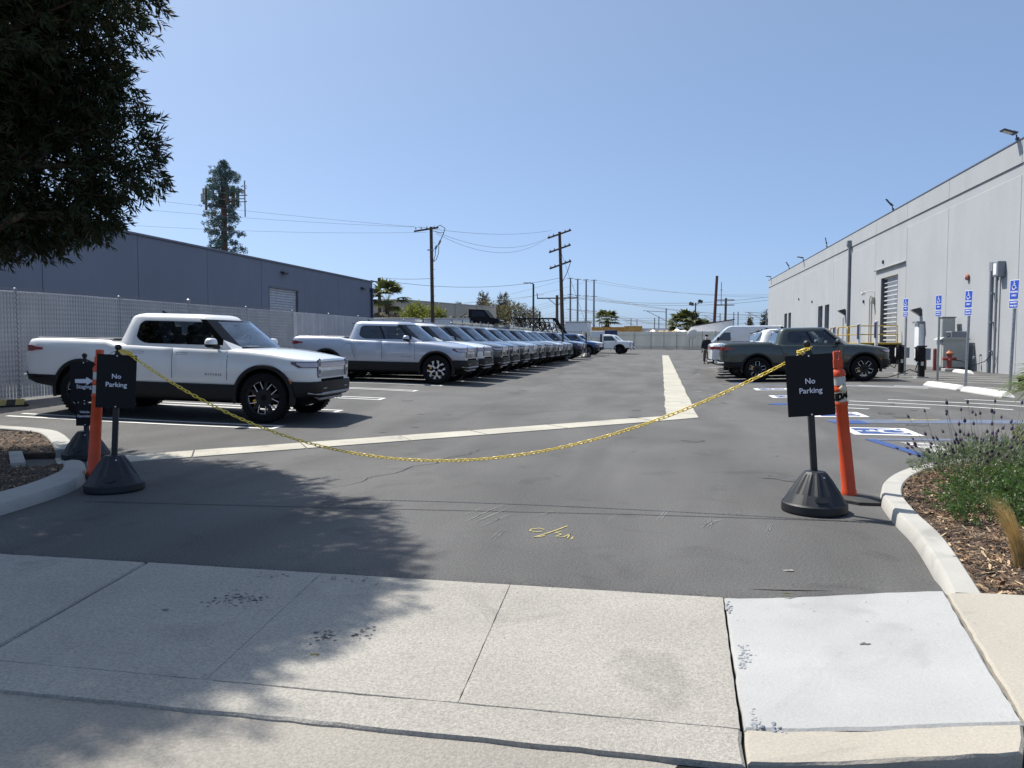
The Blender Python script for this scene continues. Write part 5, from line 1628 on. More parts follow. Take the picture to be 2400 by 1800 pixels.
for i, (y, c, k, lab) in enumerate(ROW):
    place_truck(lab, c, k, -8.42 + rnd.uniform(-.06, .06) + (.25 if i == 12 else 0) + (.4 if i in (14, 15) else 0), y, R(rnd.uniform(-.7, .7)), ROWG, near=i < 5)
RGG = "pickup trucks parked on the right with their tails to the lot"
RG = [(28.5, P_GREEN, 0, "dark green pickup truck behind the right-hand no parking sign"),
      (31.1, P_WHITE, 1, "white pickup truck right behind the dark green one, its tail showing"),
      (33.6, P_SILVER, 1, "silver pickup truck third from the camera in the right-hand group"),
      (36.1, P_SLATE, 1, "slate grey pickup truck fourth in the right-hand group"),
      (38.6, P_WHITE, 1, "white pickup truck fifth in the right-hand group, mostly hidden"),
      (41.1, P_GREY, 1, "grey-green pickup truck farthest back in the right-hand group before the van")]
for i, (y, c, k, lab) in enumerate(RG):
    place_truck(lab, c, k, (4.78, 4.60, 4.86, 5.05, 5.2, 5.42)[i], y, R(1.4 if i == 0 else rnd.uniform(-.6, .6)), RGG, near=i < 2)

# ================================================================== SIGN STANDS, DELINEATORS, CHAIN
M_BASE = mat("black_rubber_base", (.009, .010, .013), rough=.5, var=.25, scale=7, bump=.12, bscale=120)
def lettering(parent, s, size, z, x=0.0):
    return text_mesh("lettering", s, size, M_LETTER, parent, Matrix.Translation((x, -.0085, z)) @ Matrix.Rotation(R(90), 4, 'X'), bold=size * .012)
def sign_stand(label, loc, yaw, lean, panels, ball_z, base_s=1.0, group=None, post=True):
    """a domed fluted base, a pole with a ball on top, and boards bolted to the pole"""
    t = thing("sign_stand", label, "sign", loc, yaw, group)
    b = MB(); s = base_s
    b.lathe([(.02, .0), (.262 * s, 0), (.268 * s, .02), (.266 * s, .075), (.255 * s, .088)], 40, caps=False)
    n = 12
    V_ = []; rows = [(.252, .088, .0), (.205, .165, .006), (.14, .265, .008), (.098, .325, .004), (.082, .342, 0), (.0, .346, 0)]
    m_ = n * 4
    for r_, z, fl in rows:
        for j in range(m_):
            k = j % 4; d = (-fl if k in (1, 2) else fl * .6)
            w = 2 * PI * j / m_; V_.append(((r_ + d) * s * math.cos(w), (r_ + d) * s * math.sin(w), z))
    b.add(V_, [(i * m_ + j, i * m_ + (j + 1) % m_, (i + 1) * m_ + (j + 1) % m_, (i + 1) * m_ + j) for i in range(len(rows) - 1) for j in range(m_)], 0, True)
    b.build("base", M_BASE, t, ang=14)
    b = MB(); b.prism([(.055 * math.cos(q), .026 * math.sin(q)) for q in [2 * PI * i / 16 for i in range(16)]], 0, .005, 'xy')
    b.v = [tuple(Matrix.Translation((.0, -.226 * s, .135)) @ Matrix.Rotation(R(-1), 4, 'Z') @ Matrix.Rotation(R(58), 4, 'X') @ Vector(p)) for p in b.v]; b.build("base_medallion", M_BASE, t)
    b = MB(); b.lathe([(0, .006), (.007, .005), (.009, 0)], 10, (.045, -.115 * s, .305), M=Matrix.Rotation(R(60), 3, 'X')); b.build("bolt", M_CHROME, t)
    up = bpy.data.objects.new("upright", None); COL.objects.link(up); up.parent = t; up.location = (0, 0, .33); up.rotation_euler = (0, R(lean), 0)
    z_ = lambda q: q - .33
    b = MB(); b.box((0, .026, z_((.30 + ball_z - .05) / 2)), (.05, .05, ball_z - .05 - .30), bev=.006); b.build("pole", M_BASE, up)
    b = MB(); b.lathe([(.022, -.07), (.030, -.055), (.026, -.04), (.016, -.03)] + [(.031 * math.cos(R(-60 + 150 * i / 10)), .031 * math.sin(R(-60 + 150 * i / 10))) for i in range(11)], 20, (0, .026, z_(ball_z)), caps=False)
    b.box((0, .026, z_(ball_z) - .085), (.075, .06, .035), bev=.01); b.build("ball_cap", M_BASE, up)
    for (z0, z1, w, lines, arrow) in panels:
        b = MB(); b.box((0, -.005, z_((z0 + z1) / 2)), (w, .006, z1 - z0), bev=.0015); pn = b.build("board", M_SATIN, up)
        for s_, size, zz in lines: lettering(pn, s_, size, z_(zz))
        if arrow:
            b = MB(); zz = z_(arrow)
            b.prism([(-.105, zz - .024), (.03, zz - .026), (.03, zz - .05), (.115, zz), (.03, zz + .05), (.03, zz + .026), (-.105, zz + .024)], -.0088, -.0084, 'xz'); b.build("arrow", M_LETTER, pn)
        for zz in (z1 - .012, z0 + .012):
            b = MB(); b.lathe([(0, .003), (.006, .002), (.008, 0)], 10, (0, -.008, z_(zz)), M=Matrix.Rotation(R(90), 3, 'X')); b.build("screw", M_CHROME, pn)
    return t
NP = lambda zc: [("No", .064, zc + .034), ("Parking", .064, zc - .046)]
SGR = "black no parking boards holding the yellow chain"
sign_stand("black No Parking board on a domed base at the right end of the chain", (1.292, 6.846, gz(1.292, 6.846)), R(4), -4.3, [(.815, 1.335, .385, NP(1.075), None)], 1.425, group=SGR)
sign_stand("black No Parking board on a domed base at the left end of the chain", (-5.195, 6.53, 0), R(26), 3.4, [(.80, 1.315, .350, NP(1.07), None)], 1.385, group=SGR)
sign_stand("black Staging and Vehicle Operations boards on one stand at the left", (-6.93, 8.23, .0), R(14), 0.3, [(.70, 1.19, .33, [("Staging", .066, .885)], .955), (.405, .685, .215, [("Vehicle", .040, .575), ("Operations", .040, .525)], None)], 1.265)
for i, (x, y, lab) in enumerate(((-6.35, 50.2, "black sign stand seen edge-on before the row, nearer of the two far ones"), (-5.85, 61.0, "black sign stand seen edge-on near the end of the row, farther one"))):
    sign_stand(lab, (x, y, zg(x, y)), R(80), 0, [(.85, 1.9, .45, [], None)], 2.0, 1.5, "black sign stands by the end of the row")

def delineator(label, loc, lean_x, yaw, tape, base_off):
    t = thing("delineator_post", label, "delineator", loc, yaw, "orange delineator posts beside the no parking boards")
    b = MB(); ox, oy = base_off
    poly = [(.20 * math.cos(R(22.5 + 45 * i)) * 1.05, .20 * math.sin(R(22.5 + 45 * i))) for i in range(8)]
    b.prism([(x + ox, y + oy) for x, y in poly], 0, .028, 'xy')
    V_ = [(x + ox, y + oy, .028) for x, y in poly] + [(x * .62 + ox * .5, y * .62 + oy * .5, .05) for x, y in poly]
    b.add(V_, [(i, (i + 1) % 8, 8 + (i + 1) % 8, 8 + i) for i in range(8)] + [tuple(range(8, 16))])
    b.build("base", M_RUBGREY, t)
    up = bpy.data.objects.new("upright", None); COL.objects.link(up); up.parent = t; up.rotation_euler = (R(.5), R(lean_x), 0)
    b = MB()
    b.lathe([(.067, .04), (.066, .09), (.061, .10), (.054, .55), (.051, .86), (.0585, .875), (.0585, .895), (.052, .905), (.050, .910)], 24, caps=False)
    b.lathe([(.050, .99), (.057, 1.0), (.057, 1.025), (.0505, 1.035), (.0505, 1.055)], 24, caps=False)
    b.lathe([(.050, 1.13), (.058, 1.14), (.058, 1.158), (.050, 1.185), (.030, 1.205), (.026, 1.215)], 24, caps=False)
    b.build("tube", M_ORANGE, up)
    b = MB(); b.lathe([(.0515, 1.053), (.0515, 1.132)], 24, caps=False); b.build("reflective_band", M_REFL, up)
    b = MB(); b.lathe([(.0515, .908), (.0515, .992)], 24, caps=False); bd = b.build("reflective_band", M_REFL, up)
    # flat grip with a slot
    b = MB()
    out = [(-.036, 1.20), (.036, 1.20), (.040, 1.24), (.036, 1.275), (.030, 1.285), (.030, 1.345), (.024, 1.365), (-.024, 1.365), (-.030, 1.345), (-.030, 1.285), (-.036, 1.275), (-.040, 1.24)]
    L = [q for q in out]
    b.prism([(-.040, 1.21), (.040, 1.21), (.040, 1.285), (-.040, 1.285)], -.024, .024, 'xz')
    b.prism([(-.033, 1.285), (-.012, 1.285), (-.012, 1.355), (-.026, 1.362), (-.033, 1.35)], -.021, .021, 'xz')
    b.prism([(.012, 1.285), (.033, 1.285), (.033, 1.35), (.026, 1.362), (.012, 1.355)], -.021, .021, 'xz')
    b.prism([(-.012, 1.34), (.012, 1.34), (.012, 1.362), (-.012, 1.362)], -.021, .021, 'xz')
    b.lathe([(.034, -.027), (.036, -.02), (.036, .02), (.034, .027)], 20, (0, 0, 1.245), M=Matrix.Rotation(R(90), 3, 'X'))
    b.build("grip", M_ORANGE, up)
    if tape:
        # old caution tape wound round the lower band, its words printed on the wrap
        M_TAPE = mat("cream_caution_tape", (.56, .52, .40), rough=.5, var=.15, scale=14)
        b = MB()
        b.grid(lambda u, v: ((.0535 + .0012 * math.sin(3 * u)) * math.cos(u), (.0535 + .0012 * math.sin(3 * u)) * math.sin(u), .905 + .098 * v + .006 * math.sin(u + 1)), [2 * PI * i / 40 for i in range(41)], [0, .33, .66, 1])
        tp = b.build("caution_tape", M_TAPE, up)
        w = text_mesh("lettering", "CUIDADO", .082, M_DARK, None, ext=0, sx=.72, bold=.006)
        import bmesh
        bm = bmesh.new(); bm.from_mesh(w.data); bmesh.ops.triangulate(bm, faces=bm.faces)
        bmesh.ops.subdivide_edges(bm, edges=bm.edges, cuts=2); bm.to_mesh(w.data); bm.free()
        for v in w.data.vertices:
            an = R(-92) + v.co.x / .056; zz = v.co.y + .955 + .012 * math.sin(v.co.x * 30)
            v.co = Vector((.0562 * math.cos(an), .0562 * math.sin(an), zz))
        w.parent = tp
        b = MB()
        rs = np.random.RandomState(2)
        rows = []
        for i in range(9):
            v = i / 8; r_ = .026 * math.sin(PI * (.12 + .80 * v)) + .004
            rows.append([(.012 + r_ * math.cos(q) * (1 + .25 * math.sin(3 * q + i)), -.062 + r_ * .7 * math.sin(q), .985 + .075 * v + .006 * math.sin(2 * q)) for q in [2 * PI * k / 12 for k in range(12)]])
        b.add([p for r_ in rows for p in r_], [(i * 12 + k, i * 12 + (k + 1) % 12, (i + 1) * 12 + (k + 1) % 12, (i + 1) * 12 + k) for i in range(8) for k in range(12)], 0, True)
        b.build("tape_knot", M_TAPE, tp)
    return t
delineator("orange delineator post wrapped in cream caution tape, on the right", (1.70, 7.40, gz(1.70, 7.40)), -6.0, R(0), True, (.10, -.06))
delineator("orange delineator post with two clean grey bands, on the left", (-5.83, 7.01, 0), 5.2, R(8), False, (-.16, .03))

# yellow plastic chain
ch = thing("plastic_chain", "yellow plastic chain hanging between the two No Parking boards", "chain", (0, 0, 0))
A_ = Vector((-5.075, 6.585, 1.345)); B_ = Vector((1.225, 6.87, 1.365))
lk = MB(); n = 20; pts = []
a_, r_ = .0145, .0125                                  # half straight, bend radius
for i in range(n):
    q = 2 * PI * i / n
    pts.append((r_ * math.cos(q) + (a_ if math.cos(q) > 0.01 else -a_ if math.cos(q) < -.01 else 0), r_ * math.sin(q), 0))
lk.tube(pts, .0043, 6, closed=True)
LINK = lk.mesh("chain_link", [M_YELLOW])
sag = 1.0
def cpos(s): return A_.lerp(B_, s) + Vector((0, 0, -4 * sag * s * (1 - s) * (1 + .18 * (.5 - s))))
ss_ = [i / 3000 for i in range(3001)]
Pc = [cpos(s) for s in ss_]
acc = 0; pitch = .0435; k = 0; nxt = 0; last = Pc[0]
for i in range(1, 3001):
    acc += (Pc[i] - last).length; last = Pc[i]
    if acc >= nxt:
        d = (Pc[min(i + 5, 3000)] - Pc[i - 1]).normalized()
        q = d.to_track_quat('X', 'Z')
        o = obj("chain_link", LINK, ch); o.rotation_mode = 'QUATERNION'
        from mathutils import Quaternion
        roll = R(38 if k % 2 else -52) + rnd.uniform(-.25, .25)
        o.rotation_quaternion = q @ Quaternion((1, 0, 0), roll); o.location = Pc[i]
        k += 1; nxt += pitch
# turns round the pole under each ball
for c_, zz, tilt in ((Vector((1.19, 6.872, 0)), 1.372, .3), (Vector((-5.075, 6.585, 0)), 1.335, -.3)):
    for i in range(9):
        q = 2 * PI * i / 9
        o = obj("chain_link", LINK, ch); o.rotation_mode = 'QUATERNION'
        p = c_ + Vector((.048 * math.cos(q), .048 * math.sin(q), zz + .018 * math.cos(q) * (1 if tilt > 0 else -1)))
        d = Vector((-math.sin(q), math.cos(q), -.35 * math.sin(q) * (1 if tilt > 0 else -1))).normalized()
        o.rotation_quaternion = d.to_track_quat('X', 'Z') @ Quaternion((1, 0, 0), R(50 if i % 2 else -40)); o.location = p

# ================================================================== PLANTS
def cam_at(px, Zc, py=None):
    """helper used for the first sketch only: metres along the camera heading"""
    return None
def leaf_mesh(name, mats, pos, dirs, L, W, seed, parent=None, droop=0.0, mi=None, curl=.12, kind=None):
    """many lance-shaped leaves: pos (n,3) bases, dirs (n,3) unit directions"""
    rs = np.random.RandomState(seed); n = len(pos)
    d = dirs + rs.normal(0, .05, (n, 3)); d[:, 2] -= droop
    d /= np.linalg.norm(d, axis=1)[:, None]
    r_ = rs.normal(0, 1, (n, 3)); s = np.cross(d, r_); s /= np.linalg.norm(s, axis=1)[:, None] + 1e-9
    nn = np.cross(s, d)
    L = (L * rs.uniform(.65, 1.2, n))[:, None]; W = (W * rs.uniform(.7, 1.2, n))[:, None]
    V_ = np.stack([pos, pos + d * L * .45 + s * W * .5 + nn * L * curl * .5, pos + d * L + nn * L * -curl * .2, pos + d * L * .45 - s * W * .5 + nn * L * curl * .5], 1).reshape(-1, 3)
    me = bpy.data.meshes.new(name)
    me.vertices.add(4 * n); me.vertices.foreach_set("co", V_.astype(np.float32).ravel())
    me.loops.add(4 * n); me.loops.foreach_set("vertex_index", np.arange(4 * n, dtype=np.int32))
    me.polygons.add(n); me.polygons.foreach_set("loop_start", np.arange(0, 4 * n, 4, dtype=np.int32))
    try: me.polygons.foreach_set("loop_total", np.full(n, 4, dtype=np.int32))
    except Exception: pass
    for m in mats: me.materials.append(m)
    if mi is not None: me.polygons.foreach_set("material_index", mi.astype(np.int32))
    me.update(calc_edges=True); me.validate()
    return obj(name, me, parent, kind=kind)
def ellipsoids_points(E_, n, seed, shell=.55):
    """twig positions spread through a set of ellipsoids, thicker towards the outside; returns points and outward directions"""
    rs = np.random.RandomState(seed)
    vol = np.array([e[3] * e[4] * e[5] for e in E_]) ** .8; vol = vol / vol.sum()
    k = rs.choice(len(E_), n, p=vol)
    u = rs.normal(0, 1, (n, 3)); u /= np.linalg.norm(u, axis=1)[:, None]
    rr = shell + (1 - shell) * rs.rand(n) ** .6
    rr *= 1 + .10 * np.sin(u[:, 0] * 7 + k) * np.sin(u[:, 1] * 6 + 2 * k) + .08 * np.sin(u[:, 2] * 11 + k)
    C_ = np.array([e[:3] for e in E_])[k]; S_ = np.array([e[3:6] for e in E_])[k]
    return C_ + u * rr[:, None] * S_, u, k
def sprigs(P, U, per, L, spread, seed):
    """turn twig tips into bunches of leaves"""
    rs = np.random.RandomState(seed); n = len(P)
    base = np.repeat(P, per, 0); d0 = np.repeat(U, per, 0)
    t = np.tile(np.linspace(0, 1, per), n)[:, None]
    tw = d0 + rs.normal(0, .1, d0.shape)
    pos = base + d0 * (t - .6) * L * 1.4
    rad = rs.normal(0, 1, d0.shape); rad -= d0 * (rad * d0).sum(1)[:, None]; rad /= np.linalg.norm(rad, axis=1)[:, None] + 1e-9
    dirs = d0 * (.45 + .5 * t) + rad * spread
    dirs /= np.linalg.norm(dirs, axis=1)[:, None]
    return pos, dirs
def branch(b, p0, p1, r0, r1, seed, n=7, wob=.06, m=0):
    rs = np.random.RandomState(seed); p0 = Vector(p0); p1 = Vector(p1); L = (p1 - p0).length
    pts = [p0.lerp(p1, i / n) + Vector(rs.normal(0, wob * L * math.sin(PI * i / n), 3)) * .5 for i in range(n + 1)]
    b.tube(pts, [r0 + (r1 - r0) * i / n for i in range(n + 1)], 8, m=m)
    return pts

# the big dark tree at the left: crown cut by the frame, its shade across the drive
big = thing("tree", "large dark broadleaf tree overhanging the drive at upper left", "tree", (-8.3, 6.4, .08))
def CL(px, py, Zc):                                      # crown lobes set out in metres (worked out beforehand)
    f = 1803.0; X = (px - 1200) / f * Zc; a = R(10.9686)
    return (X * math.cos(a) - Zc * math.sin(a) + 8.3, X * math.sin(a) + Zc * math.cos(a) - 6.4, 1.45 + (798 - py) / f * Zc - .08)
LOBES = [(*CL(70, 90, 9.3), 1.32, 1.3, 1.45), (*CL(285, 372, 9.5), .62, .62, .72), (*CL(110, 400, 9.4), 1.02, 1.1, 1.05), (*CL(60, 530, 9.2), .55, .7, .46), (*CL(215, 500, 9.3), .40, .45, .38),
         (*CL(240, -60, 8.6), .72, .8, .85), (*CL(-250, 330, 9.0), 1.7, 1.6, 1.5), (*CL(-260, -50, 8.2), 2.0, 1.9, 1.8), (*CL(10, -330, 7.6), 1.15, 1.3, 1.3), (*CL(-310, -480, 7.0), 1.75, 1.6, 1.5),
         (*CL(-95, -560, 7.0), .8, 1.0, .9), (*CL(-60, -120, 10.6), 1.5, 1.4, 1.5), (*CL(-80, 250, 10.6), 1.5, 1.3, 1.2), (*CL(-480, 200, 9.6), 2.0, 1.8, 1.7),
         (*CL(180, 210, 9.5), .75, .7, .7), (*CL(-200, 520, 9.5), 1.3, 1.2, .7), (*CL(-420, -760, 6.4), 1.0, 1.1, .9), (*CL(-850, -900, 6.0), 1.6, 1.4, 1.1)]
P_, U_, k_ = ellipsoids_points(LOBES, 30000, 21, .45)
U2 = U_ * .75 + np.array([0, 0, -.10]); U2 /= np.linalg.norm(U2, axis=1)[:, None]
pos, dirs = sprigs(P_, U2, 11, .10, .75, 22)
rs_ = np.random.RandomState(9)
leaf_mesh("crown", [M_LEAFD, M_LEAFB], pos, dirs, .115, .025, 23, big, droop=.10, mi=(rs_.rand(len(pos)) < .07))
b = MB()
branch(b, (0, 0, -.1), (-.1, .2, 2.3), .24, .17, 1, wob=.03)
for i, L_ in enumerate(LOBES):
    s = Vector((-.1, .2, 2.2)).lerp(Vector((-.3, .1, 4.2)), (i % 4) / 4)
    e = Vector(L_[:3])
    pts = branch(b, s, e, .085, .02, 30 + i, wob=.08)
    for k in range(5):
        rs = np.random.RandomState(100 + i * 7 + k)
        u = Vector(rs.normal(0, 1, 3)).normalized()
        branch(b, pts[4 + k % 3], e + Vector((u.x * L_[3], u.y * L_[4], u.z * L_[5])) * .85, .02, .005, 60 + i * 9 + k, n=5, wob=.08)
b.build("trunk", M_BARK, big)

def simple_tree(name, label, base, lobes, n, L, W, mats, trunk_h, trunk_r, seed, per=7, group=None, mi=None, cat="tree", spread=.9, shell=.35, bark=None):
    t = thing(name, label, cat, base, group=group)
    P_, U_, k_ = ellipsoids_points(lobes, n, seed, shell)
    pos, dirs = sprigs(P_, U_, per, L * 1.2, spread, seed + 1)
    mi_ = (np.random.RandomState(seed).rand(len(pos)) < mi) if mi else None
    leaf_mesh("crown", mats, pos, dirs, L, W, seed + 2, t, droop=.05, mi=mi_)
    b = MB(); branch(b, (0, 0, -.2), (0, 0, trunk_h), trunk_r, trunk_r * .6, seed, wob=.02)
    for i, l in enumerate(lobes): branch(b, (0, 0, trunk_h * .8), l[:3], trunk_r * .5, trunk_r * .1, seed + i + 1, wob=.06)
    b.build("trunk", bark or M_BARK, t)
    return t
simple_tree("tree", "bright yellow-green round tree in front of the tan building", (-25.9, 81.6, 0), [(0, 0, 3.4, 2.6, 2.4, 2.0), (-2.2, 0, 2.6, 1.7, 1.6, 1.6), (2.2, .2, 2.7, 1.8, 1.6, 1.7), (-.6, 0, 4.6, 1.3, 1.2, 1.1), (1.4, 0, 4.3, 1.3, 1.2, 1.1), (-1.4, -.6, 3.9, 1.3, 1.1, 1.2), (2.8, -.6, 1.8, 1.3, 1.1, 1.2)], 2600, .20, .11, [M_LEAFY, M_LEAFO], 2.2, .16, 41, mi=.16)
simple_tree("tree", "wide half-bare brownish tree beside the tan building's right end", (-27.0, 137.4, 0), [(0, 0, 5.6, 3.6, 3.2, 2.6), (-3.2, 0, 6.0, 2.4, 2.2, 2.4), (3.0, 0, 4.8, 2.8, 2.2, 2.4), (-4.2, 0, 7.4, 1.6, 1.6, 1.5), (1.0, 0, 7.3, 2.2, 2.0, 1.4), (5.0, 0, 3.6, 2.2, 2.0, 2.0), (4.2, 0, 6.2, 1.6, 1.5, 1.4)], 1900, .30, .12, [M_LEAFDRY, M_LEAFO], 2.6, .3, 51, mi=.42, shell=.2)
PG_ = "tall narrow trees rising behind the tan building"
for i, (x, y, h, w, lab) in enumerate(((-46.5, 200.0, 14.5, 2.2, "tallest narrow grey-green tree behind the tan building, left of the pair"), (-41.2, 200.5, 14.2, 2.2, "narrow grey-green tree behind the tan building, right of the pair"), (-53.6, 201, 11.8, 1.1, "small narrow tree left of the tall pair behind the tan building"), (-62.0, 190.5, 9.6, 1.8, "low bushy treetop just showing over the tan building"))):
    simple_tree("poplar_tree", lab, (x, y, 0), [(0, 0, h * .80, w * .75, w * .75, h * .20), (0, 0, h * .62, w, w, h * .2), (.3, 0, h * .45, w, w, h * .2)], 900, .45, .2, [M_CONIF, M_LEAFDRY], h * .5, .25, 61 + i, group=PG_, mi=.3)

def palm(name, label, base, h, r, n, m, seed, trunk_r=.22, skirt=0, fan=True, group=None, nleaf=16, up=0.0, trunk=True, lw=.05):
    """fan palm: a trunk, fronds that are stalks ending in a fan of folded leaflets"""
    rs = np.random.RandomState(seed); t = thing(name, label, "palm", base, group=group)
    if trunk:
        b = MB(); b.tube([(0, 0, -.1), (.03, 0, h * .5), (0, 0, h)], [trunk_r * 1.15, trunk_r, trunk_r * .95], 10)
        for i in range(int(h / .25)): b.lathe([(trunk_r * 1.02, .25 * i), (trunk_r * 1.12, .25 * i + .08), (trunk_r * .98, .25 * i + .14)], 10, caps=False)
        b.build("trunk", M_BARK, t)
    for i in range(n + skirt):
        b = MB()
        az = 2 * PI * (i * .381966) + rs.uniform(-.2, .2)
        el = R(rs.uniform(-12, 72)) + up if i < n else R(rs.uniform(-75, -40))
        D_ = Vector((math.cos(az) * math.cos(el), math.sin(az) * math.cos(el), math.sin(el)))
        s0 = Vector((0, 0, h)); L_ = r * rs.uniform(.42, .58)
        mid = s0 + D_ * L_ * .6; tip = s0 + D_ * L_ + Vector((0, 0, -.10 * L_))
        b.tube([s0, mid, tip], [.018, .012, .009], 5)
        d = (tip - mid).normalized(); side = d.cross(Vector((0, 0, 1))).normalized(); nrm = side.cross(d)
        for k in range(nleaf):
            a_ = R(-80 + 160 * k / (nleaf - 1))
            dl = (d * math.cos(a_) + side * math.sin(a_)).normalized()
            LL = r * .5 * (.75 + .25 * math.cos(a_)) * rs.uniform(.88, 1.08)
            p0 = tip; p1 = tip + dl * LL * .55 + nrm * .03 * LL; p2 = tip + dl * LL + Vector((0, 0, -.26 * LL * rs.uniform(.5, 1.5)))
            w = nrm.cross(dl).normalized() * LL * lw
            b.add([p0, p1 + w - nrm * w.length * .5, p1, p1 - w - nrm * w.length * .5, p2], [(0, 2, 1), (0, 3, 2), (1, 2, 4), (2, 3, 4)], 0 if i < n else 1)
        b.build("frond", [m, M_LEAFDRY], t)
    return t
palm("fan_palm", "fan palm with hanging dry fronds beside the left warehouse corner", (-24.4, 66.4, 0), 4.9, 2.5, 26, M_LEAFO, 71, .24, skirt=26, lw=.09)
palm("fan_palm", "lone fan palm left of the far gate, above the mustard container", (-13.9, 201.0, 0), 6.6, 4.0, 40, M_LEAFO, 72, .6, skirt=24, nleaf=10, lw=.11)
palm("fan_palm", "bushy palm behind the far gate, left of the olive shrub", (5.3, 174.2, 0), 4.2, 5.4, 44, M_LEAFO, 73, .5, skirt=12, nleaf=11, lw=.11)
simple_tree("shrub_tree", "round olive-green shrub next to the far palm behind the gate", (8.9, 175.0, 0), [(0, 0, 3.6, 2.6, 2.4, 2.3), (2.3, 0, 3.3, 2.1, 2.0, 2.0), (-1.4, 0, 2.8, 2.0, 2.0, 1.8)], 1100, .5, .3, [M_LEAFO], 1.8, .2, 81)
CG_ = "dark conifers on the skyline by the right-hand warehouse"
for i, (x, y, h, lab) in enumerate(((26.9, 249.7, 9.4, "pinkish-brown conifer on the skyline, left of the darker pair"), (31.6, 250.3, 10.8, "dark conifer on the skyline, left one of the pair nearest the right warehouse"), (34.4, 250.3, 10.6, "dark conifer on the skyline, right one of the pair nearest the right warehouse"), (20.6, 249, 6.6, "small conifer on the skyline left of the others"), (17.6, 249, 7.0, "thin conifer on the skyline, leftmost of the group"))):
    simple_tree("conifer", lab, (x, y, 0), [(0, 0, h * .2, h * .16, h * .16, h * .2), (0, 0, h * .42, h * .13, h * .13, h * .18), (0, 0, h * .62, h * .10, h * .10, h * .16), (0, 0, h * .82, h * .055, h * .055, h * .16)], 360, .7, .3, [M_CONIF, M_LEAFDRY], h * .9, .15, 91 + i, group=CG_, mi=.1 if i else .5)

# the antenna mast dressed as a pine
mp = thing("antenna_mast", "cell antenna mast disguised as a pine tree above the left warehouse", "antenna mast", (-41.6, 68.3, 0))
b = MB(); b.tube([(0, 0, 0), (.05, 0, 9), (.10, 0, 17.2)], [.36, .31, .25], 14); b.build("trunk", mat("brown_mast_paint", (.115, .062, .045), rough=.8, var=.3, scale=3), mp)
rs = np.random.RandomState(17)
brs = MB(); Pn = []; Dn = []
for i in range(60):
    z = 6.0 + 12.0 * i / 60 + rs.uniform(-.1, .1)
    az = i * 2.399 + rs.uniform(-.4, .4)
    L_ = rs.uniform(1.2, 2.4) * (1 if z < 16 else 1.0 - .28 * (z - 16)) * (.75 if 12.2 < z < 15 and math.cos(az) > 0 else 1)
    D_ = Vector((math.cos(az), math.sin(az), .10))
    p0 = Vector((.06, 0, z)); p1 = p0 + D_ * L_
    brs.tube([p0, p0.lerp(p1, .5) + Vector((0, 0, .05)), p1], [.045, .03, .015], 5)
    for k in range(int(36 * L_ / 1.5)):
        t = rs.uniform(.28, 1.05); c = p0.lerp(p1, t) + Vector(rs.normal(0, .17, 3)) + Vector((0, 0, -.06))
        Pn.append(c); Dn.append((D_ * .6 + Vector(rs.normal(0, .6, 3))).normalized())
for k in range(230):
    z = rs.uniform(16.6, 18.6); q = rs.uniform(0, 2 * PI); r_ = (18.9 - z) * .62 * rs.rand() ** .5
    Pn.append(Vector((.1 + r_ * math.cos(q), r_ * math.sin(q), z))); Dn.append(Vector((math.cos(q) * .6, math.sin(q) * .6, .6)).normalized())
brs.build("branch", M_BARK, mp, kind='stuff')
pos, dirs = sprigs(np.array([tuple(p) for p in Pn]), np.array([tuple(d) for d in Dn]), 9, .16, .9, 18)
leaf_mesh("needles", [M_PINE], pos, dirs, .25, .07, 19, mp)
for (x, y, z, w, h, m) in ((-1.75, -.5, 15.3, .30, 1.5, M_GREYBOX), (-1.35, -.7, 15.0, .26, 2.2, M_TROUSER), (-.95, -.9, 15.4, .28, 1.1, M_PINE), (-.55, -1.0, 15.3, .62, .75, M_PINE), (.95, -.8, 15.2, .34, 1.7, M_TROUSER), (1.45, -.6, 15.2, .34, 1.75, M_TROUSER), (-2.05, -.3, 15.2, .5, .8, M_GREYBOX), (1.1, .8, 15.2, .34, 1.7, M_PINE), (-.9, .9, 15.2, .34, 1.7, M_PINE)):
    b = MB(); b.box((x, y, z), (w, .16, h), rot=Matrix.Rotation(math.atan2(x, -y) * .6, 3, 'Z'), bev=.03); b.build("antenna_panel", m, mp)
b = MB()
for z in (14.9, 15.5): b.tube([(-2.0, -.5, z), (1.5, -.7, z), (2.6, -.5, z)], .05, 6); b.tube([(0, 0, z), (0, -.8, z)], .05, 6); b.tube([(-2.0, .9, z), (2.0, .9, z)], .05, 6); b.tube([(0, 0, z), (0, .9, z)], .05, 6)
b.tube([(2.6, -.5, 13.2), (2.6, -.5, 16.6)], .06, 8)
b.build("mount_frame", M_STEELG, mp)

# ---- foreground bed at the right
lv = thing("lavender", "lavender bush with dark purple flower heads in the right bark bed", "plant", (3.08, 8.2, .08))
rs = np.random.RandomState(33)
P_, D_ = [], []
for i in range(620):
    q = rs.uniform(0, 2 * PI); r_ = rs.rand() ** .6
    c = Vector((r_ * .62 * math.cos(q) + (.18 if i % 3 == 0 else 0), r_ * .55 * math.sin(q), .05 + .30 * (1 - r_ ** 2) * rs.rand() ** .4 + .06))
    P_.append(c); D_.append((Vector((c.x * .9, c.y * .9, .55)) + Vector(rs.normal(0, .25, 3))).normalized())
pos, dirs = sprigs(np.array([tuple(p) for p in P_]), np.array([tuple(d) for d in D_]), 12, .075, .6, 34)
leaf_mesh("leaves", [M_LAV, M_SHRUB], pos, dirs, .052, .0075, 35, lv, mi=(np.random.RandomState(1).rand(len(pos)) < .18))
st = MB()
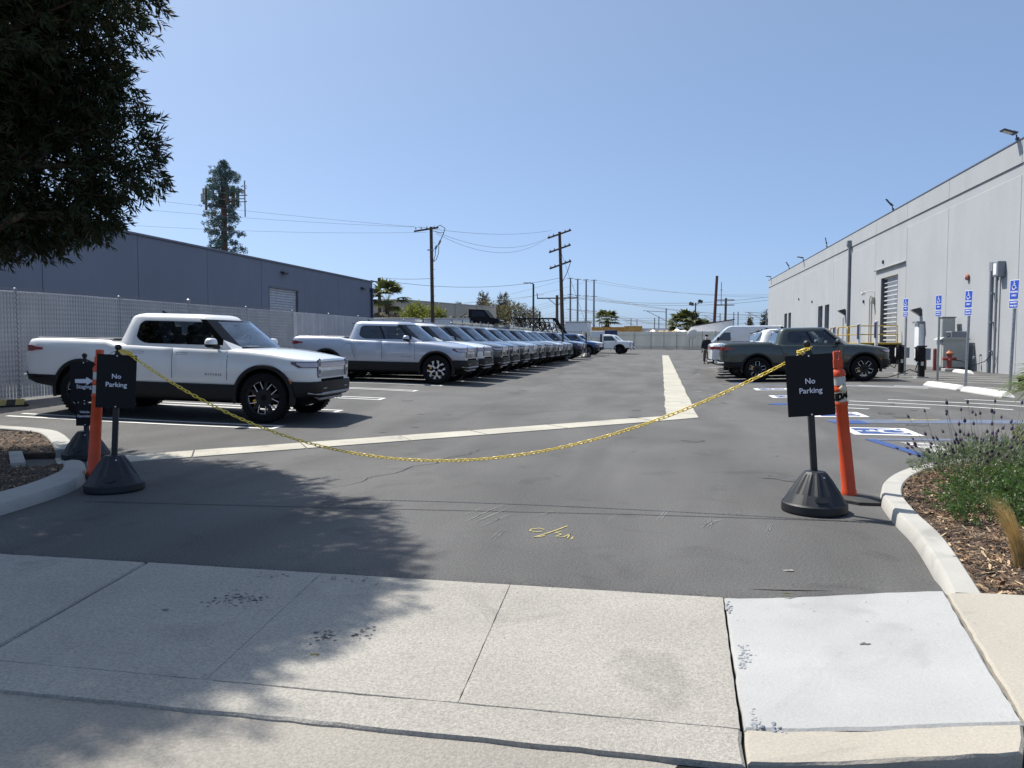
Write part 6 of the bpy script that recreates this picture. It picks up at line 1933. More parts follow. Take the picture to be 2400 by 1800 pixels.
for i in range(150):
    tall = i < 38
    q = rs.uniform(0, 2 * PI); r_ = rs.rand() ** .55
    bx, by = r_ * .58 * math.cos(q), r_ * .5 * math.sin(q)
    if tall: bx = rs.uniform(-.35, .75); by = rs.uniform(-.3, .4)
    h = rs.uniform(.42, .74) if tall else rs.uniform(.16, .42) * (1.15 - .5 * r_) + .08
    tip = Vector((bx * 1.25 + rs.normal(0, .05), by * 1.25 + rs.normal(0, .05), h)); b0 = Vector((bx * .8, by * .8, .1))
    mid = b0.lerp(tip, .55) + Vector(rs.normal(0, .015, 3))
    st.tube([b0, mid, tip], [.0022, .0018, .0015], 4, m=0)
    d = (tip - mid).normalized(); L_ = rs.uniform(.032, .05); w = L_ * .30
    Mq = d.to_track_quat('Z', 'Y').to_matrix()
    fl = MB(); fl.lathe([(0, 0), (w * .8, L_ * .12), (w, L_ * .4), (w * .75, L_ * .75), (0, L_)], 7, tip, M=Mq, caps=False)
    for k in range(3): fl.add([tip + Mq @ Vector((0, 0, L_ * .9)), tip + Mq @ Vector((.006 * math.cos(k * 2.1), .006 * math.sin(k * 2.1), L_ * 1.15)), tip + Mq @ Vector((.010 * math.cos(k * 2.1 + .5), .010 * math.sin(k * 2.1 + .5), L_ * 1.35))], [(0, 1, 2)])
    fl.build("flower_head", M_LAVF, lv)
st.build("stems", M_LAV, lv, kind='stuff')
gy = thing("shrub", "yellowish upright little shrub between the lavender and the kerb", "plant", (3.75, 8.75, .08))
P_, U_, k_ = ellipsoids_points([(0, 0, .26, .20, .2, .24), (.15, 0, .18, .16, .16, .18), (-.1, .1, .32, .12, .12, .16)], 220, 36, .2)
U_ = U_ * .4 + np.array([0, 0, .8]); pos, dirs = sprigs(P_, U_, 9, .06, .7, 37)
leaf_mesh("leaves", [M_LAV, M_LEAFY], pos, dirs, .05, .009, 38, gy, mi=(np.random.RandomState(3).rand(len(pos)) < .6))

gc = thing("ground_cover_shrub", "low spreading bright green shrub in the right bark bed", "plant", (2.75, 6.55, .07))
LB = [(-.18, .25, .10, .40, .36, .16), (.25, .15, .14, .50, .45, .20), (-.28, -.15, .08, .32, .35, .13), (.75, .25, .14, .5, .55, .20), (.15, .65, .14, .45, .42, .17), (.75, .85, .16, .55, .45, .20), (1.3, .4, .15, .5, .6, .2), (1.35, 1.0, .17, .5, .5, .2), (.05, -.32, .07, .28, .25, .11), (1.9, .6, .15, .5, .7, .2)]
P_, U_, k_ = ellipsoids_points(LB, 4600, 39, .62)
ok = P_[:, 2] > .005; P_, U_ = P_[ok], U_[ok]
U_ = U_ * .6 + np.array([0, 0, .35]); U_ /= np.linalg.norm(U_, axis=1)[:, None]
pos, dirs = sprigs(P_, U_, 11, .045, .95, 40)
leaf_mesh("leaves", [M_SHRUB, M_LEAFO], pos, dirs, .030, .011, 41, gc, mi=(np.random.RandomState(4).rand(len(pos)) < .12))
b = MB()
for i in range(60):
    p = Vector((rs.uniform(-.3, 1.6), rs.uniform(-.3, .9), .03)); b.tube([p, p + Vector((rs.normal(0, .1), rs.normal(0, .1), .06)), p + Vector((rs.normal(0, .2), rs.normal(0, .2), .05))], [.005, .004, .002], 4)
b.build("stems", M_BARK, gc, kind='stuff')
GT = "dry feather-grass tufts in the right bark bed"
def tuft(label, loc, h, lean, n, seed, w=.06):
    t = thing("grass_tuft", label, "grass", loc, group=GT)
    rs = np.random.RandomState(seed); b = MB()
    for i in range(n):
        q = rs.uniform(0, 2 * PI); r_ = rs.rand() * w * .6
        p0 = Vector((r_ * math.cos(q), r_ * math.sin(q), 0)); H_ = h * rs.uniform(.35, 1.0) ** 1.0
        d = Vector((math.cos(q) * w * rs.uniform(.2, 1.1) + lean[0] * (H_ / h) ** 1.5, math.sin(q) * w * rs.uniform(.2, 1.1) + lean[1] * (H_ / h) ** 1.5, 0))
        P = [p0, p0 + d * .25 + Vector((0, 0, H_ * .45)), p0 + d * .65 + Vector((0, 0, H_ * .8)), p0 + d * 1.05 + Vector((0, 0, H_ * .98))]
        s = Vector((-math.sin(q), math.cos(q), 0)) * .0011
        V_ = []
        for k, p in enumerate(P): V_ += [p + s * (1 - k * .3), p - s * (1 - k * .3)]
        b.add(V_, [(2 * k, 2 * k + 1, 2 * k + 3, 2 * k + 2) for k in range(3)], 0 if rs.rand() < .86 else 1)
    b.build("blades", [M_STRAW, M_LAV], t, kind='stuff')
    return t
tuft("tall straw-coloured feather-grass tuft leaning left in the right bark bed", (2.16, 5.12, .075), .47, (-.17, .02), 620, 51, .055)
tuft("shorter greenish feather-grass tuft at the right edge of the bark bed", (2.32, 5.0, .075), .30, (.06, .0), 500, 52, .07)
palm("young_palm", "young palm with arching leaflets reaching in from the right", (4.72, 9.30, .08), .70, 1.12, 24, M_PALM, 75, .10, nleaf=24, trunk=True, up=R(-4), lw=.022)
# fallen leaves on the pavement
b = MB(); b.add([(.66, 4.39, .05), (.70, 4.40, .055), (.745, 4.405, .05), (.70, 4.385, .052)], [(0, 3, 2, 1)]); o = b.build("fallen_leaf", M_LEAFY); tag(o, "small yellow leaf lying at the edge of the new slab", "leaf")

# ================================================================== OTHER VEHICLES
def wheel_simple(parent, x, y, r, w, m_rim, out, deep=.04):
    W_ = bpy.data.objects.new("wheel", None); COL.objects.link(W_); W_.parent = parent; W_.location = (x, y, r)
    Mx = Matrix.Rotation(R(90), 3, 'X')
    b = MB(); b.lathe([(r * .6, w / 2), (r * .94, w / 2), (r, w * .35), (r, -w * .35), (r * .94, -w / 2), (r * .6, -w / 2)], 28, M=Mx, caps=False); b.build("tyre", M_RUBBER, W_)
    b = MB(); b.lathe([(0, out * w * .30), (r * .2, out * w * .30), (r * .24, out * w * .1), (r * .5, out * w * .12), (r * .6, out * w * .46)], 24, M=Mx, caps=False); b.build("rim", m_rim, W_)
def flatbed(label, x, y, yaw, group):
    t = thing("flatbed_lorry", label, "flatbed truck", (x, y, zg(x, y)), yaw, group)
    # nose at +x ; front axle at x = 0
    st = [(-1.75, .98, 2.0), (-1.7, 1.0, 2.02)]
    def sec(x_, w, zt, zb): return [(0, zb), (w - .05, zb), (w, zb + .06), (w + .005, zb + .45), (w - .01, zt - .10), (w - .06, zt - .02), (w - .14, zt), (0, zt + .02)]
    lower = [(-1.78, .97, 1.30, .55), (-1.72, .99, 1.32, .55), (-.5, 1.0, 1.33, .55), (-.3, 1.0, 1.36, .55), (.6, .98, 1.33, .60), (.95, .95, 1.28, .62), (1.05, .90, 1.22, .66)]
    b = loft(lower, sec); me = b.mesh("body", [P_WHITE, M_DARK]); me = cut_arches(me, .50, "body", axles=(0.0,), y_in=.6, zc=.45); obj("body", me, t)
    # cab upper: pillars and roof as a lofted shell, glass set in
    def secu(z, xf, xr, w): return (z, xf, xr, w)
    rows = [(1.31, -.02, -1.74, .94), (1.40, -.12, -1.735, .92), (1.86, -.62, -1.70, .80), (1.97, -.82, -1.66, .74), (2.01, -.95, -1.55, .62)]
    b = MB(); V_ = []
    for z, xf, xr, w in rows:
        V_ += [(xf, -w * .72, z), (xf - .10, -w, z), (xr, -w, z), (xr, w, z), (xf - .10, w, z), (xf, w * .72, z)]
    F_ = [(i * 6 + j, i * 6 + (j + 1) % 6, (i + 1) * 6 + (j + 1) % 6, (i + 1) * 6 + j)[::-1] for i in range(4) for j in range(6)] + [tuple(range(24, 30))[::-1]]
    b.add(V_, F_, 0, False); b.build("cab", P_WHITE, t)
    for s in (-1, 1):
        Q = [(-.30, s * .937, 1.36), (-1.62, s * .937, 1.36), (-1.60, s * .80, 1.84), (-.80, s * .80, 1.84)]
        b = MB(); b.add([(q[0], q[1] * 1.006, q[2]) for q in Q], [(0, 1, 2, 3) if s > 0 else (3, 2, 1, 0)]); b.build("side_window", M_PANE, t)
        b = MB(); b.box((-.42, s * 1.14, 1.46), (.14, .24, .30), bev=.03); b.tube([(-.40, s * .92, 1.40), (-.42, s * 1.05, 1.42)], .03, 6); b.build("mirror", M_CHROME, t)
        b = MB(); b.box((-.98, s * 1.008, .93), (1.18, .012, .70), bev=.004); d = b.build("door", P_WHITE, t)
        b = MB(); b.box((-1.45, s * 1.02, 1.13), (.16, .02, .04), bev=.006); b.build("handle", M_STEELD, d)
        b = MB(); V_ = []
        for i in range(17):
            q = R(180 * i / 16)
            for r_, yy in ((.50, .98), (.505, 1.08), (.56, 1.09), (.60, 1.0)): V_.append((r_ * math.cos(q), s * yy, .45 + r_ * math.sin(q)))
        b.add(V_, [((i * 4 + j, (i + 1) * 4 + j, (i + 1) * 4 + j + 1, i * 4 + j + 1) if s > 0 else (i * 4 + j + 1, (i + 1) * 4 + j + 1, (i + 1) * 4 + j, i * 4 + j)) for i in range(16) for j in range(3)], 0, True); b.build("wheel_arch_trim", M_BLACK, t)
        b = MB(); b.box((1.0, s * .80, 1.02), (.16, .30, .34), bev=.04); b.build("headlight", M_LAMP, t)
        b = MB(); b.prism([(-.07, .70), (-.02, .70), (.16, 1.14), (.11, 1.14)], s * 1.0155 - .002, s * 1.0155 + .002, 'xz'); b.v = [(x_ - .85, y_, z_) for x_, y_, z_ in b.v]; b.build("door_flash", M_LETTER, d)
    b = MB(); b.add([(-.015, -.66, 1.33), (-.015, .66, 1.33), (-.60, .57, 1.84), (-.60, -.57, 1.84)], [(0, 1, 2, 3)]); b.v = [(x_ + .012, y_, z_ + .012) for x_, y_, z_ in b.v]; b.build("windscreen", M_PANE, t)
    b = MB(); b.box((1.06, 0, 1.00), (.06, 1.22, .46), bev=.03)
    for i in range(4): b.box((1.10, 0, .84 + .11 * i), (.02, 1.15, .035), m=1)
    b.build("grille", [M_DARK, M_CHROME], t)
    b = MB(); b.box((1.14, 0, .62), (.16, 1.96, .24), bev=.05); b.build("bumper", M_CHROME, t)
    b = MB(); b.box((1.14, 0, .47), (.10, 1.5, .10), bev=.02); b.build("air_dam", M_BLACK, t)
    b = MB(); b.box((-2.9, 0, .62), (4.2, .85, .22), bev=.02); b.build("chassis", M_DARK, t)
    b = MB(); b.box((-3.7, 0, 1.00), (3.7, 2.3, .14), bev=.01); b.build("flat_bed", M_STEELD, t)
    b = MB()
    for q in np.linspace(-1.1, 1.1, 9): b.box((-1.92, q, 1.55), (.05, .05, 1.0))
    for z in (1.1, 1.55, 2.02): b.box((-1.92, 0, z), (.06, 2.3, .07))
    b.build("headboard", M_SATIN, t)
    for s in (-1, 1):
        wheel_simple(t, 0, s * .87, .43, .26, M_RIMD, s); wheel_simple(t, -3.9, s * .82, .43, .45, M_RIMD, s)
    b = MB(); b.box((-2.25, -.85, .62), (.5, .4, .45), bev=.02); b.build("tool_box", M_REDP, t)
    return t
FG_ = "white flatbed lorries at the far end of the row"
flatbed("white flatbed lorry at the end of the row, nearer of two side by side", -4.2, 80.0, R(1), FG_)
flatbed("white flatbed lorry half hidden behind its twin at the end of the row", -4.0, 83.6, R(0), FG_)

van = thing("delivery_van", "tall white delivery van parked behind the pickups on the right", "van", (3.95, 66.6, zg(5, 66)), R(0))
# profile along x (nose at -x)
prof = [(-.55, .45), (-.62, .70), (-.55, 1.02), (-.10, 1.22), (.30, 1.34), (1.10, 2.22), (1.42, 2.48), (1.75, 2.58), (5.7, 2.60), (5.85, 2.5), (5.9, .45)]
b = MB(); V_ = []; n = len(prof)
for yy, ins in ((-1.0, .0), (-.93, .06), (.93, .06), (1.0, .0)):
    pass
def vw(z): return 1.0 - .10 * ss((z - 1.2) / 1.5)
for s in (-1, 1):
    for x, z in prof: V_.append((x, s * vw(z), z - (.05 if z > 2.2 else 0)))
for x, z in prof: V_.append((x - (.03 if x < 1 else 0), 0, z + (.04 if z > 2.2 else 0)))
F_ = []
for i in range(n):
    j = (i + 1) % n
    F_.append((i, j, 2 * n + j, 2 * n + i)[::-1]); F_.append((2 * n + i, 2 * n + j, n + j, n + i)[::-1])
F_.append(tuple(range(n))[::-1]); F_.append(tuple(range(n, 2 * n)))
b.add(V_, [f[::-1] for f in F_], 0, False); b.build("body", P_WHITE, van)
for s in (-1, 1):
    b = MB(); Q = [(.52, 1.40), (1.05, 2.0), (1.15, 2.06), (1.62, 2.06), (1.66, 1.42), (1.5, 1.36)]
    b.prism(Q if s > 0 else Q, s * 1.003 - .002, s * 1.003 + .004 * 0 + .002, 'xz'); b.v = [(x, s * (vw(z) + .006), z) if abs(y) > .9 else (x, y, z) for x, y, z in b.v]; b.build("side_window", M_PANE, van)
    b = MB()
    for (x0, z0, x1, z1) in ((.50, .55, .45, 1.38), (1.82, .55, 1.82, 2.2), (1.82, 2.2, 1.15, 2.2), (3.1, .5, 3.1, 2.3), (1.85, 1.32, 5.8, 1.32)):
        b.tube([(x0, s * (vw(z0) + .001), z0), (x1, s * (vw(z1) + .001), z1)], .009, 4)
    b.build("door_seam", M_STEELG, van)
    b = MB(); b.box((.62, s * 1.16, 1.52), (.14, .22, .34), bev=.04); b.tube([(.66, s * .95, 1.4), (.62, s * 1.08, 1.42)], .03, 6); b.build("mirror", M_BLACK, van)
    for x in (.35, 4.4): wheel_simple(van, x, s * .86, .36, .24, M_CHROME, s)
    b = MB(); b.box((-.42, s * .80, 1.0), (.16, .3, .2), bev=.03); b.build("headlight", M_LAMP, van)
b = MB(); b.add([(.30, -.86, 1.36), (.30, .86, 1.36), (1.10, .80, 2.20), (1.10, -.80, 2.20)], [(0, 3, 2, 1)]); b.v = [(x - .035, y, z + .03) for x, y, z in b.v]; b.build("windscreen", M_WS, van)
b = MB(); b.box((-.56, 0, .58), (.14, 1.9, .3), bev=.04); b.build("bumper", M_BLACK, van)

# ================================================================== THE MAN
man = thing("person", "person in dark jacket, olive trousers, cap and white mask walking up the lot", "person", (2.71, 48.5, zg(2.7, 48.5)), R(2))
def skinned(name, verts, edges, radii, m, parent, sub=2, root=0):
    me = bpy.data.meshes.new(name); me.from_pydata(verts, edges, [])
    o = obj(name, me, parent)
    sk = o.modifiers.new("skin", 'SKIN'); sk.use_smooth_shade = True
    me.skin_vertices[0].data[root].use_root = True
    for i, r_ in enumerate(radii): me.skin_vertices[0].data[i].radius = (r_, r_) if not isinstance(r_, tuple) else r_
    s_ = o.modifiers.new("sub", 'SUBSURF'); s_.levels = sub; s_.render_levels = sub
    bpy.context.view_layer.update()
    dg = bpy.context.evaluated_depsgraph_get(); nm_ = bpy.data.meshes.new_from_object(o.evaluated_get(dg))
    o.modifiers.clear(); o.data = nm_; nm_.materials.clear(); nm_.materials.append(m); nm_.name = name
    for p in nm_.polygons: p.use_smooth = True
    return o
# walking towards the camera (-y): left foot forward
J = [(0, 0, .93), (0, .01, 1.08), (0, .01, 1.26), (0, .01, 1.40), (0, 0, 1.50), (0, -.015, 1.58),
     (.17, .01, 1.41), (.225, .03, 1.14), (.24, -.05, .90), (.235, -.09, .80),
     (-.17, .01, 1.41), (-.235, .0, 1.14), (-.28, -.06, .90), (-.285, -.09, .80),
     (.09, 0, .88), (.10, -.10, .50), (.10, -.09, .10), (-.09, 0, .88), (-.10, -.02, .50), (-.105, .12, .12),
     (.105, -.20, .04), (-.11, .02, .04)]
Ed = [(0, 1), (1, 2), (2, 3), (3, 4), (4, 5), (3, 6), (6, 7), (7, 8), (8, 9), (3, 10), (10, 11), (11, 12), (12, 13), (0, 14), (14, 15), (15, 16), (0, 17), (17, 18), (18, 19), (16, 20), (19, 21)]
rad = [.13, .13, .145, .12, .058, .06, .065, .048, .036, .034, .065, .048, .036, .034, .085, .058, .042, .085, .058, .042, .036, .036]
body = skinned("body", J, Ed, rad, M_SKIN, man)
b = MB(); hp = []
for i in range(13):
    v = -1 + 2 * i / 12; zz = 1.655 + .118 * v; k = math.sqrt(max(0, 1 - v * v))
    hp.append((.078 * k * (1.0 if v > -.2 else 1 - .25 * (-v - .2)), .095 * k * (1.0 if v > -.2 else 1 - .1 * (-v - .2)), zz))
V_ = []
for rx, ry, zz in hp:
    for j in range(16):
        q = 2 * PI * j / 16; V_.append((rx * math.cos(q), -.02 + ry * math.sin(q), zz))
b.add(V_, [(i * 16 + j, i * 16 + (j + 1) % 16, (i + 1) * 16 + (j + 1) % 16, (i + 1) * 16 + j) for i in range(12) for j in range(16)], 0, True)
b.box((0, -.118, 1.65), (.022, .03, .045), bev=.008)
for s in (-1, 1): b.box((s * .078, -.02, 1.65), (.018, .04, .06), bev=.008)
b.build("head", M_SKIN, man)
b = MB()
for s in (-1, 1): b.lathe([(.012, 0), (.008, .006), (0, .008)], 8, (s * .032, -.103, 1.675), M=Matrix.Rotation(R(90), 3, 'X'))
b.build("eyes", M_DARK, man)
b = MB(); b.grid(lambda u, v: (.082 * math.sin(u), -.02 - .104 * math.cos(u), 1.575 + .085 * v), [R(-70 + 14 * i) for i in range(11)], [0, .5, 1]); b.build("face_mask", M_MASK, man)
b = MB(); b.lathe([(.085, 1.70), (.088, 1.73), (.08, 1.77), (.05, 1.795), (0, 1.80)], 18, (0, -.02, 0), caps=False); b.prism([(.075 * math.cos(q), -.02 + (-.09 - .09 * math.sin(q))) for q in [PI * i / 10 for i in range(11)]], 1.70, 1.712, 'xy'); b.build("cap", M_DARK, man)
jk = skinned("jacket", [(0, .01, .86), (0, .01, 1.05), (0, .01, 1.27), (0, .01, 1.39), (0, .0, 1.47), (.18, .01, 1.41), (.232, .03, 1.14), (.245, -.045, .915), (-.18, .01, 1.41), (-.242, .0, 1.14), (-.284, -.055, .915)],
             [(0, 1), (1, 2), (2, 3), (3, 4), (3, 5), (5, 6), (6, 7), (3, 8), (8, 9), (9, 10)], [(.22, .155), (.215, .155), (.215, .165), (.18, .13), .10, .105, .085, .07, .105, .085, .07], M_JACKET, man)
tr = skinned("trousers", [(0, 0, .93), (0, 0, .86), (.095, -.005, .80), (.105, -.10, .50), (.10, -.085, .11), (-.095, -.005, .80), (-.105, -.02, .50), (-.105, .115, .12)],
             [(0, 1), (1, 2), (2, 3), (3, 4), (1, 5), (5, 6), (6, 7)], [.165, .155, .118, .095, .08, .118, .095, .08], M_TROUSER, man)
for s, yy in ((1, -.14), (-1, .06)):
    b = MB(); b.prism([(-.05, -.14), (.0, -.17), (.05, -.14), (.055, .06), (.035, .12), (-.035, .12), (-.055, .06)], 0, .075, 'xy'); b.v = [(x + s * .105, y + yy, z * (1 if y > -.05 else .75) + .0) for x, y, z in b.v]; b.build("shoe", M_BOOT, man)
for s, (hx, hy, hz) in ((1, (.233, -.095, .775)), (-1, (-.288, -.098, .775))):
    V_ = [(hx, hy, hz + .05), (hx, hy - .005, hz)]; E_ = [(0, 1)]; rr = [.030, .036]
    for k in range(4):
        o_ = len(V_); x = hx + (-.027 + .018 * k); L_ = (.07, .08, .076, .06)[k]
        V_ += [(x, hy - .006, hz - .035), (x, hy - .02, hz - .035 - L_ * .5), (x, hy - .012, hz - .035 - L_)]; E_ += [(1, o_), (o_, o_ + 1), (o_ + 1, o_ + 2)]; rr += [.010, .009, .008]
    o_ = len(V_); V_ += [(hx - s * .035, hy - .02, hz - .015), (hx - s * .045, hy - .03, hz - .055)]; E_ += [(1, o_), (o_, o_ + 1)]; rr += [.011, .009]
    skinned("hand", V_, E_, rr, M_SKIN, man, sub=1)
b = MB(); b.box((.07, -.17, .80), (.10, .012, .06), rot=Matrix.Rotation(R(20), 3, 'Y'), bev=.004); o = b.build("paper_slip", M_WHITEM, None); o.location = man.location; tag(o, "small white slip held at the waist of the walking person", "paper")

# ================================================================== BEYOND THE FENCES
def simple_box_thing(nm, lab, cat, loc, size, m, rz=0, group=None, parts=()):
    t = thing(nm, lab, cat, loc, rz, group)
    b = MB(); b.box((0, 0, size[2] / 2), size, bev=.04); b.build("body", m, t)
    for (pn, c, s, pm) in parts:
        b = MB(); b.box(c, s, bev=.01); b.build(pn, pm, t)
    return t
# tan building
tb = thing("office_building", "long low tan building with dark windows in the left distance", "building", (0, 0, 0))
A, Bc, Cc = (-52.0, 101.0), (-36.0, 105.1), (-28.2, 131.0)
def wall_quad(p, q, z0, z1, th, nm, m):
    dx, dy = q[0] - p[0], q[1] - p[1]; l = math.hypot(dx, dy); nx, ny = dy / l, -dx / l
    b = MB(); b.prism([(p[0], p[1]), (q[0], q[1]), (q[0] - nx * th, q[1] - ny * th), (p[0] - nx * th, p[1] - ny * th)], z0, z1, 'xy'); return b.build(nm, m, tb), (dx / l, dy / l), (nx, ny), l
for (p, q, wins) in ((A, Bc, [(3.0, 5.6), (9.6, 13.2)]), (Bc, Cc, [(3.0, 6.0), (8.3, 10.6), (12.6, 14.2), (16.2, 17.9), (19.9, 21.6), (23.6, 25.0)])):
    w, (ux, uy), (nx, ny), l = wall_quad(p, q, 0, 7.3, .4, "wall", M_TAN)
    for a_, c_ in wins:
        b = MB()
        P = lambda s, o: (p[0] + ux * s + nx * o, p[1] + uy * s + ny * o)
        b.prism([P(a_, .02), P(c_, .02), P(c_, -.1), P(a_, -.1)], 2.3, 4.2, 'xy'); wn_ = b.build("window", M_COPE, tb)
        k = max(1, int((c_ - a_) / .9))
        for i in range(k):
            b = MB(); s0 = a_ + .08 + (c_ - a_ - .08) * i / k; s1 = a_ + (c_ - a_ - .08) * (i + 1) / k
            b.prism([P(s0, .035), P(s1, .035), P(s1, .021), P(s0, .021)], 2.4, 4.1, 'xy'); b.build("pane", M_PANE, wn_)
    for s in np.arange(6.8, l, 6.8):
        b = MB(); P = (p[0] + ux * s + nx * .01, p[1] + uy * s + ny * .01); b.box((P[0], P[1], 3.6), (.06, .06, 7.2)); b.build("joint", M_JOINT, tb)
b = MB(); b.prism([A, Bc, Cc, (-50, 137)], 7.1, 7.15, 'xy'); b.build("roof", M_STEELG, tb)
b = MB(); b.box((-44.5, 106.5, 8.0), (3.4, 2.2, 1.7), rot=Matrix.Rotation(R(15), 3, 'Z'), bev=.06)
for i in range(5): b.box((-45.8 + .62 * i, 105.25 + .17 * i, 7.95), (.42, .1, 1.2), rot=Matrix.Rotation(R(15), 3, 'Z'), m=1)
b.build("roof_air_unit", [M_GREYBOX, M_REDP], tb)

# things standing just beyond the left fence
WB = "white trailer roofs just over the slatted fence"
for i, (x, y, w, lab) in enumerate(((-20.0, 56.5, 3.6, "white box trailer just over the slatted fence, left of the dark utility pole"), (-15.9, 57.6, 3.6, "white box trailer just over the slatted fence, directly behind the dark utility pole's foot"))):
    simple_box_thing("box_trailer", lab, "trailer", (x - .8, y + 2.2, .15), (w, 2.4, 3.0), M_WHITEM, R(4), WB, (("roof_edge", (0, 0, 3.03), (w + .06, 2.46, .06), M_GALV), ("door", (0, -1.22, 1.5), (w * .9, .04, 2.5), M_WHITEM)))
bt = simple_box_thing("container", "navy blue container under the black truck bodies behind the fence", "container", (-14.6, 62.0, .1), (3.0, 7.0, 2.55), M_NAVY, R(-4), None, (("top_rail", (0, 0, 2.57), (3.06, 7.06, .10), M_STEELG),))
# black stacked truck body with pipes on the container
tk = thing("stripped_truck_cab", "black stripped truck cab perched above the row behind the fence", "truck cab", (-14.0, 60.2, 2.72))
b = MB(); b.prism([(-1.0, 0), (.6, 0), (1.5, .22), (1.45, .42), (.75, .55), (.25, 1.15), (-1.0, 1.2)], -.85, .85, 'xz'); b.build("body", M_SATIN, tk)
for s in (-1, 1):
    b = MB(); b.prism([(-.75, .62), (.45, .62), (.12, 1.05), (-.75, 1.08)], s * .86 - .01, s * .86 + .01, 'xz'); b.build("side_window", M_PANE, tk)
b = MB(); b.box((1.25, 0, .30), (.6, 1.5, .10), bev=.03); b.build("hood_lid", M_GREYBOX, tk)
b = MB()
rs = np.random.RandomState(77)
for i in range(26):
    p = Vector((rs.uniform(-2.4, -.7), rs.uniform(-.7, .7), rs.uniform(0, .5)))
    if i < 14: b.tube([p, p + Vector(rs.uniform(-.5, .5, 3)), p + Vector(rs.uniform(-.6, .6, 3))], .05, 5)
    else: b.lathe([(.14, -.1), (.16, 0), (.14, .1)], 10, p, M=Matrix.Rotation(rs.uniform(0, 3), 3, 'X'))
b.build("loose_parts", M_SATIN, tk, kind='stuff')
sc = thing("scrap_metal_pile", "tangle of dark and white scrap frames over the screened fence by the lamp", "scrap", (-12.6, 78.0, 2.0))
b = MB()
for i in range(60):
    p = Vector((rs.uniform(-4.2, 2.0), rs.uniform(0, 2.5), rs.uniform(.2, 1.5))); L_ = rs.uniform(.5, 1.5)
    d = Vector((rs.uniform(-1, 1), rs.uniform(-.5, .5), rs.uniform(-.7, .7))).normalized() * L_
    b.tube([p, p + d], rs.uniform(.03, .06), 5, m=int(rs.rand() < .42))
for i in range(7): b.tube([(-1.4 + .5 * i + .22 * math.cos(q), .0, .9 + .42 * math.sin(q)) for q in [2 * PI * k / 14 for k in range(14)]], .04, 5, closed=True)
b.build("scrap_frames", [M_SATIN, M_WHITEM], sc, kind='stuff')
b = MB(); b.prism([(-2.2, 1.75), (2.0, 1.75), (3.5, -.2), (3.1, -.2), (1.75, 1.6), (-2.2, 1.6)], -.1, .3, 'xz'); b.build("truss_frame", M_SATIN, sc)
b = MB()
for i in range(9): b.tube([(-1.8 + .5 * i, .1, 1.65), (-1.3 + .5 * i, .1, .6 - .05 * i)], .05, 5)
b.build("truss_web", M_SATIN, sc)
# white shed by the leaning pole
sh = thing("shed", "white flat-roofed shed beyond the fence beside the leaning utility pole", "shed", (-13.9, 131.0, 0), R(-6))
b = MB(); b.box((0, 0, 2.25), (3.6, 4, 4.5)); b.build("walls", M_WHITEM, sh)
b = MB(); b.box((0, 0, 4.58), (3.9, 4.3, .16), bev=.03); b.build("roof", M_STEELG, sh)
b = MB(); b.box((0, -2.02, 2.9), (3.5, .03, .05)); b.build("cladding_joint", M_STEELG, sh)
b = MB(); b.box((.9, -2.02, 1.5), (.05, .03, 3)); b.build("downpipe", M_STEELG, sh)
sh2 = thing("shed", "white pitched-roof shed left of the flat-roofed one, mostly hidden", "shed", (-18.6, 133, 0), R(-6))
b = MB(); b.prism([(-3.2, 0), (3.2, 0), (3.2, 4.2), (-3.2, 2.6)], -3, 3, 'xz'); b.build("walls", M_WHITEM, sh2)
b = MB(); b.prism([(-3.4, 2.58), (3.3, 4.25), (3.3, 4.38), (-3.4, 2.72)], -3.2, 3.2, 'xz'); b.build("roof", M_WHITEM, sh2)
def container(lab, p, L_, rz, h=2.6, m=M_CONTY, zz=1.6):
    t = thing("container", lab, "container", (p[0], p[1], zz), rz)
    b = MB(); k = int(L_ / .28)
    pts = []
    for i in range(k):
        x = -L_ / 2 + L_ * i / k
        pts += [(x, -1.2), (x + .06, -1.26), (x + .16, -1.26), (x + .22, -1.2)]
    b.prism(pts + [(L_ / 2, -1.2), (L_ / 2, 1.2), (-L_ / 2, 1.2)], 0.12, h - .12, 'xy'); b.build("walls", m, t)
    b = MB()
    for z in (.06, h - .06): b.box((0, 0, z), (L_ + .06, 2.56, .12))
    for x in (-L_ / 2, L_ / 2):
        for y in (-1.22, 1.22): b.box((x, y, h / 2), (.14, .14, h))
    b.build("frame", m, t); return t
container("mustard yellow shipping container behind the far fence, longer left one", (-10.7, 160.6), 7.0, R(6)); container("mustard yellow shipping container behind the far fence, shorter right one", (-5.6, 158.0), 3.4, R(0), zz=1.75)
simple_box_thing("container", "white and grey box container right of the mustard ones", "container", (-1.6, 160, 1.5), (6.0, 2.4, 2.3), M_WHITEM, 0, None, (("roof_edge", (0, 0, 2.32), (6.1, 2.5, .12), M_STEELG), ("end_post", (-2.7, -1.22, 1.2), (.3, .04, 2.2), M_GREYBOX)))
# row of white roofs and boats left of the container
for i, (x, y, w, z, h, lab) in enumerate(((-17.5, 166, 7, 1.6, 2.1, "long pale flat roof left of the mustard containers"), (-12.5, 172, 6.5, 2.0, 2.4, "white low roof behind the mustard containers"), (-8, 185, 5, 2.6, 2.2, "grey-green flat hut between palm and catenary masts"), (4, 190, 14, 2.2, 2.0, "long dark-roofed hut behind the tarpaulin heap"))):
    simple_box_thing("hut", lab, "hut", (x, y, z - .9), (w, 4, h), M_WHITEM if i != 2 else M_SCREEN, 0, None, (("roof_edge", (0, 0, h + .05), (w + .4, 4.4, .14), M_WHITEM if i < 2 else M_STEELD),))
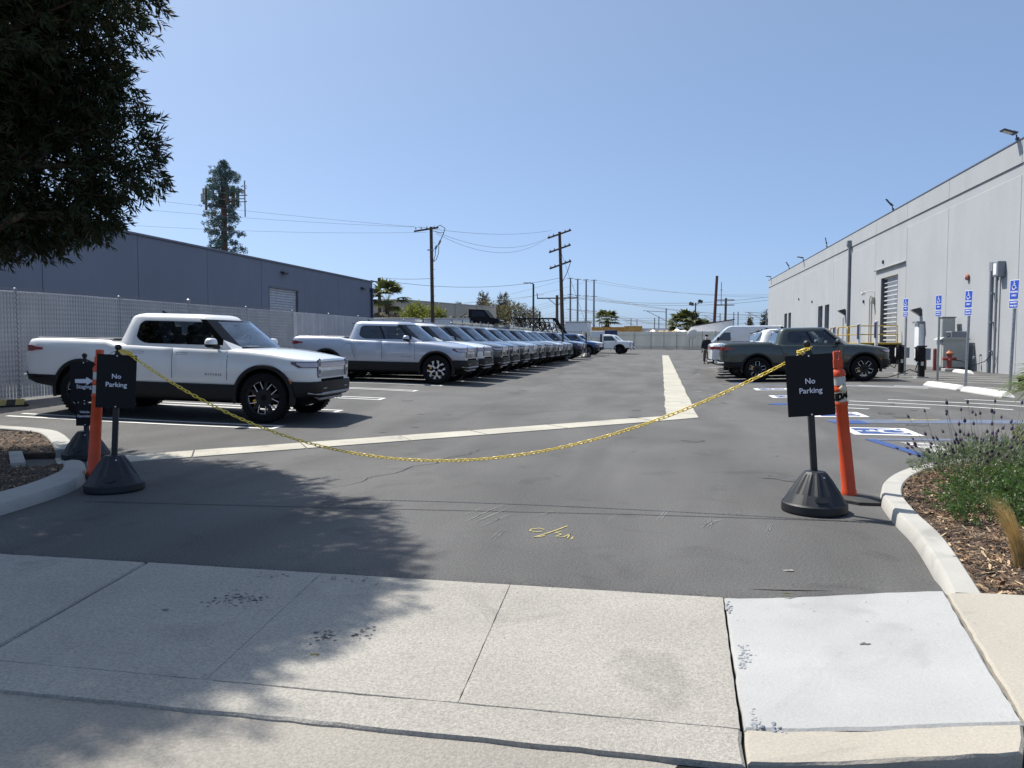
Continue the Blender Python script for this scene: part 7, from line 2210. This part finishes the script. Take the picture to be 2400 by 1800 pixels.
# tarpaulin heap
tp_ = thing("tarpaulin_heap", "heap of pale tarpaulins showing over the far screened fence", "tarpaulin", (2.2, 134.5, 1.2))
b = MB(); b.grid(lambda u, v: (u * 8.5, v * 3, .4 + 1.55 * (1 - .75 * abs(u) ** 2.2) * (1 - v * v) + .28 * math.sin(u * 17 + v * 3) * math.cos(u * 7) + .15 * math.sin(u * 41)), [-1 + i / 30 for i in range(61)], [-1 + i / 5 for i in range(11)]); b.build("sheet", M_TARP, tp_)
b = MB(); b.grid(lambda u, v: (-1.5 + u * 1.6, v * 1.6 - 1.9, 1.45 + .4 * (1 - v * v) + .1 * math.sin(u * 9)), [-1 + i / 8 for i in range(17)], [-1, -.5, 0, .5, 1]); b.build("folded_sheet", M_STRAW, tp_)
gp = thing("gable_shelter", "white gabled shelter roof between the tarpaulins and the white van", "shelter", (8.6, 140, 0))
b = MB(); b.prism([(-3.6, 0), (3.6, 0), (3.6, 5.0), (-3.6, 3.8)], -2, 2, 'xz'); b.build("walls", M_WHITEM, gp)
b = MB(); b.prism([(-3.8, 3.8), (3.8, 5.05), (3.8, 5.2), (-3.8, 3.95)], -2.2, 2.2, 'xz'); b.build("roof", M_STEELD, gp)
mr = thing("pale_radome", "pale round radome on a post by the far gate", "mirror", (4.75, 123.1, 0))  # egg-like radome, built as a pale disc on a post
b = MB(); b.lathe([(0, .2), (.45, .18), (.75, .05), (.8, -.02), (.7, -.12), (0, -.14)], 24, (0, 0, 2.5), M=Matrix.Rotation(R(90), 3, 'X')); b.build("dome", M_TARP, mr)
b = MB(); b.tube([(0, .15, 0), (0, .15, 2.5)], .06, 8); b.build("post", M_GALV, mr)
simple_box_thing("notice_board", "small navy notice board on the far fence beside the flatbed lorries", "sign", (-6.4, 100.0, 2.0), (1.6, .08, .8), M_NAVY, 0, None, (("post", (0, .1, -.6), (.08, .08, 2.6), M_GALV),))
simple_box_thing("notice_board", "small white notice board on the far screened fence left of the lorries", "sign", (-9.4, 118.0, 1.9), (2.6, .08, 1.0), M_WHITEM, 0, None, (("post", (0, .1, -.6), (.08, .08, 2.6), M_GALV),))

# ================================================================== POLES AND WIRES
def wire(b, p, q, sag, r=.012, n=18):
    p = Vector(p); q = Vector(q)
    b.tube([p.lerp(q, i / n) + Vector((0, 0, -4 * sag * (i / n) * (1 - i / n))) for i in range(n + 1)], r, 4, caps=False)
p1 = thing("utility_pole", "dark wooden utility pole with one crossarm and cable drops, left of centre", "utility pole", (-17.55, 57.7, 0))
b = MB(); b.tube([(.12, 0, 0), (.06, 0, 5), (0, 0, 10.2)], [.16, .145, .125], 12); b.build("pole", M_WOOD, p1)
for i in range(18):
    b = MB(); s = 1 if i % 2 else -1; z = 3.2 + .34 * i
    b.tube([(.08 + s * .1, 0, z), (.08 + s * .24, 0, z)], .012, 4); b.build("step_peg", M_STEELD, p1)
b = MB(); b.box((-.35, -.15, 10.0), (2.3, .10, .12), rot=Matrix.Rotation(R(-20), 3, 'Z') @ Matrix.Rotation(R(-3), 3, 'Y')); b.build("crossarm", M_WOOD, p1)
b = MB()
for x in (-1.3, -.8, -.3, .35): b.lathe([(.05, 0), (.06, .05), (.03, .08), (.05, .12), (0, .18)], 8, (x, -.15 - (x + .35) * .36, 10.08))
b.build("insulators", M_STEELG, p1)
b = MB()
b.tube([(.2, 0, 10.1), (.75, -.1, 10.3), (1.15, -.1, 10.05), (1.0, -.1, 9.6), (.75, -.1, 9.1), (.5, -.1, 8.7)], .03, 5); b.tube([(.15, 0, 9.9), (.7, -.1, 9.75), (1.05, -.1, 9.75)], .025, 5)
b.tube([(.65, -.1, 8.9), (.62, -.1, 8.2), (.45, -.1, 7.7), (.15, 0, 7.5)], .025, 5); b.tube([(.4, -.1, 8.6), (.35, -.1, 8.0), (.2, -.05, 7.6)], .025, 5)
b.build("cable_drop", M_STEELD, p1)
for x, z in ((.42, 8.6), (.72, 9.0)):
    b = MB(); b.box((x, -.12, z), (.14, .14, .34), rot=Matrix.Rotation(R(25), 3, 'Y'), bev=.03); b.build("pothead", M_STEELG, p1)
b = MB(); b.box((0, -.16, 8.42), (.5, .08, .08)); b.build("bracket", M_STEELG, p1)
p2 = thing("utility_pole", "leaning wooden utility pole with three short crossarms near the centre", "utility pole", (-11.5, 91.4, 0))
b = MB(); b.tube([(.0, 0, 0), (-.22, 0, 7), (-.48, 0, 14.3)], [.26, .22, .17], 12); b.build("pole", M_WOOD, p2)
for z, L_ in ((14.0, 1.9), (12.3, 1.75), (10.4, 1.75)):
    b = MB(); c = Vector((-.46 + (14 - z) * .036, -.22, z)); Rm = Matrix.Rotation(R(34), 3, 'Z') @ Matrix.Rotation(R(-20), 3, 'Y')
    b.box(c, (L_ * 1.7, .16, .20), rot=Rm); ca = b.build("crossarm", M_WOOD, p2)
    b = MB()
    for s in (-.8, -.45, .45, .8): b.lathe([(.07, 0), (.09, .06), (.05, .1), (.07, .16), (0, .22)], 8, c + Rm @ Vector((s * L_ * .95, 0, .1)))
    b.build("insulators", M_STEELG, ca)
b = MB(); b.tube([(.9, 0, 10.9), (.5, -.1, 9.6), (-.2, -.1, 8.2)], .04, 5); b.build("brace", M_WOOD, p2)
g0 = MB(); g0.tube([(-.4, 0, 12.2), (3.4, 6, 0)], .022, 4); g0.build("guy_wire", M_WIRE, p2)
p3 = thing("utility_pole", "short dark pole top behind the fan palm by the left warehouse", "utility pole", (-26.9, 71.2, 0))
b = MB(); b.tube([(0, 0, 0), (0, 0, 7.5)], .17, 10); b.build("pole", M_WOOD, p3)
b = MB(); b.box((-.4, -.1, 7.15), (.9, .12, .12), rot=Matrix.Rotation(R(12), 3, 'Y')); b.build("crossarm", M_WOOD, p3)
p4 = thing("utility_pole", "thin pole with a T crossarm between the lamp and the leaning pole", "utility pole", (-21.3, 158.9, 0))
b = MB(); b.tube([(0, 0, 0), (0, 0, 10.8)], [.34, .28], 10); b.build("pole", M_WOOD, p4)
b = MB(); b.box((0, 0, 10.2), (8.4, .2, .24)); b.tube([(-1.8, 0, 10.1), (0, 0, 8.6)], .07, 5); b.tube([(1.8, 0, 10.1), (0, 0, 8.6)], .07, 5); b.tube([(-4.1, 0, 10.2), (-4.2, 0, 11.3)], .09, 6); b.build("crossarm", M_WOOD, p4)
for i, (x, y, h, r_, lean, lab) in enumerate(((-18.6, 118.6, 5.9, .16, 0, "short bare pole stub right of the tall street lamp"), (9.2, 144.4, 13.1, .30, .55, "tall bare dark pole rising left of the white van"), (16.1, 206.8, 12.4, .35, .2, "dark pole with double crossarm and mast right of the bare pole"))):
    t = thing("utility_pole", lab, "utility pole", (x, y, 0))
    b = MB(); b.tube([(0, 0, 0), (lean, 0, h)], [r_, r_ * .8], 10); b.build("pole", M_WOOD if i != 1 else mat("red_brown_wood", (.10, .045, .04), rough=.9, var=.3, scale=2), t)
    if i == 2:
        for z in (11.9, 10.6):
            b = MB(); b.box((.1, 0, z), (4.4, .2, .24)); b.build("crossarm", M_WOOD, t)
        b = MB(); b.tube([(-1.0, 0, 10.6), (-1.0, 0, 16.5)], .10, 6); b.tube([(-1.3, 0, 14.5), (-.7, 0, 14.5)], .08, 5); b.build("mast", M_STEELG, t)
lp = thing("street_lamp", "dark street lamp with a single arm pointing left, left of the leaning pole", "street lamp", (-11.42, 69.1, 0))
b = MB(); b.tube([(0, 0, 0), (0, 0, 6.55)], [.10, .085], 12); b.build("pole", M_STEELD, lp)
b = MB(); b.tube([(0, 0, 6.52), (-.12, 0, 6.62), (-.35, 0, 6.66)], .05, 8); b.box((-.62, 0, 6.66), (.62, .26, .07), bev=.03); b.build("lamp_head", M_STEELD, lp)
TG_ = "grey steel transmission poles beyond the centre"
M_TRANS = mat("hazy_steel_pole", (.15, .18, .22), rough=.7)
trs = []
for i, (x, y, h) in enumerate(((-48.8, 418.4, 35.4), (-44.9, 419.1, 34.9), (-40.4, 420.0, 34.6), (-36.2, 420.8, 34.4))):
    t = thing("transmission_pole", "grey steel transmission pole, %s of four beyond the centre" % ("leftmost", "second from left", "third from left", "rightmost")[i], "transmission pole", (x, y, 0), group=TG_)
    b = MB(); b.tube([(0, 0, 0), (.0, 0, h)], [.62, .40], 10); b.build("pole", M_TRANS, t)
    for z in (h - .3, h - 9, h - 17):
        b = MB(); b.box((0, 0, z), (3.4, .3, .3)); b.build("crossarm", M_TRANS, t)
    trs.append((x, y, h))
rs = np.random.RandomState(5)
CT = "railway catenary masts on the skyline"
MASTL = ["railway mast with bracket just left of the lone fan palm", "thin railway mast directly behind the lone fan palm", "railway mast above the left mustard container end", "railway mast with bracket above the mustard containers' right part",
         "thin railway mast above the white and grey container, left one", "thin railway mast above the white and grey container, right one", "tallest thin mast above the tarpaulin heap", "railway mast just right of the tallest thin mast", "railway mast left of the bushy far palm",
         "thin railway mast rising behind the olive shrub, left one", "thin railway mast rising behind the olive shrub, right one", "thin railway mast just left of the bare red-brown pole's top", "railway mast with bracket just right of the bare red-brown pole",
         "thin railway mast between the double-crossarm pole and the conifers", "thin railway mast right of the double-crossarm pole", "railway mast with bracket touching the right warehouse corner", "faint thin railway mast farthest behind the lone fan palm"]
for i in range(17):
    u = [1404, 1425, 1478, 1492, 1533, 1543, 1560, 1574, 1582, 1626, 1635, 1675, 1686, 1718, 1728, 1794, 1410][i]
    Zc = [300, 330, 300, 330, 260, 250, 210, 300, 280, 290, 300, 240, 260, 260, 250, 230, 360][i]
    top = [748, 750, 746, 748, 745, 742, 723, 743, 742, 738, 739, 735, 735, 732, 731, 727, 752][i]
    X = (u - 1200) / 1803 * Zc; a = R(10.9686)
    x, y, z = X * math.cos(a) - Zc * math.sin(a), X * math.sin(a) + Zc * math.cos(a), 1.45 + (798 - top) / 1803 * Zc
    t = thing("catenary_mast", MASTL[i], "mast", (x, y, 0), group=CT)
    b = MB(); b.tube([(0, 0, 0), (0, 0, z)], .17, 6); b.build("mast", M_TRANS, t)
    if i % 3 == 0:
        b = MB(); b.tube([(0, 0, z - 1), (-6.2, 0, z - .6)], .09, 5); b.tube([(0, 0, z - 3.4), (-5.2, 0, z - .7)], .08, 5); b.build("cantilever", M_TRANS, t)
dl_ = thing("twin_floodlight", "pole with two floodlights above the far palm", "floodlight", (7.2, 172.0, 0))
b = MB(); b.tube([(0, 0, 0), (0, 0, 9.6)], .14, 8); b.tube([(-.7, 0, 9.0), (.8, 0, 9.5)], .09, 6); b.build("pole", M_STEELD, dl_)
for x, z in ((-.9, 9.4), (1.0, 9.9)):
    b = MB(); b.box((x, 0, z), (1.0, .6, .7), rot=Matrix.Rotation(R(20), 3, 'Y'), bev=.1); b.build("lamp_head", M_STEELD, dl_)
# wires: each run is one thing
def wires(label, runs, r):
    b = MB()
    for p, q, s in runs: wire(b, p, q, s, r)
    o = b.build("power_lines", M_WIRE); tag(o, label, "power lines"); return o
P1 = Vector((-17.55, 57.7, 10.15)); P2 = Vector((-11.97, 91.3, 14.1)); P3 = Vector((-26.9, 71.2, 7.3)); P0 = Vector((-52, 30, 11.8))
wires("power lines strung from the dark utility pole to the leaning pole", [(P1 + Vector((-.9, -.2, .05)), P2 + Vector((-.9, -.5, .3)), .5), (P1 + Vector((.3, -.3, -.3)), P2 + Vector((-1.4, -.6, -.6)), 1.2), (P1 + Vector((.5, -.4, -.5)), P2 + Vector((-1.6, -.8, -.8)), 1.5)], .012)
wires("power lines running left from the dark utility pole past the pine mast", [(P1 + Vector((-1.3, 0, .1)), P0 + Vector((0, 0, .6)), .5), (P1 + Vector((-.8, 0, .05)), P0 + Vector((1, 4, -.4)), .6), (P1 + Vector((-.4, 0, -.35)), P0 + Vector((2, 9, -1.6)), .7)], .008)
wires("low cable from the short pole by the palm up to the leaning pole", [(P3, Vector((-11.7, 91.3, 8.9)), .9), (P3 + Vector((0, 0, .25)), Vector((-17.6, 57.7, 7.15 - .9)), .1)], .018)
FAR = []
for (x, y, h) in trs:
    for z in (h - .3, h - 9, h - 17):
        if rs.rand() < .75:
            FAR.append(((x + 1.6, y, z), (x + 190, y - 105, z - 4), 11.0)); FAR.append(((x - 1.6, y, z), (x - 200, y + 120, z - 12), 8.0))
wires("long high-voltage lines sweeping from the transmission poles to both sides", FAR, .055)
wires("sagging lines from the T pole towards the right warehouse", [((-21, 158.8, 10.9), (40, 140, 13.2), 3.4), ((-19, 158.8, 10.4), (40, 140, 12.4), 3.2), ((-24, 158.8, 11), (-90, 170, 11.5), 2.0)], .03)
wires("railway contact wires along the skyline", [((-60, 290, 9.2), (60, 292, 9.5), .5), ((-60, 270, 7.6), (60, 272, 7.6), .4), ((-70, 300, 10.4), (70, 300, 10.6), .6)], .03)
